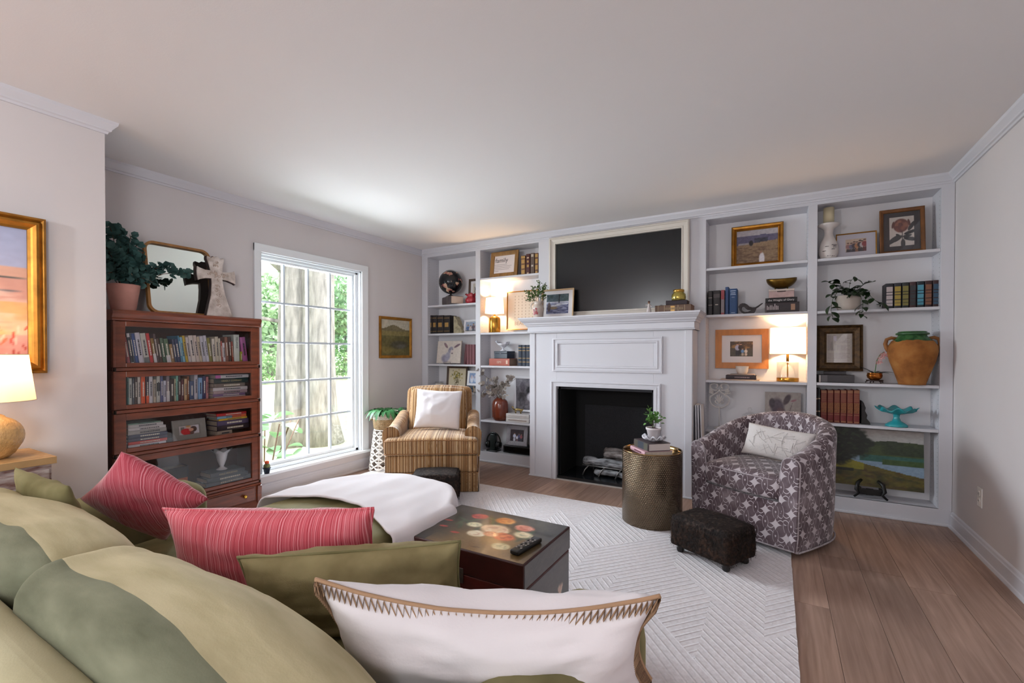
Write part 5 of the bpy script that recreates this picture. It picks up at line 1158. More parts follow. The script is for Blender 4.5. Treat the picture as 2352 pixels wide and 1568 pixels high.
G().lathe([(0.001, 0.002), (0.035, 0.0), (0.037, 0.004), (0.026, 0.010), (0.012, 0.022), (0.018, 0.036), (0.030, 0.07), (0.036, 0.10), (0.040, 0.118), (0.056, 0.138), (0.062, 0.142), (0.054, 0.138), (0.034, 0.115), (0.026, 0.07), (0.010, 0.04)], seg=48, fn=ruff, cap=False).build('body', MILK, vz)

# --- on top of the bookcase
TZ = 1.4645
EUC = mat('eucalyptus_leaf', '3B5A56', 0.65, var=0.4, vscale=14, spec=0.3); TERP = mat('pink_terracotta', 'C08A7E', 0.9, var=0.08, vscale=20)
a = S('X', 0.20, 286, 700)
ep = thing('plant_pot', 'pale pink terracotta pot holding the eucalyptus plant', 'pot', (0.185, a.y, TZ + 0.0005)); 
G().lathe([(0.001, 0.002), (0.058, 0.0), (0.061, 0.004), (0.083, 0.150), (0.085, 0.165), (0.078, 0.165), (0.073, 0.14)], seg=36, cap=False).build('pot', TERP, ep); G().lathe([(0.001, 0.14), (0.074, 0.14)], seg=24, cap=False).build('soil', MATS['potting_soil'], ep)
eu = thing('eucalyptus_plant', 'bushy blue-green eucalyptus spilling past the round-cornered mirror', 'plant', (0.185, a.y, TZ + 0.141))
q = np.random.default_rng(12)
STEM = mat('brown_stem', '5A4638', 0.8)
def disc(c, r, n1, n2, vs, fs):
    o = len(vs)
    for k in range(7):
        an = 2 * PI * k / 7; vs.append(c + n1 * (r * (1.0 + 0.35 * math.cos(an)) * math.cos(an)) + n2 * (r * math.sin(an)))
    vs.append(c + (n1.cross(n2)) * r * 0.18); fs += [(o + k, o + (k + 1) % 7, o + 7) for k in range(7)]
branches = [((0.0, -0.02, 0.36), 16), ((-0.02, -0.10, 0.30), 14), ((0.03, 0.06, 0.28), 14), ((0.05, -0.05, 0.20), 14), ((0.06, 0.07, 0.14), 12), ((0.05, 0.14, 0.12), 12), ((0.04, 0.24, 0.17), 13), ((0.05, 0.36, 0.14), 14), ((-0.02, -0.14, 0.16), 12), ((0.08, -0.12, 0.24), 13), ((0.08, 0.02, 0.08), 12), ((0.07, -0.10, 0.07), 11), ((0.0, 0.10, 0.22), 12), ((0.07, 0.13, 0.05), 10), ((0.02, -0.07, 0.37), 12), ((0.03, 0.03, 0.33), 12), ((-0.04, 0.02, 0.28), 12)]
for (tipx, tipy, tipz), nl in branches:
    tip = Vector((tipx, tipy, tipz)); base_ = Vector((tipx * 0.2, tipy * 0.12, 0)); pts = [base_ + (tip - base_) * s_ + Vector((0, 0, 0.05 * math.sin(PI * s_))) for s_ in (0, 0.25, 0.5, 0.75, 1.0)]
    sp = G().tube(pts, 0.0022, 5).build('sprig', STEM, eu); vs = []; fs = []
    for k in range(nl * 3):
        s_ = 0.18 + 0.82 * k / (nl * 3); j = min(3, int(s_ * 4)); pc_ = pts[j] + (pts[j + 1] - pts[j]) * (s_ * 4 - j)
        out = Vector((q.uniform(-1, 1), q.uniform(-1, 1), q.uniform(-0.6, 0.9))).normalized(); n1 = out; n2 = out.cross(Vector((q.uniform(-1, 1), q.uniform(-1, 1), q.uniform(-1, 1)))).normalized()
        disc(pc_ + out * 0.024, q.uniform(0.017, 0.025), n1, n2, vs, fs)
    G().add(vs, fs, True).build('leaves', EUC, sp, kind='stuff')
# mirror with rounded corners, leaning on the wall
WOODF = mat('honey_wood', '9A6A34', 0.45, var=0.25, vscale=8, stretch=(4, 4, 1))
a, b = S('X', 0.10, 357, 715), S('X', 0.04, 497, 562)
mw, mh = 0.415, 0.498
mr = thing('leaning_mirror', 'round-cornered mirror in a honey wood frame on the mahogany bookcase', 'mirror', (0.115, -2.628, TZ + 0.004), PI / 2, rx=-0.16)
def rrect(w, h, r, n=8):
    p = []
    for cx_, cz_, a0 in ((w / 2 - r, r, -PI / 2), (w / 2 - r, h - r, 0), (-w / 2 + r, h - r, PI / 2), (-w / 2 + r, r, PI)):
        for k in range(n + 1): a_ = a0 + PI / 2 * k / n; p.append((cx_ + r * math.cos(a_), cz_ + r * math.sin(a_)))
    return p
O, I = rrect(mw, mh, 0.06), [(x, z + 0.016) for x, z in rrect(mw - 0.032, mh - 0.032, 0.046)]
n = len(O); vs = [(x, 0.0, z) for x, z in O] + [(x, -0.028, z) for x, z in O] + [(x, -0.028, z) for x, z in I] + [(x, -0.010, z) for x, z in I]
G().add(vs, [(r_ * n + i, r_ * n + (i + 1) % n, (r_ + 1) * n + (i + 1) % n, (r_ + 1) * n + i) for r_ in range(3) for i in range(n)]).build('frame', WOODF, mr)
G().add([(x, -0.010, z) for x, z in I], [tuple(range(n))]).build('mirror_glass', mat('mirror_silver', 'DCE2DC', 0.03, metal=1.0), mr)
# carved cross
CRW = mat('distressed_cross', 'E2D8D2', 0.8, var=0.0, vscale=18, col2='A3948A', bump=0.5, bscale=50, detail=6); CRD = mat('dark_cross_edge', '2E1C1C', 0.7)
cr = thing('wooden_cross', 'distressed white wooden cross leaning in front of the mirror', 'cross', (0.205, -2.43, TZ + 0.002), PI / 2, rx=-0.13)
half = [(0.088, 0.0), (0.070, 0.06), (0.048, 0.13), (0.038, 0.20), (0.037, 0.235), (0.075, 0.232), (0.112, 0.222), (0.126, 0.214), (0.130, 0.245), (0.131, 0.270), (0.126, 0.300), (0.112, 0.293), (0.075, 0.284), (0.040, 0.284), (0.046, 0.320), (0.058, 0.355), (0.056, 0.372), (0.03, 0.366), (0.014, 0.376)]
half = [(x * 1.06, z * 1.2) for x, z in half]
poly = half + [(0, 0.449)] + [(-x, z) for x, z in half[::-1]]
G().prism(poly, -0.0, 0.028).build('backing', CRD, cr); G().prism([(x * 0.96, 0.003 + z * 0.985) for x, z in poly], -0.012, 0.0).build('carved_face', CRW, cr, 0.003)
orn = G(); q = np.random.default_rng(8)
for k in range(42):
    z_ = q.uniform(0.08, 0.42); x_ = q.uniform(-0.016, 0.016); 
    if k % 3 == 0: z_, x_ = q.uniform(0.295, 0.325), q.uniform(-0.08, 0.08)
    a0 = q.uniform(0, 6.3); r_ = q.uniform(0.006, 0.012); orn.tube([(x_ + r_ * math.cos(a0 + s_) * (1 - 0.1 * s_), -0.013, z_ + r_ * math.sin(a0 + s_) * (1 - 0.1 * s_)) for s_ in np.linspace(0, 4.6, 9)], 0.0022, 5)
orn.build('scroll_carving', mat('cross_carving', 'B8A496', 0.8, var=0.3, vscale=60), cr, kind='stuff')
# cactus on the sill
a = S('Z', 0.204, 613, 1087)
kp = thing('potted_cactus', 'tiny cactus with an orange top in a navy pot on the sill', 'cactus', (max(a.x, 0.0), a.y, 0.2035))
G().lathe([(0.001, 0.001), (0.020, 0.0), (0.027, 0.042), (0.031, 0.044), (0.031, 0.052), (0.026, 0.052), (0.024, 0.044)], seg=20, cap=False).build('pot', mat('navy_glaze', '1F2A38', 0.3), kp)
G().lathe([(0.001, 0.04), (0.018, 0.042), (0.024, 0.056), (0.024, 0.070), (0.016, 0.082), (0.002, 0.086)], seg=24, fn=lambda r, z, a: (r * (1 + 0.08 * math.cos(9 * a)), z), cap=False).build('stem', mat('cactus_green', '7C8458', 0.7), kp)
G().lathe([(0.002, 0.082), (0.014, 0.084), (0.018, 0.094), (0.014, 0.104), (0.002, 0.108)], seg=20, fn=lambda r, z, a: (r * (1 + 0.10 * math.cos(7 * a)), z), cap=False).build('flower', mat('orange_cactus', 'E85A28', 0.6), kp)
# small landscape on the window wall
def mead(U, V):
    p = P(U, V, 'B4AE9C'); n = fbm(U, V, 4, 4, 2); hill = 0.72 + 0.13 * np.exp(-((U - 0.42) / 0.25) ** 2) + 0.02 * n
    p.mix(V < hill, '6E6448'); p.mix((V < 0.66 + 0.04 * n), '7E7244'); p.mix((V < 0.55) * np.clip(n * 1.6 - 0.2, 0, 1), '4E4A28'); p.mix((V < 0.5) * 0.5, '5A5228')
    p.ell(0.62, 0.30, 0.38, 0.14, '3A382C', 0, 0.4, 0.85).ell(0.70, 0.26, 0.22, 0.08, '5E5C54', 0, 0.5, 0.8); p.ell(0.15, 0.15, 0.3, 0.13, '7A6A34', 0, 0.6, 0.8)
    return p.grain(0.16, 22, 4).out()
a, b = S('X', 0.02, 873, 823), S('X', 0.02, 946, 732)
frame('landscape_painting', 'small gilt-framed meadow landscape on the wall beside the window', (0.004, (a.y + b.y) / 2, 1.152), b.y - a.y, b.z - 1.152, PI / 2, 0.0, 0.030, 0.018, GOLD, 0, None, mead, (50, 46), cat='painting', art='canvas')
# large painting over the side table
def dune(U, V):
    p = P(U, V, 'B4B8D4'); n = fbm(U, V, 3, 4, 5); p.mix(np.clip((V - 0.75) * 3, 0, 0.4), 'A8B0D0'); p.mix(V < 0.70 + 0.05 * n, 'E0AE98'); p.mix((V < 0.60 + 0.06 * n), 'D8A090'); p.mix((V < 0.56) * np.clip((fbm(U, V, 6, 3, 9, 1, 4) - 0.5) * 6, 0, 0.8), 'E8C0B0')
    p.ell(0.86, 0.63, 0.16, 0.010, '4A5858', -0.05, 0.5).ell(0.93, 0.52, 0.07, 0.008, '586470', 0, 0.5)
    p.mix((V < 0.44) * np.clip((fbm(U, V, 5, 4, 12) - 0.35) * 3, 0, 0.95), 'E8B478'); p.mix((V < 0.36) * np.clip((fbm(U, V, 7, 4, 14) - 0.45) * 4, 0, 0.9), 'F2C8A8'); p.mix((V < 0.2) * 0.5, 'E88C8C')
    q = np.random.default_rng(6)
    for k in range(30): p.ell(q.uniform(0.6, 1), q.uniform(0.02, 0.3), 0.006, 0.035, ['C83828', 'E06038', 'F0D8C0'][k % 3], q.uniform(-0.4, 0.4), 0.4, 0.8)
    p.ell(0.74, 0.42, 0.05, 0.05, '6A6070', 0, 0.5, 0.7).ell(0.80, 0.40, 0.06, 0.07, 'D89850', 0, 0.5, 0.8)
    return p.grain(0.05, 30, 2).out()
frame('dune_painting', 'large pastel landscape painting in a moulded gold frame above the lamp', (XN + 0.004, -3.452 - 0.5, 1.107), 1.0, 0.747, PI / 2, 0.0, 0.062, 0.034, GOLD, 0, None, dune, (110, 80), prof=[(0, 0), (0, 0.028), (0.010, 0.036), (0.018, 0.026), (0.026, 0.036), (0.036, 0.038), (0.046, 0.026), (0.052, 0.020), (0.062, 0.016), (0.062, 0.001)], cat='painting', art='canvas')
# ================================================================ things on the built-in shelves, mantel and drum table
def lb(px, py, Y): return S('Y', Y, px, py)
def cyl(t, name, prof, m, seg=28, fn=None, c=(0, 0, 0), cap=False): return G().lathe(prof, c, seg, fn, cap).build(name, m, t)
Z1, Z2, Z3, Z4 = (lambda k: BZ['B1'][k]), (lambda k: BZ['B2'][k]), (lambda k: BZ['B3'][k]), (lambda k: BZ['B4'][k])
GILT = mat('gilt_print', 'B08A50', 0.4, metal=0.5)
def setbooks(pxs, Y, z, tops, cols, labels, group, d=0.14, bands=(), lean=0.0, **k):
    for i, (a, c) in enumerate(pxs):
        xa, xc = xY(a, Y), xY(c, Y); top = tops if isinstance(tops, (int, float)) else tops[i]
        book(labels if isinstance(labels, str) else labels[i], ((xa + xc) / 2, Y, z + 0.0008 + abs(math.sin(lean)) * (xc - xa) / 2), 0, (xc - xa) * 0.95, zY((a + c) / 2, top, Y) - z, d, cols if isinstance(cols, str) else cols[i], bands=bands[i] if bands and isinstance(bands[0], list) else bands, group=group, lean=lean, **k)
# ---------------------------------------------------------------- bay beside the window wall
p = lb(1027, 700, 0.06)
book('thick grey-brown book lying under the black globe', (p.x + 0.045, -0.012, Z1(0) + 0.001), math.radians(-28), 0.088, 0.25, 0.16, '4A4243', lying=True, bands=[(0.55, 0.62, '6A605C')], pages=mat('pale_pages', 'CDBBAA', 0.85))
gz = Z1(0) + 0.0905
gb_ = thing('globe', 'black ocean globe with pink continents on a thick book', 'globe', (0.395, 0.06, gz))
cyl(gb_, 'foot', [(0.001, 0.0), (0.062, 0.0), (0.058, 0.008), (0.03, 0.020), (0.008, 0.032), (0.008, 0.04)], mat('chrome_globe_foot', '8A8684', 0.25, metal=0.9))
def globemat():
    m, nt, b = nodes('globe_map', 0.25); N = NB(nt); v, x, y, z = N.xyz('Object'); n = N.noise(v, 13.0, 4)
    n2 = N.noise(v, 22, 2); land = N.m('GREATER_THAN', n, 0.56)
    nt.links.new(N.mix(land, '0E1116', N.ramp(n2, [(0.35, '8E4048'), (0.5, 'B98A76'), (0.65, 'C8AE92')])), b.inputs['Base Color']); b.inputs['Coat Weight'].default_value = 0.4; return m
GR = 0.140; gc = 0.036 + GR
cyl(gb_, 'sphere', [(max(0.001, GR * math.sin(PI * k / 24)), gc - GR * math.cos(PI * k / 24)) for k in range(25)], globemat(), 40)
G().tube([((GR + 0.006) * math.sin(a_) * math.cos(0.5), (GR + 0.006) * math.sin(a_) * math.sin(0.5), gc + (GR + 0.006) * math.cos(a_)) for a_ in np.linspace(-0.4, PI, 22)], 0.003, 6).build('meridian_arm', mat('nickel', 'A8A4A0', 0.3, metal=1.0), gb_)
RUBY = mat('ruby_glass', 'A82A38', 0.2, spec=0.7)
p = lb(1081, 695, 0.07)
rv = thing('ruffled_vase', 'small ruby red glass vase with ruffled neck beside the globe', 'vase', (p.x, 0.08, Z1(0) + 0.001))
cyl(rv, 'body', [(0.001, 0.001), (0.045, 0.0), (0.066, 0.022), (0.068, 0.045), (0.05, 0.07), (0.040, 0.082), (0.058, 0.105), (0.066, 0.112), (0.056, 0.104), (0.034, 0.082)], RUBY, 40, lambda r, z, a: (r * (1 + (0.16 if z > 0.09 else 0.03) * math.sin(6 * a)), z + (0.008 * math.cos(6 * a) if z > 0.09 else 0)))
def botan(bgc, ink, seed, n=16, tall=True):
    def f(U, V):
        p = P(U, V, bgc); q = np.random.default_rng(seed)
        p.rect(0.49, 0.51, 0.12, 0.75, ink)
        for k in range(n):
            y = 0.22 + 0.6 * k / n; s_ = 1 if k % 2 else -1; p.ell(0.5 + s_ * q.uniform(0.08, 0.2), y, 0.11, 0.035, ink, s_ * 0.7, 0.3, 0.9)
        return p.grain(0.05, 20, seed).out()
    return f
DWOOD = mat('dark_walnut', '4A3424', 0.5, var=0.25, vscale=10, stretch=(5, 5, 1))
x_ = xY(1076, 0.165, 660)
frame('botanical_print', 'walnut-framed dark botanical print behind the ruby vase', (x_ + 0.105, 0.165, Z1(0) + 0.001), 0.205, 0.30, 0, 0.06, 0.026, 0.014, DWOOD, 0.03, None, botan('CFC6BC', '2A2A2C', 3), (30, 36))
DK = '211B1C'
setbooks([(986, 992), (992.6, 1003), (1003.6, 1018), (1018.6, 1033)], 0.05, Z1(1), 724, DK, ['slim black leather book at the open end of the gilt set', 'black gilt leather book beside the slim one at the set end', 'third black gilt leather book, next but one to the cream corbel', 'black gilt leather book touching the cream corbel'], 'black leather set', bands=[(0.36, 0.60, GILT, -0.3, 0.3), (0.12, 0.14, GILT), (0.84, 0.86, GILT)])
p = lb(1040, 765, 0.05)
cb_ = thing('corbel_bookend', 'cream carved scroll corbel holding up the black leather books', 'bookend', (p.x + 0.01, 0.05, Z1(1) + 0.001))
prof = [(0, 0), (0.115, 0), (0.118, 0.02), (0.10, 0.05), (0.085, 0.075), (0.066, 0.10), (0.058, 0.14), (0.034, 0.17), (0.02, 0.197), (0, 0.20)]
COR = mat('cream_plaster', 'A79C82', 0.85, var=0.2, vscale=30, bump=0.5, bscale=50)
G().prism(prof, 0.0, 0.09).build('body', COR, cb_, 0.004)
sc_ = G()
for (cx_, cz_, r_) in ((0.07, 0.055, 0.034), (0.035, 0.135, 0.026), (0.03, 0.07, 0.02), (0.09, 0.022, 0.016)):
    sc_.tube([(cx_ + r_ * (1 - s_ / 9) * math.cos(s_), -0.003, cz_ + r_ * (1 - s_ / 9) * math.sin(s_)) for s_ in np.linspace(0, 8, 26)], 0.005, 6)
sc_.build('scroll_relief', COR, cb_, kind='stuff')
SNAP = lambda *a, **k: people(*a, **k)
WF = mat('white_frame_paint', 'DEDCE0', 0.45)
x_ = xY(1064, 0.10, 750)
frame('photo_frame', 'white-framed group snapshot beside the cream corbel', (x_ + 0.115, 0.10, Z1(1) + 0.001), 0.23, 0.155, math.radians(-6), 0.12, 0.018, 0.012, WF, 0.006, None, people('8A94A8', [(0.2, -0.3, 1.0, '4A6088', '30343C', '3A2A22'), (0.42, -0.3, 0.9, 'B8A8A8', '40404A', '4A3428'), (0.65, -0.25, 1.05, '5A4A50', '30343C', '2A2020'), (0.86, -0.3, 0.9, '9A8890', '40404A', '6A4A38')], ('6A7068', 'A8B0B8', 0.1), 4), (36, 26))
def goat(U, V):
    p = P(U, V, 'CCC0B6'); p.ell(0.34, 0.20, 0.17, 0.24, '8A8494', 0.2, 0.5).ell(0.46, 0.30, 0.13, 0.26, '9A96A6', -0.15, 0.4)
    p.ell(0.57, 0.60, 0.11, 0.17, '8E8A9A', -0.3, 0.3).ell(0.63, 0.52, 0.07, 0.11, 'C8B8B4', -0.2, 0.4).ell(0.64, 0.44, 0.045, 0.035, '5A4A50', 0, 0.4)
    p.ell(0.36, 0.80, 0.055, 0.16, '6E5660', 0.55, 0.3).ell(0.83, 0.78, 0.055, 0.17, '6E5660', -0.95, 0.3).ell(0.37, 0.80, 0.025, 0.10, 'A07A80', 0.55, 0.4)
    p.ell(0.54, 0.62, 0.018, 0.022, '1E1A20').ell(0.66, 0.60, 0.016, 0.02, '1E1A20'); return p.grain(0.10, 16, 7).out()
p0, p1 = lb(1003, 835, 0.06), lb(1057, 800, 0.06)
cv = thing('goat_canvas', 'small canvas painting of a grey goat propped on a wire easel', 'painting', ((p0.x + p1.x) / 2, 0.055, Z1(2) + 0.012), rx=-0.13); gw = p1.x - p0.x
G().box(-gw / 2, gw / 2, 0, 0.018, 0, 0.265).build('stretcher', mat('canvas_edge', 'C8BEB4', 0.9), cv); picture('canvas', gw, 0.265, goat, 50, 44, cv, -0.0006)
ez = thing('wire_easel', 'little bent wire easel under the goat canvas', 'easel', ((p0.x + p1.x) / 2, 0.05, Z1(2) + 0.003))
for s_ in (-1, 1): G().tube([(s_ * 0.05, 0.10, 0), (s_ * 0.05, -0.012, 0), (s_ * 0.05, -0.014, 0.022)], 0.0022, 6).build('arm', mat('easel_wire', '4A3A30', 0.5, metal=0.5), ez)
G().tube([(-0.05, -0.014, 0.022), (0.05, -0.014, 0.022)], 0.0022, 6).build('front_bar', MATS['easel_wire'], ez)
setbooks([(1064.5, 1069.5)], 0.06, Z1(2), 791, '5A2A30', 'maroon cloth book leaning against three upright maroon ones', 'maroon books', lean=0.10)
setbooks([(1071, 1076.5), (1077, 1083), (1083.5, 1090)], 0.06, Z1(2), 791, '7A4A50', ['dusty maroon book the leaning maroon book rests on', 'middle one of three upright dusty maroon books', 'upright dusty maroon book against the shelf divider'], 'maroon books')
p = lb(1008, 893, 0.07)
jc = thing('candle_jar', 'white candle in a glass jar with a tan band', 'candle', (p.x, 0.08, Z1(3) + 0.001))
cyl(jc, 'candle', [(0.001, 0.003), (0.047, 0.003), (0.047, 0.085), (0.001, 0.085)], mat('candle_wax', 'E6DED2', 0.6)); cyl(jc, 'jar', [(0.001, 0.0), (0.053, 0.0), (0.053, 0.105), (0.050, 0.105), (0.050, 0.004)], GLASS, 32); cyl(jc, 'band', [(0.0545, 0.03), (0.0545, 0.058)], mat('jute_band', 'A08458', 0.9), 32)
def herb(U, V):
    p = P(U, V, 'D4C8AC'); q = np.random.default_rng(5)
    for k in range(60): p.ell(0.5 + q.normal(0, 0.15), 0.66 + q.normal(0, 0.11), 0.05, 0.03, ['8A7A2E', 'A8923C', '5E5A2A'][k % 3], q.uniform(0, 3), 0.4, 0.85)
    for k in range(40): p.ell(0.5 + q.normal(0, 0.10), 0.30 + q.normal(0, 0.13), 0.035, 0.03, ['5A4A30', '6E5E40'][k % 2], q.uniform(0, 3), 0.4, 0.85)
    return p.out()
x0_, x1_ = xY(1026, 0.14, 860), xY(1073, 0.14, 860)
frame('herb_print', 'dark wood framed yellow herb print on the shelf behind the armchair', ((x0_ + x1_) / 2, 0.14, Z1(3) + 0.001), x1_ - x0_, 0.292, 0, 0.08, 0.026, 0.014, DWOOD, 0, None, herb, (36, 40))
for k, (c, w_) in enumerate((('1F2C3C', 0.26), ('1C2634', 0.25))):
    book(['navy book at the bottom under the baby photo', 'navy book directly under the baby photo'][k], (0.70, 0.02, Z1(3) + 0.001 + k * 0.036), 0, 0.035, w_ - 0.08, 0.11, c, lying=True, bands=[(0.2, 0.24, GILT), (0.76, 0.8, GILT)])
def baby(U, V):
    p = P(U, V, '7A90B4'); p.ell(0.3, 0.4, 0.22, 0.38, 'C8CCD8', 0, 0.2).ell(0.72, 0.5, 0.22, 0.4, 'B8C4D8', 0, 0.2).ell(0.28, 0.62, 0.13, 0.2, 'B8A8B0', 0, 0.3).ell(0.62, 0.6, 0.1, 0.16, 'A89AA8', 0, 0.3); return p.grain(0.12, 16, 3).out()
frame('photo_frame', 'white-framed blue-toned baby photograph standing on two navy books', (0.705, 0.075, Z1(3) + 0.0735), 0.165, 0.17, 0, 0.12, 0.026, 0.012, WF, 0, None, baby, (26, 26))
# ---------------------------------------------------------------- bay next to the fireplace, window side
x0_, x1_ = xY(1126, 0.06, 636), xY(1189.5, 0.06, 631); fh_ = zY(1160, 579, 0.09) - Z2(0)
ff_ = frame('word_print', 'wood-framed family definition print on the top shelf', ((x0_ + x1_) / 2, 0.055, Z2(0) + 0.001), (x1_ - x0_) * 0.985, fh_ * 1.03, 0, 0.14, 0.045, 0.016, mat('golden_oak_frame', '8A6230', 0.5, var=0.25, vscale=9, stretch=(4, 4, 1)), 0, None, lambda U, V: P(U, V, 'DCCFCB').out(), (4, 4), cat='framed print')
INK = mat('print_ink', '2A2628', 0.8)
w2 = (x1_ - x0_)
text('family', 0.085, INK, ff_, (-0.118, -0.0052, fh_ * 0.60), align='LEFT', width=w2 * 0.46)
for k in range(5): G().box(-0.14, -0.14 + w2 * (0.5, 0.66, 0.62, 0.58, 0.2)[k], -0.0052, -0.0048, fh_ * (0.50 - k * 0.065), fh_ * (0.50 - k * 0.065) + 0.004).build('text_line', mat('faint_ink', '8E8280', 0.8), ff_)
setbooks([(1196, 1206.5), (1207.5, 1217), (1218, 1227), (1228, 1236)], 0.05, Z2(0), [587, 583, 581, 581], ['6E4A30', '4A1E1C', '5A463C', '5E3A2C'], ['tan-brown gilt book at the open end of the top shelf row', 'oxblood gilt book between two brown ones, top shelf', 'grey-brown book with pale emblems on the top shelf', 'brown gilt book against the fireplace pilaster, top shelf'], 'gilt books on the top shelf', bands=[[(0.86, 0.97, GILT), (0.60, 0.80, GILT, -0.35, 0.35), (0.34, 0.52, GILT, -0.35, 0.35), (0.06, 0.26, GILT, -0.35, 0.35)], [(0.78, 0.84, 'C8A888', -0.25, 0.25), (0.58, 0.68, GILT, -0.2, 0.2), (0.36, 0.48, GILT, -0.25, 0.25), (0.04, 0.10, 'C8A888', -0.2, 0.2)], [(0.82, 0.95, 'B8A898', -0.3, 0.3), (0.36, 0.44, 'B8A898', -0.25, 0.25)], [(0.8, 0.95, GILT, -0.4, 0.4), (0.5, 0.72, GILT, -0.35, 0.35), (0.2, 0.42, GILT, -0.35, 0.35), (0.03, 0.14, GILT, -0.3, 0.3)]])
LAMPX = xY(1136, 0.085, 745)
l2 = thing('shelf_lamp', 'small brass cylinder lamp glowing on the shelf left of the mantel', 'lamp', (LAMPX, 0.085, Z2(1) + 0.001))
cyl(l2, 'base', [(0.001, 0.0), (0.064, 0.0), (0.066, 0.003), (0.066, 0.155), (0.058, 0.172), (0.03, 0.184), (0.012, 0.186), (0.012, 0.205)], mat('satin_brass', 'C08C3C', 0.22, metal=1.0), 36)
cyl(l2, 'shade', [(0.106, 0.215), (0.094, 0.385)], SHADE, 40); bulb(l2, (0, 0, 0.245), 12.0, 0.022)
x0_ = xY(1165, 0.17, 710); zt = zY(1200, 668, 0.18)
bp_ = frame('word_print', 'thin gold-framed print with rows of tiny marks behind the mantel end', ((x0_ + 1.572) / 2, 0.165, Z2(1) + 0.03), 1.572 - x0_, zt - Z2(1) - 0.03, 0, 0.03, 0.010, 0.014, mat('thin_gold', 'B07C34', 0.35, metal=0.8), 0, None, lambda U, V: P(U, V, 'E6D2BC').out(), (4, 4), cat='framed print')
mk = G(); hh_ = zt - Z2(1) - 0.03
for r_ in range(8):
    for c_ in range(7): mk.box(-0.135 + c_ * 0.044, -0.127 + c_ * 0.044, -0.0052, -0.0048, hh_ * 0.30 + r_ * hh_ * 0.078, hh_ * 0.30 + r_ * hh_ * 0.078 + 0.016)
mk.build('printed_marks', mat('sand_ink', 'C2A88E', 0.8), bp_, kind='stuff')
text('BEAUTIFUL', 0.05, mat('sand_ink2', 'B89A7E', 0.8), bp_, (0.0, -0.0054, hh_ * 0.12), width=0.27)
# milk glass, box, salmon book
x0_, x1_ = xY(1121, 0.05, 830), xY(1167, 0.05, 830)
book('salmon pink book lying under the navy box', ((x0_ + x1_) / 2 + 0.02, 0.04, Z2(2) + 0.001), math.radians(-6), 0.078, x1_ - x0_ + 0.02, 0.15, 'A85848', lying=True, bands=[(0.84, 0.92, 'D8BCA8', -0.25, 0.25)], title='ISMI', tcol='D8BCA8', pages=mat('tan_pages', '8A7462', 0.9))
x0_, x1_ = xY(1131, 0.05, 815), xY(1163, 0.05, 815)
nb = thing('keepsake_box', 'small navy lidded box between the salmon book and milk glass dish', 'box', ((x0_ + x1_) / 2 + 0.01, 0.06, Z2(2) + 0.0805), math.radians(-10)); NV = mat('navy_box_lacquer', '26303F', 0.35)
G().box(-0.095, 0.095, 0, 0.13, 0, 0.054).build('body', NV, nb, 0.003); G().box(-0.097, 0.097, -0.002, 0.132, 0.055, 0.080).build('lid', NV, nb, 0.003); G().box(-0.006, 0.006, -0.004, 0, 0.045, 0.06).build('clasp', mat('pewter', '5A5A60', 0.4, metal=0.8), nb)
hn = thing('hen_dish', 'white milk glass footed dish with fluted rim on the navy box', 'dish', ((x0_ + x1_) / 2 + 0.01, 0.115, Z2(2) + 0.1615))
cyl(hn, 'dish', [(0.001, 0.002), (0.036, 0.0), (0.037, 0.005), (0.012, 0.018), (0.012, 0.034), (0.035, 0.05), (0.062, 0.074), (0.074, 0.095), (0.066, 0.090), (0.03, 0.056)], MILK, 48, lambda r, z, a: (r * (1 + (0.08 if z > 0.07 else 0) * math.sin(8 * a)), z + (0.009 * math.cos(2 * a) if z > 0.07 else 0)))
G().tube([(-0.068, 0, 0.088), (-0.086, 0, 0.098), (-0.094, 0, 0.112), (-0.084, 0, 0.118), (-0.076, 0, 0.106)], [0.007, 0.007, 0.007, 0.006, 0.003], 8).build('handle', MILK, hn)
setbooks([(1190, 1198.5), (1199, 1207.5), (1208, 1217)], 0.05, Z2(2), 792, '1F2B3C', ['navy gilt-ruled volume facing the keepsake box', 'middle navy gilt-ruled volume of three', 'navy gilt-ruled volume against the fireplace side stile'], 'navy leather set', bands=[(0.18, 0.20, GILT), (0.36, 0.38, GILT), (0.72, 0.74, GILT), (0.86, 0.88, GILT)])
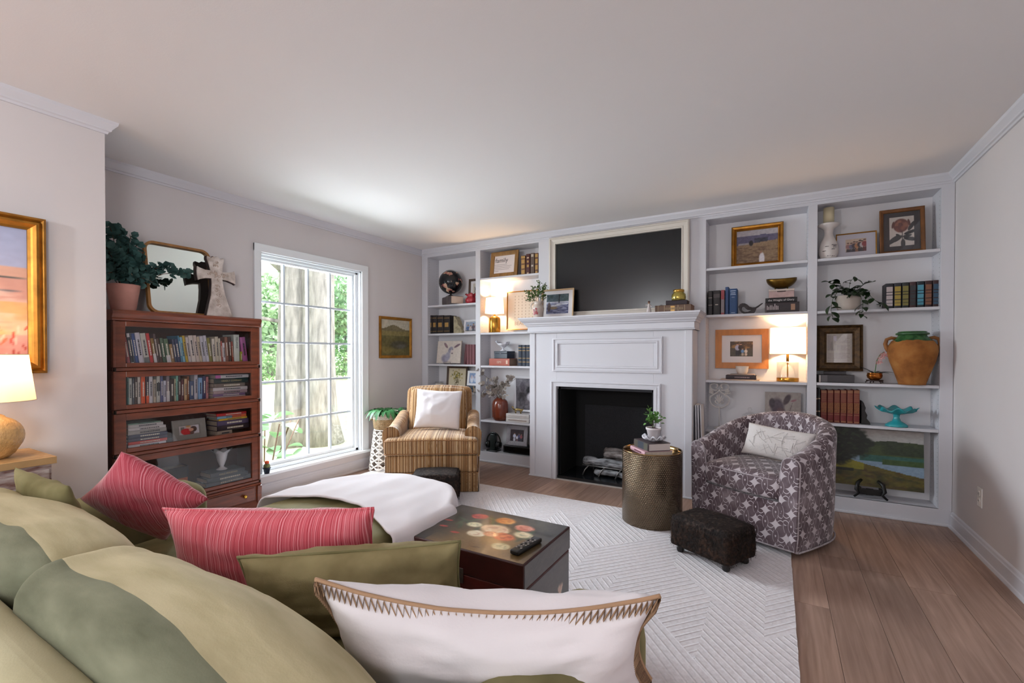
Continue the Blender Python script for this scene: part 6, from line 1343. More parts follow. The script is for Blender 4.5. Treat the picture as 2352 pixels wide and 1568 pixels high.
# vase with dried branches
p = lb(1149, 962, 0.075)
bv = thing('wooden_vase', 'glossy red-brown rounded vase holding dried branches', 'vase', (p.x, 0.075, Z2(3) + 0.001)); mp_ = mpp(p)
cyl(bv, 'body', [(0.001, 0.001), (0.058, 0.0), (0.078, 0.012), (0.089, 0.045), (0.091, 0.12), (0.089, 0.18), (0.080, 0.215), (0.060, 0.236), (0.046, 0.243), (0.046, 0.254), (0.040, 0.254), (0.038, 0.235)], mat('redwood_gloss', '6E3220', 0.2, var=0.35, vscale=9, stretch=(3, 3, 0.6), coat=0.4), 40)
bd_ = thing('dried_branches', 'silvery dried round-leaf branches in the red-brown vase', 'branches', (p.x, 0.075, Z2(3) + 0.24))
DL = mat('dried_silver_leaf', 'B0A79E', 0.75, var=0.0, vscale=16, col2='6E625C'); q = np.random.default_rng(21)
for (tx, ty, tz, nl) in ((-0.30, -0.06, 0.36, 9), (-0.36, -0.10, 0.05, 8), (-0.16, -0.12, 0.18, 10), (0.02, -0.10, 0.22, 12), (0.10, -0.05, 0.16, 10), (0.20, -0.08, 0.26, 10), (0.26, -0.10, 0.24, 8), (-0.08, -0.14, 0.10, 10), (0.18, -0.14, 0.06, 8), (0.06, -0.16, 0.10, 8)):
    tip = Vector((tx, ty, tz)); pts = [Vector((tx * 0.08, 0, -0.03)), Vector((tx * 0.25, ty * 0.4, tz * 0.45 + 0.02)), tip * 0.65 + Vector((0, 0, 0.03)), tip]
    sp = G().tube(pts, 0.0018, 5).build('branch', STEM, bd_); vs = []; fs = []
    for k in range(nl):
        s_ = 0.35 + 0.65 * k / nl; j = min(2, int(s_ * 3)); pc_ = pts[j] + (pts[j + 1] - pts[j]) * (s_ * 3 - j); out = Vector((q.uniform(-1, 1), q.uniform(-1, 0.3), q.uniform(-0.7, 0.9))).normalized(); n2 = out.cross(Vector((q.uniform(-1, 1), q.uniform(-1, 1), q.uniform(-1, 1)))).normalized()
        disc(pc_ + out * 0.03, q.uniform(0.019, 0.028), out, n2, vs, fs)
    G().add(vs, fs, True).build('leaves', DL, sp, kind='stuff')
def bwphoto(U, V):
    p = P(U, V, '77737A'); n = fbm(U, V, 6, 4, 31); p.mix(np.clip((n - 0.4) * 2.2, 0, 0.9), '3E3C42'); p.ell(0.62, 0.62, 0.2, 0.16, '1E1C22', 0.2, 0.3).ell(0.72, 0.42, 0.28, 0.2, 'C4C0C8', 0, 0.3).ell(0.70, 0.45, 0.1, 0.09, 'A09AA4', 0, 0.3).ell(0.3, 0.75, 0.14, 0.2, '57535C', 0, 0.3); return p.grain(0.2, 30, 3).out()
x0_ = xY(1174, 0.14, 905)
for k in range(2):
    book(['white-edged book lying under the brass figurine books', 'white paperback lying directly under the brass figurine'][k], (x0_ + 0.15, 0.012, Z2(3) + 0.001 + k * 0.046), 0, 0.045, 0.28, 0.15, 'CBC6C4', lying=True, pages=mat('grey_pages', '8A827C', 0.9), bands=[(0.1, 0.9, ['8A7A72', 'B8B0AC'][k], -0.1, 0.1)])
frame('photo_frame', 'white-framed black and white photograph beside the dried branches', (x0_ + 0.185, 0.185, Z2(3) + 0.10), 0.33, 0.385, 0, 0.0, 0.022, 0.014, WF, 0, None, bwphoto, (44, 50))
bf = thing('brass_figurine', 'little brass animal figurine standing on two white books', 'figurine', (x0_ + 0.13, 0.06, Z2(3) + 0.0935))
BRF = mat('cast_brass', 'A08A5A', 0.35, metal=0.9)
G().tube([(-0.045, 0, 0.034), (-0.02, 0, 0.042), (0.02, 0, 0.042), (0.05, 0, 0.036), (0.068, 0, 0.05)], [0.008, 0.013, 0.014, 0.012, 0.004], 10).build('body', BRF, bf)
G().tube([(-0.045, 0, 0.036), (-0.058, 0, 0.058), (-0.066, 0, 0.068), (-0.078, 0, 0.066)], [0.009, 0.008, 0.009, 0.004], 8).build('neck_and_head', BRF, bf)
for lx in (-0.034, -0.022, 0.03, 0.042): G().tube([(lx, 0.004 if lx in (-0.034, 0.03) else -0.004, 0.0), (lx, 0, 0.036)], 0.0042, 6).build('leg', BRF, bf)
# headphones, black box, photo
p = lb(1134, 1033, 0.07)
hs = thing('headphone_stand', 'black block charging stand carrying the headphones', 'stand', (p.x, 0.07, BASE + 0.001)); hz = 0.19
G().rbox(-0.07, 0.07, -0.05, 0.05, 0, 0.014, 0.006, m=2).build('foot', MATS['black_plastic'], hs); G().rbox(-0.032, 0.032, -0.032, 0.032, 0.0142, hz, 0.010, m=2).build('post', mat('green_black_plastic', '16201F', 0.35), hs)
hp = thing('headphones', 'black over-ear headphones hanging on the block stand', 'headphones', (p.x, 0.07, BASE + 0.055))
G().tube([(-0.088, 0, 0.0)] + [(-0.088 * math.cos(a_), 0, 0.045 + 0.102 * math.sin(a_)) for a_ in np.linspace(0, PI, 20)] + [(0.088, 0, 0.0)], 0.008, 8).build('headband', MATS['black_plastic'], hp)
for s_ in (-1, 1):
    e_ = G().lathe([(0.001, 0), (0.040, 0), (0.042, 0.012), (0.036, 0.030), (0.024, 0.032), (0.001, 0.026)], seg=24, cap=False).xf(Matrix.Translation((s_ * 0.085, 0, 0.012)) @ Matrix.Rotation(-s_ * PI / 2 * 0.9, 4, 'Y')).build('ear_cup', MATS['black_plastic'], hp)
    G().lathe([(0.02, 0.024), (0.038, 0.024), (0.036, 0.040), (0.022, 0.042)], seg=24, cap=False).xf(Matrix.Translation((s_ * 0.085, 0, 0.012)) @ Matrix.Rotation(-s_ * PI / 2 * 0.9, 4, 'Y')).build('ear_pad', BLACK, e_)
x0_, x1_ = xY(1157, 0.05, 1030), 1.56
bx_ = thing('media_box', 'low black electronics box under the grey photo frame', 'electronics', ((x0_ + x1_) / 2, 0.035, BASE + 0.001))
G().rbox(-(x1_ - x0_) / 2, (x1_ - x0_) / 2, 0, 0.16, 0.004, 0.085, 0.006, m=2).build('case', MATS['black_plastic'], bx_); G().box(-(x1_ - x0_) / 2 + 0.02, (x1_ - x0_) / 2 - 0.02, -0.0008, 0.004, 0.02, 0.07).build('front_panel', mat('dark_panel', '08080A', 0.15), bx_)
G().box(-0.15, 0.15, 0.01, 0.15, 0, 0.004).build('feet_pad', BLACK, bx_)
x0_, x1_ = xY(1163, 0.07, 1005), xY(1210, 0.07, 1005)
frame('photo_frame', 'grey-washed photo frame with four people standing on the black box', ((x0_ + x1_) / 2, 0.075, BASE + 0.0865), (x1_ - x0_) * 0.98, 0.215, math.radians(4), 0.16, 0.046, 0.014, mat('grey_wash_wood', '98949A', 0.8, var=0.2, vscale=30, stretch=(5, 5, 1)), 0, None, people('2A1E26', [(0.3, -0.05, 0.8, 'C8CCE0', 'D0D0DC', '3A2A22'), (0.5, -0.05, 0.6, 'D8D8E4', '8A6A70', '3A2A22'), (0.64, 0.0, 0.72, '5A5A80', '3A3A50', '2A2020'), (0.8, -0.02, 0.68, '9A5A60', '40404A', '6A4A38')], ('241A1C', '3A2A34', 0.12), 8), (36, 32))
# ---------------------------------------------------------------- mantel
MZ = 1.548
p = lb(1236, 724, -0.20)
pi_ = thing('pitcher', 'cream pitcher with a red floral transfer on the mantel end', 'pitcher', (p.x, -0.20, MZ)); CRK = mat('crackle_cream', 'C8BAB0', 0.35, var=0.1, vscale=30)
cyl(pi_, 'body', [(0.001, 0.001), (0.040, 0.0), (0.043, 0.01), (0.056, 0.075), (0.060, 0.10), (0.052, 0.122), (0.040, 0.134), (0.038, 0.148), (0.046, 0.165), (0.042, 0.165), (0.034, 0.146)], CRK, 36, lambda r, z, a: (r * (1 + (0.16 * max(0, math.cos(a + 0.3)) ** 6 if z > 0.15 else 0)), z + (0.008 * max(0, math.cos(a + 0.3)) ** 6 if z > 0.15 else 0)))
G().tube([(-0.040, -0.01, 0.155), (-0.062, -0.012, 0.150), (-0.074, -0.014, 0.125), (-0.068, -0.012, 0.10), (-0.055, -0.008, 0.085)], 0.006, 8).build('handle', CRK, pi_)
rp = G(); q = np.random.default_rng(2)
for k in range(16):
    z_ = q.uniform(0.03, 0.095); a_ = -PI / 2 + q.uniform(-0.45, 0.35) ; r_ = 0.0455 + (z_ - 0.01) * 0.20 + 0.0012; c = Vector((r_ * math.cos(a_), r_ * math.sin(a_), z_)); n_ = Vector((math.cos(a_), math.sin(a_), 0)); t1 = Vector((-math.sin(a_), math.cos(a_), 0)); vs = [c + t1 * 0.009 * math.cos(b) * (1 + 0.4 * math.cos(3 * b)) + Vector((0, 0, 0.009 * math.sin(b))) for b in np.linspace(0, 2 * PI, 8)[:-1]]; rp.add(vs, [tuple(range(7))])
rp.build('floral_transfer', mat('red_transfer', 'A04A50', 0.5), pi_, kind='stuff')
def bush(t, branches, col, lw, ll, seed, nl):
    q = np.random.default_rng(seed); M1 = mat('leaf_' + col, col, 0.55, var=0.4, vscale=25, spec=0.4)
    for tip in branches:
        tip = Vector(tip); pts = [Vector((tip.x * 0.1, tip.y * 0.1, -0.03)), tip * 0.4 + Vector((0, 0, 0.02)), tip * 0.75 + Vector((0, 0, 0.015)), tip]
        sp = G().tube(pts, 0.0014, 5).build('stem', STEM, t); vs = []; fs = []
        for k in range(nl):
            s_ = 0.3 + 0.7 * (k + 0.5) / nl; j = min(2, int(s_ * 3)); pc_ = pts[j] + (pts[j + 1] - pts[j]) * (s_ * 3 - j)
            d = Vector((q.uniform(-1, 1), q.uniform(-1, 1), q.uniform(-0.3, 1))).normalized(); pc_ = pc_ + d * q.uniform(0, ll * 1.2); w_ = d.cross(Vector((q.uniform(-1, 1), q.uniform(-1, 1), 1))).normalized(); o = len(vs); up = w_.cross(d) * ll * 0.12
            vs += [pc_, pc_ + d * ll * 0.35 + w_ * lw / 2 + up, pc_ + d * ll * 0.75 + w_ * lw / 2.4 + up, pc_ + d * ll, pc_ + d * ll * 0.75 - w_ * lw / 2.4 + up, pc_ + d * ll * 0.35 - w_ * lw / 2 + up]; fs += [(o, o + 1, o + 2, o + 3), (o, o + 3, o + 4, o + 5)]
        G().add(vs, fs, True).build('leaves', M1, sp, kind='stuff')
mg = thing('boxwood_sprigs', 'small-leaved green sprigs growing out of the cream pitcher', 'plant', (p.x, -0.20, MZ + 0.15))
bush(mg, [(-0.13, -0.02, 0.12), (-0.10, -0.05, 0.02), (-0.06, 0.0, 0.16), (0.02, -0.02, 0.21), (0.08, 0.0, 0.18), (0.11, -0.04, 0.15), (0.05, -0.06, 0.10), (-0.02, -0.07, 0.12), (0.10, -0.03, 0.06), (-0.07, -0.05, 0.09), (0.0, 0.02, 0.16), (-0.11, -0.03, 0.06)], '4E6A30', 0.013, 0.018, 17, 44)
def dock(U, V):
    p = P(U, V, '8C90AC'); n = fbm(U, V, 8, 4, 2); p.mix(V > 0.56, '4A5A64'); p.mix((V > 0.60) * np.clip((n - 0.35) * 2.4, 0, 1), '2E4040'); p.mix((V > 0.56) & (V < 0.62), 'B8BCC8'); p.rect(0.55, 0.60, 0.55, 1.0, '20262C'); p.mix((V < 0.5) * np.clip((fbm(U, V, 5, 4, 8, 1, 5) - 0.42) * 4, 0, 0.9), '3E4262')
    p.ell(0.40, 0.42, 0.3, 0.05, 'C8CCD4', 0.08, 0.3).ell(0.32, 0.30, 0.22, 0.08, '8A7A62', 0, 0.3).ell(0.12, 0.35, 0.09, 0.28, '4A3C40', 0, 0.3); p.rect(0.45, 0.98, 0.47, 0.50, 'D0D4DC'); return p.grain(0.16, 30, 5).out()
x0_, x1_ = xY(1243, -0.10, 690), xY(1317, -0.10, 690)
frame('dock_photo', 'pale wood-framed lake dock photograph leaning beside the pitcher', ((x0_ + x1_) / 2, -0.10, MZ), x1_ - x0_, zY(1317, 661, -0.08) - MZ, 0, 0.10, 0.014, 0.016, mat('pale_gold_wood', 'B99A72', 0.45), (0.042, 0.036), None, dock, (56, 46), prof=[(0, 0), (0, 0.016), (0.012, 0.014), (0.014, 0.006), (0.014, 0.001)], cat='framed photo', art='photograph')
fg_ = thing('angel_figurine', 'tiny carved girl figurine in a white dress on the mantel', 'figurine', (lb(1490.5, 712, -0.26).x, -0.26, MZ))
DRS = mat('figurine_cream', 'C9BFBC', 0.7); SKN = mat('figurine_skin', 'B08C74', 0.7)
cyl(fg_, 'dress', [(0.001, 0.0), (0.021, 0.0), (0.020, 0.02), (0.015, 0.045), (0.010, 0.058), (0.014, 0.070), (0.008, 0.080), (0.001, 0.082)], DRS, 20)
cyl(fg_, 'head', [(0.001, 0.080), (0.007, 0.083), (0.0095, 0.091), (0.007, 0.100), (0.001, 0.103)], SKN, 16); cyl(fg_, 'hair', [(0.0102, 0.090), (0.0104, 0.096), (0.0075, 0.103), (0.001, 0.1055)], mat('figurine_hair', '4A2E20', 0.7), 16)
for s_ in (-1, 1): G().tube([(s_ * 0.012, 0, 0.070), (s_ * 0.024, -0.004, 0.058), (s_ * 0.020, -0.010, 0.074 if s_ < 0 else 0.056)], 0.0034, 6).build('arm', DRS, fg_)
x0_, x1_ = xY(1506, -0.22, 705), xY(1588, -0.22, 705)
book('large antique tooled leather book lying on the mantel', ((x0_ + x1_) / 2, -0.245, MZ + 0.001), 0, 0.062, x1_ - x0_, 0.20, '6A5040', lying=True, bands=[(0.08, 0.10, '9A8468'), (0.26, 0.28, '9A8468'), (0.44, 0.56, GILT, -0.35, 0.35), (0.64, 0.66, '9A8468'), (0.82, 0.84, '9A8468')], marks=9, tcol='8A7458', pages=mat('aged_pages', '8E6A58', 0.9))
x0_, x1_ = xY(1530, -0.20, 690), xY(1578, -0.20, 690)
book('dark plum book lying between the antique book and gold jar', ((x0_ + x1_) / 2, -0.215, MZ + 0.0635), 0, 0.040, x1_ - x0_, 0.15, '271820', lying=True, pages=mat('dark_pages', '3A2A2C', 0.8))
p = lb(1559, 682, -0.15)
jr = thing('candle_jar', 'gold mercury glass candle jar with a brass lid on the mantel books', 'candle', (p.x, -0.15, MZ + 0.1042))
cyl(jr, 'jar', [(0.001, 0.0), (0.052, 0.0), (0.057, 0.006), (0.059, 0.03), (0.056, 0.055), (0.044, 0.066), (0.042, 0.074)], mat('mercury_glass', 'B4A254', 0.22, metal=0.7, var=0.3, vscale=30), 36); cyl(jr, 'lid', [(0.0425, 0.072), (0.045, 0.074), (0.045, 0.092), (0.040, 0.096), (0.001, 0.097)], BRASS, 36)
# ---------------------------------------------------------------- bay right of the fireplace
def bride(U, V):
    p = P(U, V, 'B0A8AC'); n = fbm(U, V, 6, 4, 3); p.mix(V < 0.82 + 0.03 * n, '5E5870'); p.mix((V < 0.74) * (np.abs(U - 0.6) < 0.16) * np.clip(n * 2 - 0.4, 0, 1), '3A3844'); p.mix(V < 0.60 + 0.10 * (U - 0.5), '8C7258'); p.mix((V < 0.5) * np.clip((fbm(U, V, 9, 4, 8, 1, 3) - 0.4) * 2.5, 0, 0.8), '5E4434')
    p.ell(0.36, 0.60, 0.06, 0.10, '2C2628', 0, 0.3); p.rect(0.05, 0.30, 0.56, 0.62, 'A8A09C', 0.7); p.ell(0.62, 0.10, 0.075, 0.22, 'D8D0D4', 0, 0.25).ell(0.60, 0.30, 0.022, 0.05, '9A6A5A', 0, 0.4); return p.grain(0.14, 30, 6).out()
x0_, x1_ = xY(1680, 0.15, 570), xY(1799.5, 0.15, 570)
frame('bride_painting', 'gold-framed field painting with a small white bride on the top shelf', ((x0_ + x1_) / 2, 0.15, Z3(0) + 0.001), x1_ - x0_, zY(1680, 524, 0.17) - Z3(0), 0, 0.07, 0.040, 0.022, GOLD, 0, None, bride, (70, 56), prof=[(0, 0), (0, 0.02), (0.008, 0.026), (0.022, 0.022), (0.026, 0.014), (0.032, 0.018), (0.040, 0.010), (0.040, 0.001)], cat='painting', art='canvas')
setbooks([(1625.5, 1636), (1637, 1654)], 0.045, Z3(1), [668, 667], ['221C1E', '262022'], ['thin black leather book against the fireplace pilaster', 'thick black leather book beside the red and grey one'], 'books beside the wooden bird', bands=[[(0.4, 0.42, 'A89A90'), (0.7, 0.72, 'A89A90')], [(0.7, 0.86, '4A4244'), (0.4, 0.44, 'A89A90', -0.2, 0.2)]])
setbooks([(1655, 1663.5)], 0.045, Z3(1), 666, '84787A', 'grey book with a red upper spine beside the blue pair', 'books beside the wooden bird', bands=[(0.62, 1.0, '8E3A40'), (0.0, 0.08, '8E3A40')])
setbooks([(1665, 1673)], 0.045, Z3(1), 659, '2A4470', 'tall slim blue book between the grey and broad blue books', 'books beside the wooden bird')
setbooks([(1674, 1692.5)], 0.045, Z3(1), 663, '1E4472', 'broad royal blue book with silver lettering beside the wooden bird', 'books beside the wooden bird', bands=[(0.90, 0.93, 'A8B8D0', -0.35, 0.35), (0.82, 0.85, 'A8B8D0', -0.3, 0.3), (0.76, 0.785, 'A8B8D0', -0.35, 0.35), (0.66, 0.675, 'A8B8D0', -0.2, 0.2), (0.05, 0.07, 'A8B8D0', -0.25, 0.25)])
bd2 = thing('wooden_bird', 'dark carved wooden bird with a pierced wing on the shelf', 'sculpture', (lb(1724, 719, 0.06).x, 0.06, Z3(1) + 0.001)); BWD = mat('weathered_dark_wood', '3A3334', 0.7, var=0.4, vscale=26, bump=0.3)
mp_ = mpp(lb(1724, 700, 0.06)); sc2 = mp_ * 50 / 0.26
outl = [(-0.06, 0), (0.03, 0.0), (0.045, 0.022), (0.058, 0.05), (0.06, 0.062), (0.080, 0.075), (0.128, 0.118), (0.130, 0.100), (0.128, 0.118), (0.112, 0.115), (0.075, 0.088), (0.048, 0.072), (0.02, 0.072), (-0.01, 0.082), (-0.035, 0.11), (-0.06, 0.125), (-0.09, 0.128), (-0.112, 0.118), (-0.124, 0.098), (-0.132, 0.085), (-0.124, 0.07), (-0.118, 0.045), (-0.10, 0.02)]
outl = [o for i, o in enumerate(outl) if i not in (7,)]
hole = [(-0.098, 0.062), (-0.085, 0.035), (-0.06, 0.022), (-0.03, 0.022), (0.0, 0.036), (0.02, 0.048), (-0.005, 0.046), (-0.035, 0.05), (-0.055, 0.066), (-0.07, 0.086), (-0.09, 0.088)]
def ring_prism(O, I, y0, y1):
    """outline with one hole, joined by a bridge"""
    k = min(range(len(O)), key=lambda i: (O[i][0] - I[0][0]) ** 2 + (O[i][1] - I[0][1]) ** 2); Ir = I[::-1]; j = Ir.index(I[0])
    poly = O[:k + 1] + Ir[j:] + Ir[:j + 1] + O[k:]
    return G().prism(poly, y0, y1)
from mathutils.geometry import tessellate_polygon
def holed(O, I, y0, y1):
    g_ = G(); pts = [Vector((x, z, 0)) for x, z in O]; hp_ = [Vector((x, z, 0)) for x, z in I]; tri = tessellate_polygon([pts, hp_]); al = O + I; n = len(al); vs = [(x, y0, z) for x, z in al] + [(x, y1, z) for x, z in al]
    fs = [tuple(t) for t in tri] + [tuple(i + n for i in t[::-1]) for t in tri]; no, ni = len(O), len(I)
    fs += [(i, (i + 1) % no, (i + 1) % no + n, i + n) for i in range(no)] + [(no + i, no + (i + 1) % ni, no + (i + 1) % ni + n, no + i + n) for i in range(ni)]
    return g_.add(vs, fs)
holed([(x * sc2, z * sc2) for x, z in outl], [(x * sc2, z * sc2) for x, z in hole], -0.015, 0.025).build('body', BWD, bd2, 0.003)
x0_, x1_ = xY(1757, 0.04, 705), xY(1836, 0.04, 705); t1 = zY(1800, 694, 0.04) - Z3(1)
book('thick dark brown book with white spine text at the pile bottom', ((x0_ + x1_) / 2, 0.04, Z3(1) + 0.001), 0, t1, x1_ - x0_, 0.155, '30262A', lying=True, bands=[(0.02, 0.04, '6A5A5C')] + [(0.06 + 0.045 * k, 0.08 + 0.045 * k, 'C8BCBC', (-0.22, -0.1, -0.24, -0.24, -0.12, -0.38, -0.2, -0.16)[k], 0.22) for k in range(8)] + [(0.76, 0.88, 'A07A62', -0.3, 0.3)])
t2 = 0.038
book('black book with white script title on the thick brown one', ((x0_ + x1_) / 2 - 0.006, 0.045, Z3(1) + t1 + 0.0018), 0, t2, (x1_ - x0_) * 0.93, 0.15, '161316', lying=True, title='the Weight of Glory', tcol='D8D0D0', tsize=0.022)
bx2 = thing('keepsake_box', 'whitewashed pink wooden box under the brass bowl', 'box', ((x0_ + x1_) / 2 - 0.004, 0.05, Z3(1) + t1 + t2 + 0.003)); PKW = mat('pink_wash_wood', 'B89C98', 0.8, var=0.15, vscale=30); w_ = (x1_ - x0_) * 0.74 / 2
G().box(-w_, w_, 0, 0.13, 0, 0.052).build('body', PKW, bx2, 0.002); G().box(-w_ - 0.001, w_ + 0.001, -0.002, 0.132, 0.053, 0.068).build('lid', mat('pale_lid_wood', 'C8B8AE', 0.7), bx2, 0.002); G().box(-0.03, 0.03, -0.003, 0.0, 0.046, 0.053).build('finger_notch', mat('notch_shadow', '3A2A28', 0.9), bx2)
bo = thing('brass_bowl', 'boat-shaped antique brass bowl on four tiny feet', 'bowl', ((x0_ + x1_) / 2 - 0.004, 0.115, Z3(1) + t1 + t2 + 0.0715)); rw = (x1_ - x0_) * 0.46
AB = mat('antique_brass', '6E5220', 0.35, metal=0.9, var=0.35, vscale=12)
G().grid(lambda u, v: ((0.25 + 0.75 * math.sin(v * PI / 2)) * rw * math.cos(2 * PI * u), (0.25 + 0.75 * math.sin(v * PI / 2)) * 0.085 * math.sin(2 * PI * u), 0.012 + 0.070 * v ** 1.6 + 0.012 * v * math.cos(2 * PI * u) ** 2), 40, 10).build('bowl', AB, bo).modifiers.new('thick', 'SOLIDIFY').thickness = 0.003
G().lathe([(0.001, 0.0125), (1.0, 0.0125)], seg=30, cap=False).xf(Matrix.Diagonal((rw * 0.26, 0.024, 1, 1))).build('bowl_bottom', AB, bo)
for fx_, fy_ in ((-0.055, -0.018), (0.055, -0.018), (-0.055, 0.018), (0.055, 0.018)): G().lathe([(0.004, 0), (0.004, 0.018)], (fx_ * 0.8, fy_ * 0.8, 0), 8).build('foot', AB, bo)
# lamp shelf
fam = people('4A3A2C', [(0.33, 0.05, 0.85, 'A8A8C0', '22222C', '4A3428'), (0.47, 0.10, 0.80, '3A2A28', '1E1C22', '2A2020'), (0.55, 0.02, 0.52, '6A90C0', 'B0A090', '8A6A48'), (0.70, 0.02, 0.52, 'E0D0C0', 'D8C0B0', 'C8A070')], ('4A4640', 'C8965A', 0.55), 12)
x0_, x1_ = xY(1643, 0.19, 800), xY(1765.5, 0.19, 800); z0_, z1_ = zY(1700, 846, 0.19), zY(1700, 756, 0.19)
frame('family_photo', 'broad honey-wood frame with a family of four walking, above the candle', ((x0_ + x1_) / 2, 0.205, z0_), x1_ - x0_, z1_ - z0_, 0, 0.0, 0.052, 0.02, mat('honey_oak', 'B4712E', 0.45, var=0.15, vscale=9, stretch=(4, 4, 1)), (0.068, 0.054), None, fam, (60, 46), prof=[(0, 0), (0, 0.02), (0.05, 0.016), (0.052, 0.001)], cat='framed photo', art='photograph')
x0_, x1_ = xY(1655, 0.05, 868), xY(1744, 0.05, 868)
book('thin pale magazine at the bottom under the white candle', ((x0_ + x1_) / 2, 0.035, Z3(2) + 0.001), 0, 0.008, x1_ - x0_, 0.165, 'C0ACA0', lying=True)
x0_, x1_ = xY(1667, 0.05, 864), xY(1737, 0.05, 864)
book('black book with faint title in the middle under the white candle', ((x0_ + x1_) / 2, 0.045, Z3(2) + 0.0098), 0, 0.033, x1_ - x0_, 0.15, '2A1E26', lying=True, marks=4, tcol='8A7A80')
book('thin grey booklet directly under the white candle bowl', ((x0_ + x1_) / 2 + 0.01, 0.055, Z3(2) + 0.0436), 0, 0.009, (x1_ - x0_) * 0.8, 0.14, '9A8C86', lying=True)
cdl = thing('bowl_candle', 'white footed bowl candle on three thin books', 'candle', (xY(1704.5, 0.10, 850), 0.105, Z3(2) + 0.0533)); CW = mat('candle_bowl_white', 'E4D8CC', 0.6)
cyl(cdl, 'bowl', [(0.001, 0.0), (0.034, 0.0), (0.044, 0.02), (0.050, 0.055), (0.051, 0.066), (0.046, 0.066), (0.044, 0.056)], CW, 32); cyl(cdl, 'wax', [(0.001, 0.056), (0.0445, 0.056)], mat('candle_wax', 'E6DED2', 0.6), 24); G().tube([(0, 0, 0.056), (0.002, 0, 0.066)], 0.0015, 5).build('wick', BLACK, cdl)
px_ = xY(1809, 0.10, 830); l3 = thing('glass_lamp', 'lit lamp with white drum shade over a clear glass cylinder and brass base', 'lamp', (px_, 0.085, Z3(2) + 0.001)); mp_ = mpp((px_, 0.085, 1.1))
r1, r2 = 22 * mp_, 36 * mp_; zz = lambda py: zY(1809, py, 0.085) - Z3(2) - 0.001
cyl(l3, 'base', [(0.001, 0), (r1, 0), (r1 + 0.001, 0.002), (r1 + 0.001, 0.028), (r1, 0.030), (0.001, 0.030)], mat('satin_brass', 'C08C3C', 0.22, metal=1.0), 40)
cyl(l3, 'glass_cylinder', [(r1, 0.0305), (r1, zz(832)), (r1 - 0.003, zz(832)), (r1 - 0.003, 0.0305)], GLASS, 40); cyl(l3, 'glass_lid', [(0.008, zz(832) + 0.0005), (r1, zz(832) + 0.0005), (r1, zz(832) + 0.003), (0.008, zz(832) + 0.003)], GLASS, 36)
G().lathe([(0.005, 0.03), (0.005, zz(832))], seg=12).build('stem', BRASS, l3); G().lathe([(0.010, zz(830)), (0.010, zz(812))], seg=14).build('neck', BRASS, l3)
cyl(l3, 'shade', [(r2, zz(813)), (r2 * 0.97, zz(752))], SHADE, 44); bulb(l3, (0, 0, zz(800)), 9.0, 0.022)
for z_, r_ in ((zz(813), r2 + 0.0008), (zz(752), r2 * 0.97 + 0.0008)): G().tube([(r_ * math.cos(k * PI / 18), r_ * math.sin(k * PI / 18), z_) for k in range(36)], 0.0016, 5, closed=True).build('shade_ring', mat('shade_trim', 'D8C8B4', 0.8), l3)
# scroll finial, cloche, pig canvas
p = lb(1652, 930, 0.08); mp_ = mpp(p); fi_ = thing('scroll_finial', 'carved white scrollwork finial on a slender rod', 'finial', (p.x, 0.08, Z3(3) + 0.001)); FW = mat('chalky_white', 'CFC9C6', 0.85); fz = lambda py: zY(1652, py, 0.08) - Z3(3) - 0.001; U_ = 22 * mp_
G().lathe([(0.04, 0), (0.04, 0.012), (0.012, 0.02)], seg=24).build('foot', FW, fi_); G().tube([(0, 0, 0.01), (0, 0, fz(936))], 0.0045, 8).build('rod', FW, fi_)
zb, zt_ = fz(936), fz(879); hgt = zt_ - zb
drop = [(math.sin(a_) * U_ * 0.92 * (1 if a_ < 1.9 else max(0.0, (PI - a_) / 1.24) ** 0.8), zb + hgt * (0.33 - 0.33 * math.cos(a_)) if a_ < 1.9 else zb + hgt * (0.436 + 0.30 * (a_ - 1.9) / 1.24)) for a_ in np.linspace(0.05, PI, 22)]
for s_ in (-1, 1):
    G().tube([(s_ * x, 0, z) for x, z in drop], 0.007, 8).build('scroll', FW, fi_)
    G().tube([(s_ * (0.012 + U_ * 0.3 * math.sin(a_) * (1 - a_ / 9)), -0.002, zb + hgt * 0.16 + U_ * 0.28 * (1 - math.cos(a_)) * (1 - a_ / 9)) for a_ in np.linspace(0.2, 5.5, 18)], 0.005, 6).build('inner_curl', FW, fi_)
    G().tube([(s_ * (U_ * 0.45 + U_ * 0.42 * math.cos(a_) * (1 - a_ / 10)), -0.001, zb + hgt * 0.86 + U_ * 0.36 * math.sin(a_) * (1 - a_ / 10)) for a_ in np.linspace(-2.2, 4.2, 20)], 0.007, 8).build('top_curl', FW, fi_)
    for k in range(4): G().tube([(s_ * U_ * 0.55, 0, zb + hgt * (0.55 + 0.05 * k)), (s_ * U_ * 0.85, -0.002, zb + hgt * (0.58 + 0.055 * k)), (s_ * U_ * (1.02 - 0.04 * k), -0.002, zb + hgt * (0.63 + 0.055 * k))], [0.006, 0.007, 0.004], 6).build('side_leaf', FW, fi_)
for a_ in (-0.9, -0.45, 0, 0.45, 0.9): G().tube([(0, 0, zb + hgt * 0.2), (math.sin(a_) * U_ * 0.25, -0.002, zb + hgt * 0.2 + math.cos(a_) * hgt * 0.17), (math.sin(a_) * U_ * 0.52, -0.002, zb + hgt * 0.2 + math.cos(a_) * hgt * 0.34)], [0.005, 0.008, 0.003], 6).build('palmette_leaf', FW, fi_)
p = lb(1722, 960, 0.08); ck = thing('glass_jar', 'clear glass jar with a round knob lid behind the barrel chair', 'jar', (p.x, 0.09, Z3(3) + 0.001)); kz = zY(1722, 948, 0.09) - Z3(3)
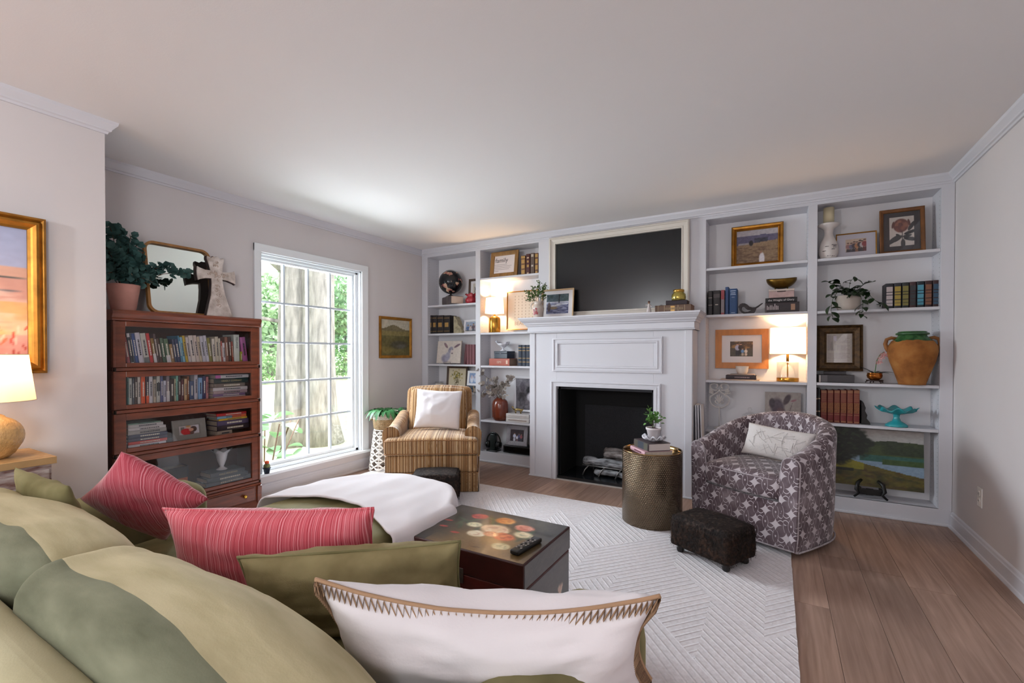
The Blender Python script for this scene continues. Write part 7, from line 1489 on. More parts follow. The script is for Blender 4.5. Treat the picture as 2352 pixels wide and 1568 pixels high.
cyl(ck, 'jar', [(0.001, 0), (0.055, 0), (0.058, 0.01), (0.058, kz - 0.03), (0.055, kz - 0.03), (0.055, 0.005)], GLASS, 28); cyl(ck, 'lid', [(0.060, kz - 0.028), (0.060, kz - 0.020), (0.03, kz), (0.008, kz + 0.008), (0.010, kz + 0.014), (0.017, kz + 0.028), (0.010, kz + 0.044), (0.001, kz + 0.047)], GLASS, 24)
def pig(U, V):
    p = P(U, V, 'A79E98'); p.ell(0.36, 0.60, 0.22, 0.30, '5A4E58', 0.2, 0.35).ell(0.20, 0.72, 0.10, 0.14, '4A4048', 0, 0.3).ell(0.62, 0.82, 0.09, 0.18, '57494E', -0.6, 0.3).ell(0.46, 0.45, 0.16, 0.2, '6A5258', 0.5, 0.3).ell(0.40, 0.30, 0.12, 0.12, '7A5A5E', 0, 0.4).ell(0.80, 0.80, 0.10, 0.03, 'A07078', 0.3, 0.4).ell(0.85, 0.35, 0.09, 0.03, '6A5A60', -0.5, 0.4).ell(0.72, 0.6, 0.01, 0.22, '77696C', -0.3, 0.4); return p.grain(0.10, 20, 5).out()
x0_, x1_ = xY(1757, 0.15, 920), xY(1840, 0.15, 920)
pg_ = thing('pig_canvas', 'grey canvas painting of a dark pig behind the barrel chair', 'painting', ((x0_ + x1_) / 2, 0.15, Z3(3) + 0.001), rx=-0.06); pw_ = x1_ - x0_; ph_ = zY(1800, 901, 0.165) - Z3(3)
G().box(-pw_ / 2, pw_ / 2, 0, 0.018, 0, ph_).build('stretcher', MATS['canvas_edge'], pg_); picture('canvas', pw_, ph_, pig, 50, 50, pg_, -0.0006)
# ---------------------------------------------------------------- bay by the right wall
p = lb(1903, 592, 0.07); mp_ = mpp(p); cs = thing('candlestick', 'distressed white baluster candlestick on the top right shelf', 'candlestick', (p.x, 0.075, Z4(0) + 0.001)); ch_ = zY(1903, 515, 0.075) - Z4(0); r0 = 19 * mp_
cyl(cs, 'baluster', [(0.001, 0), (r0 * 0.80, 0), (r0 * 0.84, ch_ * 0.04), (r0 * 0.98, ch_ * 0.15), (r0 * 1.0, ch_ * 0.28), (r0 * 0.86, ch_ * 0.45), (r0 * 0.52, ch_ * 0.62), (r0 * 0.42, ch_ * 0.74), (r0 * 0.52, ch_ * 0.85), (r0 * 1.05, ch_ * 0.94), (r0 * 1.13, ch_ * 0.97), (r0 * 1.05, ch_), (0.001, ch_ * 0.985)], mat('distressed_white', 'D0C8C4', 0.8, var=0.05, vscale=8), 40)
ws = G(); q = np.random.default_rng(9)
for k in range(13):
    z_ = ch_ * q.uniform(0.05, 0.36); a_ = q.uniform(-2.2, -0.9); r_ = r0 * (0.82 + 0.9 * min(z_ / ch_, 0.2)) + 0.0012
    ws.add([(r_ * math.cos(a_ + d), r_ * math.sin(a_ + d), z_ + e) for d, e in ((-0.22, 0), (0.2, 0.001), (0.24, 0.004), (-0.1, 0.005))], [(0, 1, 2, 3)])
ws.build('worn_patches', mat('worn_wood', '4A4044', 0.9), cs, kind='stuff')
pcn = thing('pillar_candle', 'cream pillar candle standing on the baluster candlestick', 'candle', (p.x, 0.075, Z4(0) + ch_ + 0.0005)); ch2 = zY(1904, 478, 0.075) - Z4(0) - ch_
cyl(pcn, 'wax', [(0.001, 0), (10.5 * mp_, 0), (10.5 * mp_, ch2), (0.001, ch2 - 0.004)], mat('cream_wax', 'C8BC9C', 0.6), 32); G().tube([(0, 0, ch2 - 0.004), (0.002, 0, ch2 + 0.01)], 0.0015, 5).build('wick', BLACK, pcn)
x0_, x1_ = xY(1920, 0.10, 560), xY(2014, 0.10, 560)
grp = people('C8B09C', [(0.12, -0.1, 0.85, 'A07070', '3A2A30', '4A3028'), (0.28, -0.12, 0.85, '6A6A84', '3A3A4A', '2A2020'), (0.42, -0.1, 0.92, '4A3A44', '2A2230', '2A2020'), (0.55, -0.1, 0.9, 'B87A50', '8A5A40', '4A3028'), (0.70, -0.08, 0.98, '3A2A34', '2A2028', '201818'), (0.80, -0.06, 0.9, 'C0B4B8', '3A3238', '2A2020'), (0.92, -0.04, 0.98, '8A2E34', '5A2028', '4A2A28')], ('6A5A54', 'D0B8A4', 0.05), 15)
frame('group_photo', 'thin gold frame with wide white mat around a family group photo', ((x0_ + x1_) / 2, 0.10, Z4(0) + 0.001), x1_ - x0_, zY(1967, 535, 0.12) - Z4(0), 0, 0.10, 0.007, 0.014, mat('thin_gold', 'B07C34', 0.35, metal=0.8), (0.056, 0.040), mat('cool_mat', 'C8C4D0', 0.9), grp, (60, 36), cat='framed photo', art='photograph', glass=True)
def peony(U, V):
    p = P(U, V, 'C9BDB6'); q = np.random.default_rng(3)
    for (x, y, l, w_, a_) in ((0.15, 0.22, 0.30, 0.09, 0.5), (0.55, 0.08, 0.10, 0.16, 0), (0.85, 0.45, 0.28, 0.06, 0.2), (0.85, 0.22, 0.30, 0.07, -0.15), (0.90, 0.66, 0.22, 0.08, 0.8), (0.72, 0.33, 0.2, 0.05, 0.1), (0.36, 0.36, 0.12, 0.05, -0.5), (0.3, 0.25, 0.25, 0.08, 0.4)): p.ell(x, y, l, w_, ['2E2C30', '38363A'][int(x * 10) % 2], a_, 0.15)
    p.rect(0.515, 0.545, 0.12, 0.5, '3A3236'); p.ell(0.47, 0.70, 0.34, 0.25, '6A3A34', 0, 0.15)
    for k in range(26): a_ = q.uniform(0, 6.28); d = q.uniform(0, 0.2); p.ell(0.47 + d * 1.3 * math.cos(a_), 0.70 + d * math.sin(a_), 0.11, 0.06, ['8A5040', '6E3C36', '9A6450', '5A302E'][k % 4], a_ + 1.2, 0.4, 0.7)
    p.ell(0.15, 0.74, 0.06, 0.14, '5E342F', -0.3, 0.3).ell(0.80, 0.78, 0.06, 0.14, '5E342F', 0.3, 0.3); return p.grain(0.06, 24, 4).out()
x0_, x1_ = xY(2020, 0.115, 530), xY(2124, 0.115, 530)
frame('peony_print', 'dark-matted peony print in a wood frame on the top right shelf', ((x0_ + x1_) / 2, 0.10, Z4(0) + 0.001), x1_ - x0_, zY(2072, 480, 0.14) - Z4(0), 0, 0.11, 0.024, 0.02, mat('brown_gold_wood', '6E4420', 0.4, metal=0.2, var=0.3, vscale=12), (0.036, 0.036), mat('dark_mat', '3A3236', 0.8), peony, (60, 60), cat='framed print', glass=True)
# trailing plant
p = lb(1948, 710, 0.07); mp_ = mpp(p); tp_ = thing('plant_pot', 'short cream pot holding the trailing dark green plant', 'pot', (p.x, 0.075, Z4(1) + 0.001)); pr_ = 24 * mp_; ph2 = 33 * mp_
cyl(tp_, 'pot', [(0.001, 0.001), (pr_ * 0.82, 0), (pr_ * 0.95, ph2 * 0.3), (pr_, ph2 * 0.95), (pr_ * 1.02, ph2), (pr_ * 0.92, ph2), (pr_ * 0.9, ph2 * 0.85)], mat('cream_pot', 'B8ACA2', 0.7, var=0.06), 36); cyl(tp_, 'soil', [(0.001, ph2 * 0.86), (pr_ * 0.91, ph2 * 0.86)], MATS['potting_soil'], 24)
tr_ = thing('trailing_plant', 'dark glossy trailing vine spilling over the shelf edge', 'plant', (p.x, 0.075, Z4(1) + ph2 * 0.86 + 0.002)); VIN = mat('dark_vine_leaf', '1F3318', 0.35, var=0.45, vscale=18, spec=0.5); VST = mat('vine_stem', '4A5A3A', 0.7)
lps = [leaf_g(0.052, 0.028, 6, 0.35, 0.25, 0.25).build('leaf', VIN, tr_), leaf_g(0.062, 0.026, 6, 0.5, 0.25, 0.35).build('leaf', VIN, tr_), leaf_g(0.046, 0.030, 6, 0.25, 0.3, 0.15).build('leaf', VIN, tr_)]; used_ = [False] * 3; q = np.random.default_rng(14); li_ = 0
def putleaf(pos, az, el, s_):
    global li_
    k = li_ % 3; li_ += 1
    if used_[k]: o = share(lps[k], 'leaf', tr_)
    else: o = lps[k]; used_[k] = True
    o.location = pos; o.rotation_euler = (el, q.uniform(-0.5, 0.5), az); o.scale = (s_, s_, s_)
vines = [[(-0.02, -0.02, 0.02), (-0.07, -0.09, 0.05), (-0.11, -0.13, -0.02), (-0.12, -0.14, -0.10), (-0.105, -0.14, -0.17)], [(0.0, -0.03, 0.02), (0.05, -0.10, 0.04), (0.075, -0.13, -0.05), (0.07, -0.14, -0.12), (0.06, -0.14, -0.15)], [(-0.02, 0, 0.02), (-0.09, -0.04, 0.10), (-0.13, -0.06, 0.12)], [(0, 0, 0.02), (0.01, -0.02, 0.12), (0.04, -0.03, 0.16)], [(0.02, 0, 0.02), (0.10, -0.02, 0.10), (0.16, -0.04, 0.11)], [(0.02, 0, 0.02), (0.10, -0.04, 0.04), (0.15, -0.07, -0.03), (0.19, -0.08, -0.07)], [(0, -0.02, 0.02), (-0.03, -0.08, 0.06), (-0.05, -0.11, 0.02)], [(-0.01, 0, 0.02), (-0.05, -0.02, 0.10), (-0.06, -0.02, 0.14)], [(0.01, -0.03, 0.02), (0.03, -0.10, 0.05), (0.02, -0.12, 0.01)]]
for vn in vines:
    G().tube(vn, 0.0016, 5).build('vine', VST, tr_)
    for i in range(len(vn) - 1):
        a_, b_ = Vector(vn[i]), Vector(vn[i + 1])
        for k in range(3): pos = a_ + (b_ - a_) * ((k + 0.7) / 3.2); putleaf(pos, q.uniform(PI * 0.55, PI * 1.45), q.uniform(-0.9, 0.35), q.uniform(1.15, 1.6))
for k in range(16): putleaf((q.uniform(-0.06, 0.06), q.uniform(-0.06, 0.02), q.uniform(0.01, 0.07)), q.uniform(0, 6.28), q.uniform(-0.4, 0.4), q.uniform(1.1, 1.5))
SL = 'B8C4CC'
bcols = [('1E1E26', 'B8ACAC', 'black and silver banded leather book, first of the seven'), ('20202A', 'A08A3A', 'navy leather book with yellow gilt panels'), ('161A1C', '7A7238', 'black leather book with olive gilt panels'), ('3A2022', '2E3236', 'brown and slate leather book with a plain spine'), ('16202A', '4E90A4', 'dark leather book with bright turquoise panels'), ('34181A', '7A4E38', 'oxblood leather book with copper panels'), ('331518', '2E4A60', 'oxblood leather book with blue panels')]
for i, (a, c) in enumerate([(2033, 2051), (2052, 2069.5), (2070.5, 2087), (2088, 2103.5), (2104.5, 2122), (2123, 2140), (2141, 2158)]):
    setbooks([(a, c)], 0.045, Z4(1), 651 - i * 1.3, bcols[i][0], bcols[i][2], 'leather classics on the right-hand shelf', bands=[(0.10, 0.20, bcols[i][1], -0.42, 0.42), (0.22, 0.33, bcols[i][1], -0.42, 0.42), (0.36, 0.52, bcols[i][1], -0.42, 0.42), (0.55, 0.63, bcols[i][1], -0.42, 0.42), (0.66, 0.86, bcols[i][1], -0.42, 0.42)])
# ornate frame on two books
x0_, x1_ = xY(1879, 0.05, 870), xY(1962, 0.05, 870)
book('large grey book lying under the small black one', ((x0_ + x1_) / 2, 0.02, Z4(2) + 0.001), math.radians(5), 0.058, x1_ - x0_, 0.155, '3E3A3C', lying=True, bands=[(0.02, 0.06, 'B8B0AC'), (0.08, 0.25, '5A5658')], pages=mat('grey_brown_pages', '7A706A', 0.9))
book('small black book lying directly under the ornate frame', ((x0_ + x1_) / 2 - 0.01, 0.035, Z4(2) + 0.0598), math.radians(-8), 0.026, (x1_ - x0_) * 0.62, 0.10, '262024', lying=True, pages=mat('pale_pages', 'CDBBAA', 0.85))
def letter(U, V):
    p = P(U, V, 'A89C92'); p.rect(0.04, 0.36, 0.42, 0.94, '8C807A', 0.8).rect(0.27, 0.40, 0.74, 0.92, 'B8AEBC').ell(0.22, 0.58, 0.07, 0.2, '6E6460', 0, 0.3, 0.8).ell(0.30, 0.62, 0.04, 0.2, 'B0A69E', 0, 0.3, 0.8)
    for k in range(20):
        y = 0.05 + k * 0.043; x0 = 0.40 if y > 0.42 else 0.05; p.rect(x0, 0.90 - 0.06 * (k % 3), y, y + 0.012, '7E736C', 0.8)
    return p.grain(0.08, 24, 5).out()
x0_, x1_ = xY(1875.5, 0.10, 800), xY(1983, 0.10, 800); z1_ = zY(1930, 746, 0.115)
frame('letter_frame', 'heavy bronze-brown frame around a typed page with a small portrait', ((x0_ + x1_) / 2 + 0.004, 0.155, Z4(2) + 0.0868), x1_ - x0_, z1_ - Z4(2) - 0.087, 0, 0.05, 0.066, 0.024, mat('bronze_leaf', '4A3418', 0.4, metal=0.45, var=0.5, vscale=40, bump=0.3, bscale=90), 0, None, letter, (60, 66), prof=[(0, 0), (0, 0.024), (0.012, 0.028), (0.020, 0.018), (0.052, 0.010), (0.058, 0.014), (0.066, 0.010), (0.066, 0.001)], cat='framed print', glass=True)
# orchid
p = lb(2009, 880, 0.06); mp_ = mpp(p); wd = thing('pot_stand', 'little carved dark wood stand under the copper pot', 'stand', (p.x, 0.065, Z4(2) + 0.001)); CW2 = mat('rosewood', '2C1612', 0.4); sr = 16 * mp_
G().lathe([(0.001, 0.018), (sr, 0.018), (sr * 1.02, 0.022), (sr, 0.026), (0.001, 0.026)], seg=24, cap=False).build('top', CW2, wd)
for k in range(5): a_ = k * 2 * PI / 5 + 0.3; G().tube([(sr * 0.8 * math.cos(a_), sr * 0.8 * math.sin(a_), 0.018), (sr * 1.05 * math.cos(a_), sr * 1.05 * math.sin(a_), 0.010), (sr * 0.98 * math.cos(a_), sr * 0.98 * math.sin(a_), 0.004)], 0.0042, 6).build('leg', CW2, wd)
cp_ = thing('copper_pot', 'round copper pot with a toy-brick orchid on a carved stand', 'pot', (p.x, 0.065, Z4(2) + 0.0275)); pr2 = 15 * mp_
cyl(cp_, 'pot', [(0.001, 0), (pr2 * 0.55, 0), (pr2 * 0.9, 0.014), (pr2, 0.032), (pr2 * 0.92, 0.048), (pr2, 0.052), (pr2 * 0.86, 0.052), (pr2 * 0.84, 0.04)], mat('polished_copper', 'B06A2C', 0.22, metal=0.9), 32); cyl(cp_, 'fill', [(0.001, 0.043), (pr2 * 0.85, 0.043)], mat('dark_fill', '2A1E18', 0.9), 20)
oc = thing('orchid', 'pink orchid with dark strap leaves in the copper pot', 'orchid', (p.x, 0.065, Z4(2) + 0.0275 + 0.044)); OL = mat('orchid_leaf', '16261F', 0.4); OP = mat('orchid_pink', 'B8686C', 0.5); OP2 = mat('orchid_pale', 'D09C94', 0.5)
for az, L_, up_ in ((1.25, 0.11, 0.75), (-1.35, 0.13, 0.35), (-0.9, 0.06, 0.6), (2.2, 0.07, 0.6), (-2.2, 0.10, 0.35)):
    lf = leaf_g(L_, 0.028, 7, 0.28, 0.3, up_).build('leaf', OL, oc); lf.rotation_euler = (0, 0, az)
G().tube([(0, 0, 0), (0.006, 0, 0.05), (0.012, 0, 0.10), (0.028, -0.004, 0.14), (0.052, -0.008, 0.165)], 0.0028, 6).build('stem', mat('orchid_stem', '3A6A38', 0.6), oc)
for i, c in enumerate(((0.016, -0.012, 0.085), (0.030, -0.014, 0.088), (0.026, -0.014, 0.115), (0.044, -0.016, 0.125), (0.052, -0.018, 0.150), (0.066, -0.018, 0.142), (0.040, -0.014, 0.142))):
    fl2 = G().lathe([(0.001, -0.002), (0.004, 0), (0.001, 0.002)], seg=8, cap=False).build('flower', OP2, oc, loc=c)
    for k in range(5):
        a_ = k * 2 * PI / 5 + i; pet = G().add([(0, 0, 0), (0.011 * math.cos(a_ - 0.35), -0.002, 0.011 * math.sin(a_ - 0.35)), (0.018 * math.cos(a_), -0.004, 0.018 * math.sin(a_)), (0.011 * math.cos(a_ + 0.35), -0.002, 0.011 * math.sin(a_ + 0.35))], [(0, 1, 2, 3)], True).build('petal', OP if (k + i) % 2 else OP2, fl2)
# amphora
p = lb(2098, 882, 0.06); ja = thing('terracotta_jar', 'large terracotta jar with green glazed neck and two ear handles', 'jar', (p.x, 0.0, Z4(2) + 0.001)); p = lb(2095, 882, 0.02); ja.location.x = p.x; mp_ = mpp(p); ah = zY(2098, 761, 0.0) - Z4(2); R_ = 46 * mp_
def ampmat():
    m, nt, b = nodes('aged_terracotta', 0.85); N = NB(nt); v, x, y, z = N.xyz('Object'); n = N.noise(v, 9, 5); n2 = N.noise(v, 30, 3)
    base_c = N.ramp(N.m('ADD', N.m('MULTIPLY', n, 0.8), N.m('MULTIPLY', n2, 0.2)), [(0.3, '6E4020'), (0.5, '96602F'), (0.7, 'A87440')])
    gl = N.m('GREATER_THAN', N.m('ADD', z, N.m('MULTIPLY', N.m('SUBTRACT', n, 0.5), 0.05)), ah * 0.825); nt.links.new(N.mix(gl, base_c, N.ramp(n2, [(0.3, '1E3A22'), (0.7, '3E6A3A')])), b.inputs['Base Color'])
    r_ = N.m('SUBTRACT', 0.85, N.m('MULTIPLY', gl, 0.6)); nt.links.new(r_, b.inputs['Roughness']); N.bump(n2, b, 0.3, 0.006); return m
AM = ampmat()
yc = 0.028
G().lathe([(0.001, 0.001), (R_ * 0.53, 0), (R_ * 0.55, ah * 0.04), (R_ * 0.70, ah * 0.22), (R_ * 0.90, ah * 0.45), (R_ * 0.985, ah * 0.62), (R_ * 0.96, ah * 0.72), (R_ * 0.82, ah * 0.815), (R_ * 0.62, ah * 0.885), (R_ * 0.56, ah * 0.92), (R_ * 0.57, ah * 0.985), (R_ * 0.545, ah), (R_ * 0.48, ah * 0.985), (R_ * 0.46, ah * 0.88)], (0, yc, 0), 48, cap=False).build('body', AM, ja)
G().tube([(R_ * 0.60 * math.cos(k * PI / 20), yc + R_ * 0.60 * math.sin(k * PI / 20), ah * 0.955) for k in range(40)], ah * 0.022, 8, closed=True).build('rim_roll', mat('green_glaze', '2E5230', 0.3, var=0.4, vscale=25), ja)
for s_ in (-1, 1): G().tube([(s_ * R_ * 0.60, yc, ah * 0.865), (s_ * R_ * 0.82, yc, ah * 0.885), (s_ * R_ * 1.0, yc, ah * 0.855), (s_ * R_ * 1.06, yc, ah * 0.77), (s_ * R_ * 1.0, yc, ah * 0.69), (s_ * R_ * 0.94, yc, ah * 0.63)], [0.012, 0.012, 0.0125, 0.013, 0.014, 0.012], 10).build('handle', mat('terracotta_handle', '8A5A30', 0.85, var=0.25, vscale=20), ja)
# red set with bookend
setbooks([(1873, 1879), (1879.6, 1885)], 0.05, Z4(3), [893, 892], ['2A1618', '15161A'], ['dark plum book at the end of the red leather set', 'black book between the plum book and the red set'], 'books beside the red set', bands=[(0.3, 0.33, 'B8987A'), (0.68, 0.71, 'B8987A')])
setbooks([(1886 + k * 15.1, 1886 + (k + 1) * 15.1 - 0.6) for k in range(6)], 0.05, Z4(3), 896, '6A1E1A', ['red gilt leather volume touching the black book'] + ['red gilt leather volume, %s from the dark cast bookend' % o for o in ('fifth', 'fourth', 'third', 'second')] + ['red gilt leather volume touching the dark cast bookend'], 'red leather six-volume set', d=0.15, bands=[(0.90, 0.99, '8A5A3C', -0.45, 0.45), (0.30, 0.62, mat('tooled_gilt', '7A4A2C', 0.5, metal=0.3, var=0.5, vscale=160), -0.45, 0.45)] + [(0.65 + 0.03 * k, 0.662 + 0.03 * k, '8A5A3C', -0.42, 0.42) for k in range(8)] + [(0.02, 0.06, '8A5A3C', -0.4, 0.4), (0.24, 0.26, '8A5A3C', -0.42, 0.42)])
p = lb(1978.5, 973, 0.05); be = thing('bookend', 'dark cast bookend holding the red leather set upright', 'bookend', (p.x, 0.05, Z4(3) + 0.001)); CI = mat('dark_cast_iron', '1C1614', 0.6, var=0.3, vscale=30, bump=0.4)
G().prism([(0, 0), (0.056, 0), (0.05, 0.02), (0.032, 0.045), (0.036, 0.07), (0.022, 0.10), (0.026, 0.125), (0.014, 0.16), (0.006, 0.175), (0, 0.175)], 0, 0.09).build('casting', CI, be, 0.006)
G().box(0, 0.004, 0.0, 0.1, 0, 0.14).build('upright_plate', CI, be)
p = lb(2059, 980, 0.055); co_m = thing('compote', 'turquoise milk glass compote with ruffled rim', 'compote', (p.x, 0.055, Z4(3) + 0.001)); mp_ = mpp(p); TQ = mat('turquoise_glass', '2E9AA2', 0.25, spec=0.6, var=0.08, vscale=12); k_ = mp_; cH = zY(2059, 940, 0.055) - Z4(3)
cyl(co_m, 'foot', [(0.001, 0.001), (20 * k_, 0), (20.5 * k_, cH * 0.08), (15 * k_, cH * 0.20), (8 * k_, cH * 0.32), (5.5 * k_, cH * 0.5), (6 * k_, cH * 0.66), (8 * k_, cH * 0.72)], TQ, 40, lambda r, z, a: (r * (1 + 0.03 * math.cos(16 * a)), z))
cyl(co_m, 'bowl', [(0.001, cH * 0.70), (9 * k_, cH * 0.71), (20 * k_, cH * 0.80), (31 * k_, cH * 0.95), (38 * k_, cH * 1.06), (35 * k_, cH * 1.03), (20 * k_, cH * 0.86), (0.001, cH * 0.78)], TQ, 72, lambda r, z, a: (r * (1 + (0.07 * math.cos(8 * a) if r > 28 * k_ else 0)), z + (0.013 * math.cos(8 * a + 0.6) if r > 28 * k_ else 0)))
# landscape on easel in the bottom bay
def lake(U, V):
    p = P(U, V, 'A7A5A2'); n = fbm(U, V, 7, 4, 3); p.mix(np.clip((V - 0.85) * 5, 0, 0.6), '9A8C84'); tl = 0.74 + 0.08 * fbm(U, V, 6, 3, 9) + 0.06 * (U - 0.5); p.mix((V < tl) & (V > 0.5), '2A3422'); p.mix(((V < tl) & (V > 0.5)) * np.clip((n - 0.45) * 3, 0, 0.8), '45522E'); p.mix((V < 0.58) & (V > 0.50), '3F4E26'); p.mix(V < 0.54, '7E94A8'); p.mix((V < 0.56) & (V > 0.44) & (U > 0.4), '2E5A50'); p.mix((V < 0.50) & (V > 0.40) & (U > 0.62), '3A5028')
    bank = 0.38 - 0.16 * np.clip((U - 0.42) * 1.8, 0, 1) + 0.12 * np.clip((0.46 - U) * 3, 0, 1) + 0.03 * n; p.mix(V < bank, '5E5420'); p.mix((V < bank) * np.clip((fbm(U, V, 14, 4, 5, 1, 2) - 0.42) * 3, 0, 0.9), '4A3A22'); p.mix((V < bank - 0.08) * np.clip((fbm(U, V, 10, 3, 15) - 0.4) * 2, 0, 0.85), '2C3018'); p.mix((V < bank) * (V > 0.28) * (U < 0.45) * 0.8, '8A8420'); p.mix((V < 0.30) * (V > 0.24) * (U < 0.35), '1E2210')
    tree = fbm(U, V, 8, 4, 22); blob = np.clip(1.25 - np.hypot((U - 0.14) / 0.42, (V - 0.76) / 0.42), 0, 1); p.mix(np.clip((blob * 1.5 + tree - 0.85) * 4, 0, 1), '1A2016'); p.mix(np.clip((blob + tree - 1.05) * 4, 0, 0.7) * (fbm(U, V, 26, 2, 4) > 0.52), '34402A'); p.rect(0.12, 0.17, 0.30, 0.6, '1A1610')
    return p.grain(0.10, 40, 3).out()
Yp = 0.11; x1_ = xY(2121, Yp, 1060); x0_ = 4.02; z0_ = zY(2124, 1132, Yp - 0.03); z1_ = 0.63
pa = thing('lake_painting', 'unframed oil painting of a lake and dark trees in the bottom bay', 'painting', ((x0_ + x1_) / 2, Yp - 0.03, z0_), rx=-0.07); pw_ = x1_ - x0_; ph_ = z1_ - z0_
G().box(-pw_ / 2, pw_ / 2, 0, 0.014, 0, ph_).build('stretcher', MATS['canvas_edge'], pa); picture('canvas', pw_, ph_, lake, 120, 100, pa, -0.0006, 0, printmat('oil_print', 0.45))
xe = xY(2000, 0.02, 1130); es = thing('table_easel', 'black carved table easel under the lake painting', 'easel', (xe, 0.05, BASE + 0.001)); BE = mat('black_lacquer_wood', '0E0B0B', 0.4)
ez_ = z0_ - BASE - 0.001
for s_ in (-1, 1):
    G().tube([(s_ * 0.05, 0.02, ez_ + 0.05), (s_ * 0.075, -0.008, ez_ + 0.03), (s_ * 0.085, -0.018, ez_ - 0.02), (s_ * 0.07, -0.02, ez_ * 0.45), (s_ * 0.10, -0.022, 0.006)], [0.010, 0.013, 0.013, 0.010, 0.008], 8).build('front_leg', BE, es)
    G().box(s_ * 0.062 - 0.008, s_ * 0.062 + 0.008, -0.016, 0.03, ez_ - 0.012, ez_ - 0.002).build('ledge', BE, es)
G().box(-0.075, 0.075, -0.004, 0.012, ez_ - 0.055, ez_ - 0.012).build('crosspiece', BE, es, 0.004); G().box(-0.022, 0.022, 0.012, 0.022, 0.02, ez_ - 0.012).build('tongue', BE, es); G().tube([(0, 0.02, ez_ - 0.02), (0, 0.11, 0.004)], 0.007, 6).build('rear_leg', BE, es)
# ---------------------------------------------------------------- on the drum table
dz = DH - 0.026 + 0.0005
book('slim pink book at the bottom of the drum table pile', (DX - 0.085, DY - 0.075, dz + 0.002), math.radians(-50), 0.030, 0.23, 0.21, 'C49AA2', lying=True, marks=7, tcol='7A4A58')
book('thick book with a dark marbled spine on the drum table', (DX - 0.062, DY - 0.068, dz + 0.0335), math.radians(-48), 0.052, 0.21, 0.17, '3A2A2C', lying=True, bands=[(0.05, 0.3, '4A4438'), (0.3, 0.7, '2E3440'), (0.7, 0.95, '4E4A3E')], pages=mat('white_pages', 'D8CCC8', 0.85))
pz = dz + 0.0865
sr_ = thing('ruffled_saucer', 'white ruffled milk glass saucer under the small potted plant', 'saucer', (DX + 0.015, DY - 0.012, pz))
cyl(sr_, 'saucer', [(0.001, 0.001), (0.036, 0.0), (0.042, 0.006), (0.060, 0.018), (0.078, 0.030), (0.074, 0.034), (0.05, 0.016), (0.001, 0.008)], MILK, 64, lambda r, z, a: (r * (1 + (0.08 * math.sin(9 * a) if r > 0.055 else 0)), z + (0.010 * math.cos(9 * a) if r > 0.055 else 0)))
sp2_ = thing('plant_pot', 'small white flowerpot in the ruffled saucer', 'pot', (DX + 0.015, DY - 0.012, pz + 0.0085))
cyl(sp2_, 'pot', [(0.001, 0.001), (0.036, 0.0), (0.049, 0.070), (0.054, 0.072), (0.055, 0.086), (0.048, 0.086), (0.046, 0.074)], mat('white_pot_glaze', 'D2CACB', 0.5), 32); cyl(sp2_, 'soil', [(0.001, 0.076), (0.047, 0.076)], MATS['potting_soil'], 20)
sg_ = thing('potted_plant', 'small upright jade-like plant in the white flowerpot', 'plant', (DX + 0.015, DY - 0.012, pz + 0.086))
bush(sg_, [(-0.035, 0, 0.125), (-0.025, -0.01, 0.085), (0.0, -0.02, 0.09), (0.01, 0.01, 0.075), (0.04, 0.0, 0.085), (0.03, -0.02, 0.04), (-0.03, -0.02, 0.05), (0.0, -0.03, 0.05)], '5E8A44', 0.018, 0.027, 5, 14)
# ================================================================ outside the window
GRS = mat('sunlit_lawn', 'B4C09A', 0.95, var=0.15, vscale=2); ROAD = mat('pale_road', 'D0CCC8', 0.95)
gd = G().box(-60, -0.6, -40, 60, -0.55, -0.45).build('lawn', GRS); gd['kind'] = 'structure'
rd = G().box(-18.5, -12, -40, 60, -0.449, -0.44).build('road', ROAD); rd['kind'] = 'structure'
wk = G().box(-9.5, -8.2, -40, 60, -0.449, -0.44).build('footpath', mat('pale_concrete', 'CFCBC6', 0.95)); wk['kind'] = 'structure'
BARK = mat('grey_bark', '8E8984', 0.95, var=0.4, vscale=5, stretch=(3, 3, 0.6), bump=1.0, bscale=9)
def ontree(px, X, z=-0.45): v = S('X', X, px, 812); return v.y
def leafcloud(name, t, c, rx, ry, rz, n, s, col, seed):
    q = np.random.default_rng(seed); p = q.normal(0, 0.5, (n, 3)); p /= np.maximum(1, np.linalg.norm(p, axis=1, keepdims=True)); p = p * (rx, ry, rz) + c
    d = q.normal(0, 1, (n, 3)); d /= np.linalg.norm(d, axis=1, keepdims=True); e = np.cross(d, q.normal(0, 1, (n, 3))); e /= np.linalg.norm(e, axis=1, keepdims=True)
    L_ = s * q.uniform(0.6, 1.3, (n, 1)); v = np.stack([p, p + d * L_ * 0.5 + e * L_ * 0.32, p + d * L_, p + d * L_ * 0.5 - e * L_ * 0.32], 1).reshape(-1, 3)
    me = bpy.data.meshes.new(name); me.from_pydata(v.tolist(), [], [(4 * i, 4 * i + 1, 4 * i + 2, 4 * i + 3) for i in range(n)]); me.materials.append(mat('foliage_' + col, col, 0.8, var=0.3, vscale=1.5))
    o = bpy.data.objects.new(name, me); COL.objects.link(o); o.parent = t; o['kind'] = 'stuff'; return o
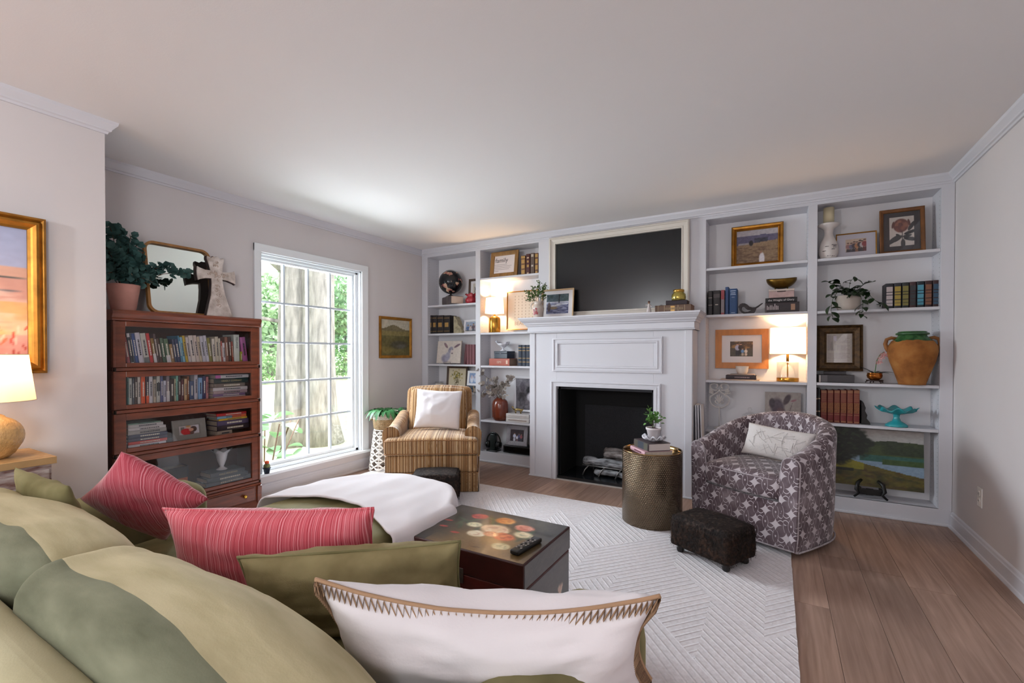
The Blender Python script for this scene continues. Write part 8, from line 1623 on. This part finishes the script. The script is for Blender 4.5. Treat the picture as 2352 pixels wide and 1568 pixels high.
# big tree close to the window: two stems from one base
tX = -3.6; ty1, ty2 = ontree(688, tX), ontree(735, tX)
tt = thing('garden_tree', 'large double-stemmed tree with rough grey bark close to the window', 'tree', (tX, (ty1 + ty2) / 2, -0.45))
yo = (ty1 + ty2) / 2; hw = abs(ty2 - ty1) / 2
def stem(pts, r): return G().tube([Vector(p) for p in pts], r, 18)
stem([(0, hw * 0.85, -0.05), (0, hw * 0.8, 0.5), (0, hw * 0.75, 1.6), (0, hw * 0.8, 3.0), (0.1, hw * 1.0, 5), (0.2, hw * 1.5, 7.5)], [0.46, 0.34, 0.30, 0.285, 0.26, 0.2]).build('trunk', BARK, tt)
stem([(-0.3, -hw * 1.05, -0.05), (-0.3, -hw * 0.95, 0.6), (-0.3, -hw * 0.72, 2.0), (-0.3, -hw * 0.6, 3.2), (-0.4, -hw * 0.8, 5), (-0.4, -hw * 1.6, 7.5)], [0.36, 0.26, 0.235, 0.22, 0.20, 0.16]).build('trunk', BARK, tt)
for pts, r in (([(-0.3, -hw * 0.8, 3.1), (-0.4, -1.0, 3.7), (-0.5, -1.7, 4.6), (-0.5, -2.4, 5.2)], [0.12, 0.09, 0.07, 0.04]), ([(-0.4, -0.9, 3.6), (-0.6, -1.6, 3.5), (-0.8, -2.4, 3.6)], [0.06, 0.05, 0.03]), ([(-0.3, -hw, 2.2), (-0.9, -1.2, 2.4), (-1.4, -2.2, 2.3)], [0.035, 0.025, 0.01])): stem(pts, r).build('bough', BARK, tt)
leafcloud('crown', tt, (-0.3, -0.2, 7.6), 3.2, 3.4, 1.8, 5000, 0.16, '9CBC90', 2)
# trees and hedge across the road
for i, (px, X, r_, h_, n, col, lbx) in enumerate(((622, -29, 5.0, 7.5, 4200, 'A4C09A', 'pale leafy tree beyond the road, next to the house corner'), (672, -40, 4.5, 10.5, 3200, 'B0CCA6', 'tall light-crowned tree beyond the road behind the grey trunks'), (712, -51, 4.2, 11.0, 3000, '9CBE96', 'broad roadside tree directly behind the two grey trunks'), (795, -29, 4.6, 9.0, 5200, '92B88C', 'tall dense green tree beyond the road at the far right panes'))):
    y_ = ontree(px, X); t = thing('roadside_tree', lbx, 'tree', (X, y_, -0.45)); G().tube([(0, 0, 0), (0.1, 0, h_ * 0.3), (0, 0.1, h_ * 0.7)], [0.3, 0.22, 0.1], 10).build('trunk', BARK, t); leafcloud('crown', t, (0, 0, h_ * 0.56), r_ * 0.9, r_ * 0.8, h_ * 0.42, n, 0.42, col, 30 + i)
for i in range(7):
    y_ = ontree(600, -20.6) + i * 3.0; t = thing('hedge_shrub', 'rounded green shrub in the hedge row across the road', 'shrub', (-20.6, y_, -0.45), group='hedge row across the road'); G().tube([(0, 0, 0), (0, 0, 0.7)], 0.05, 6).build('stem', BARK, t); leafcloud('foliage', t, (0, 0, 0.9), 1.2, 1.35, 0.85, 900, 0.2, '86A874', 60 + i)
# broad-leaved shrub right outside the lower panes
OAKL = mat('broad_leaf', '98C094', 0.6, var=0.25, vscale=3); sb_ = thing('broadleaf_shrub', 'broad-leaved light green shrub right outside the lower window panes', 'shrub', (-0.85, -1.45, -0.45)); q = np.random.default_rng(7)
lf0 = None
for k in range(34):
    a_ = q.uniform(0, 6.28); r_ = q.uniform(0.05, 0.36); z_ = q.uniform(0.55, 1.02)
    if lf0 is None: lf0 = leaf_g(0.24, 0.15, 6, 0.35, 0.2, 0.3).build('leaf', OAKL, sb_); o = lf0
    else: o = share(lf0, 'leaf', sb_)
    o.location = (r_ * math.cos(a_) * 0.8, r_ * math.sin(a_) * 1.3, z_); o.rotation_euler = (q.uniform(-0.4, 0.5), q.uniform(-0.6, 0.6), q.uniform(0, 6.28)); s_ = q.uniform(0.6, 1.15); o.scale = (s_, s_, s_)
for k in range(7): a_ = k * 0.9; G().tube([(0, 0, 0), (0.12 * math.cos(a_), 0.15 * math.sin(a_), 0.5), (0.26 * math.cos(a_), 0.36 * math.sin(a_), 0.95)], 0.008, 6).build('stem', STEM, sb_)
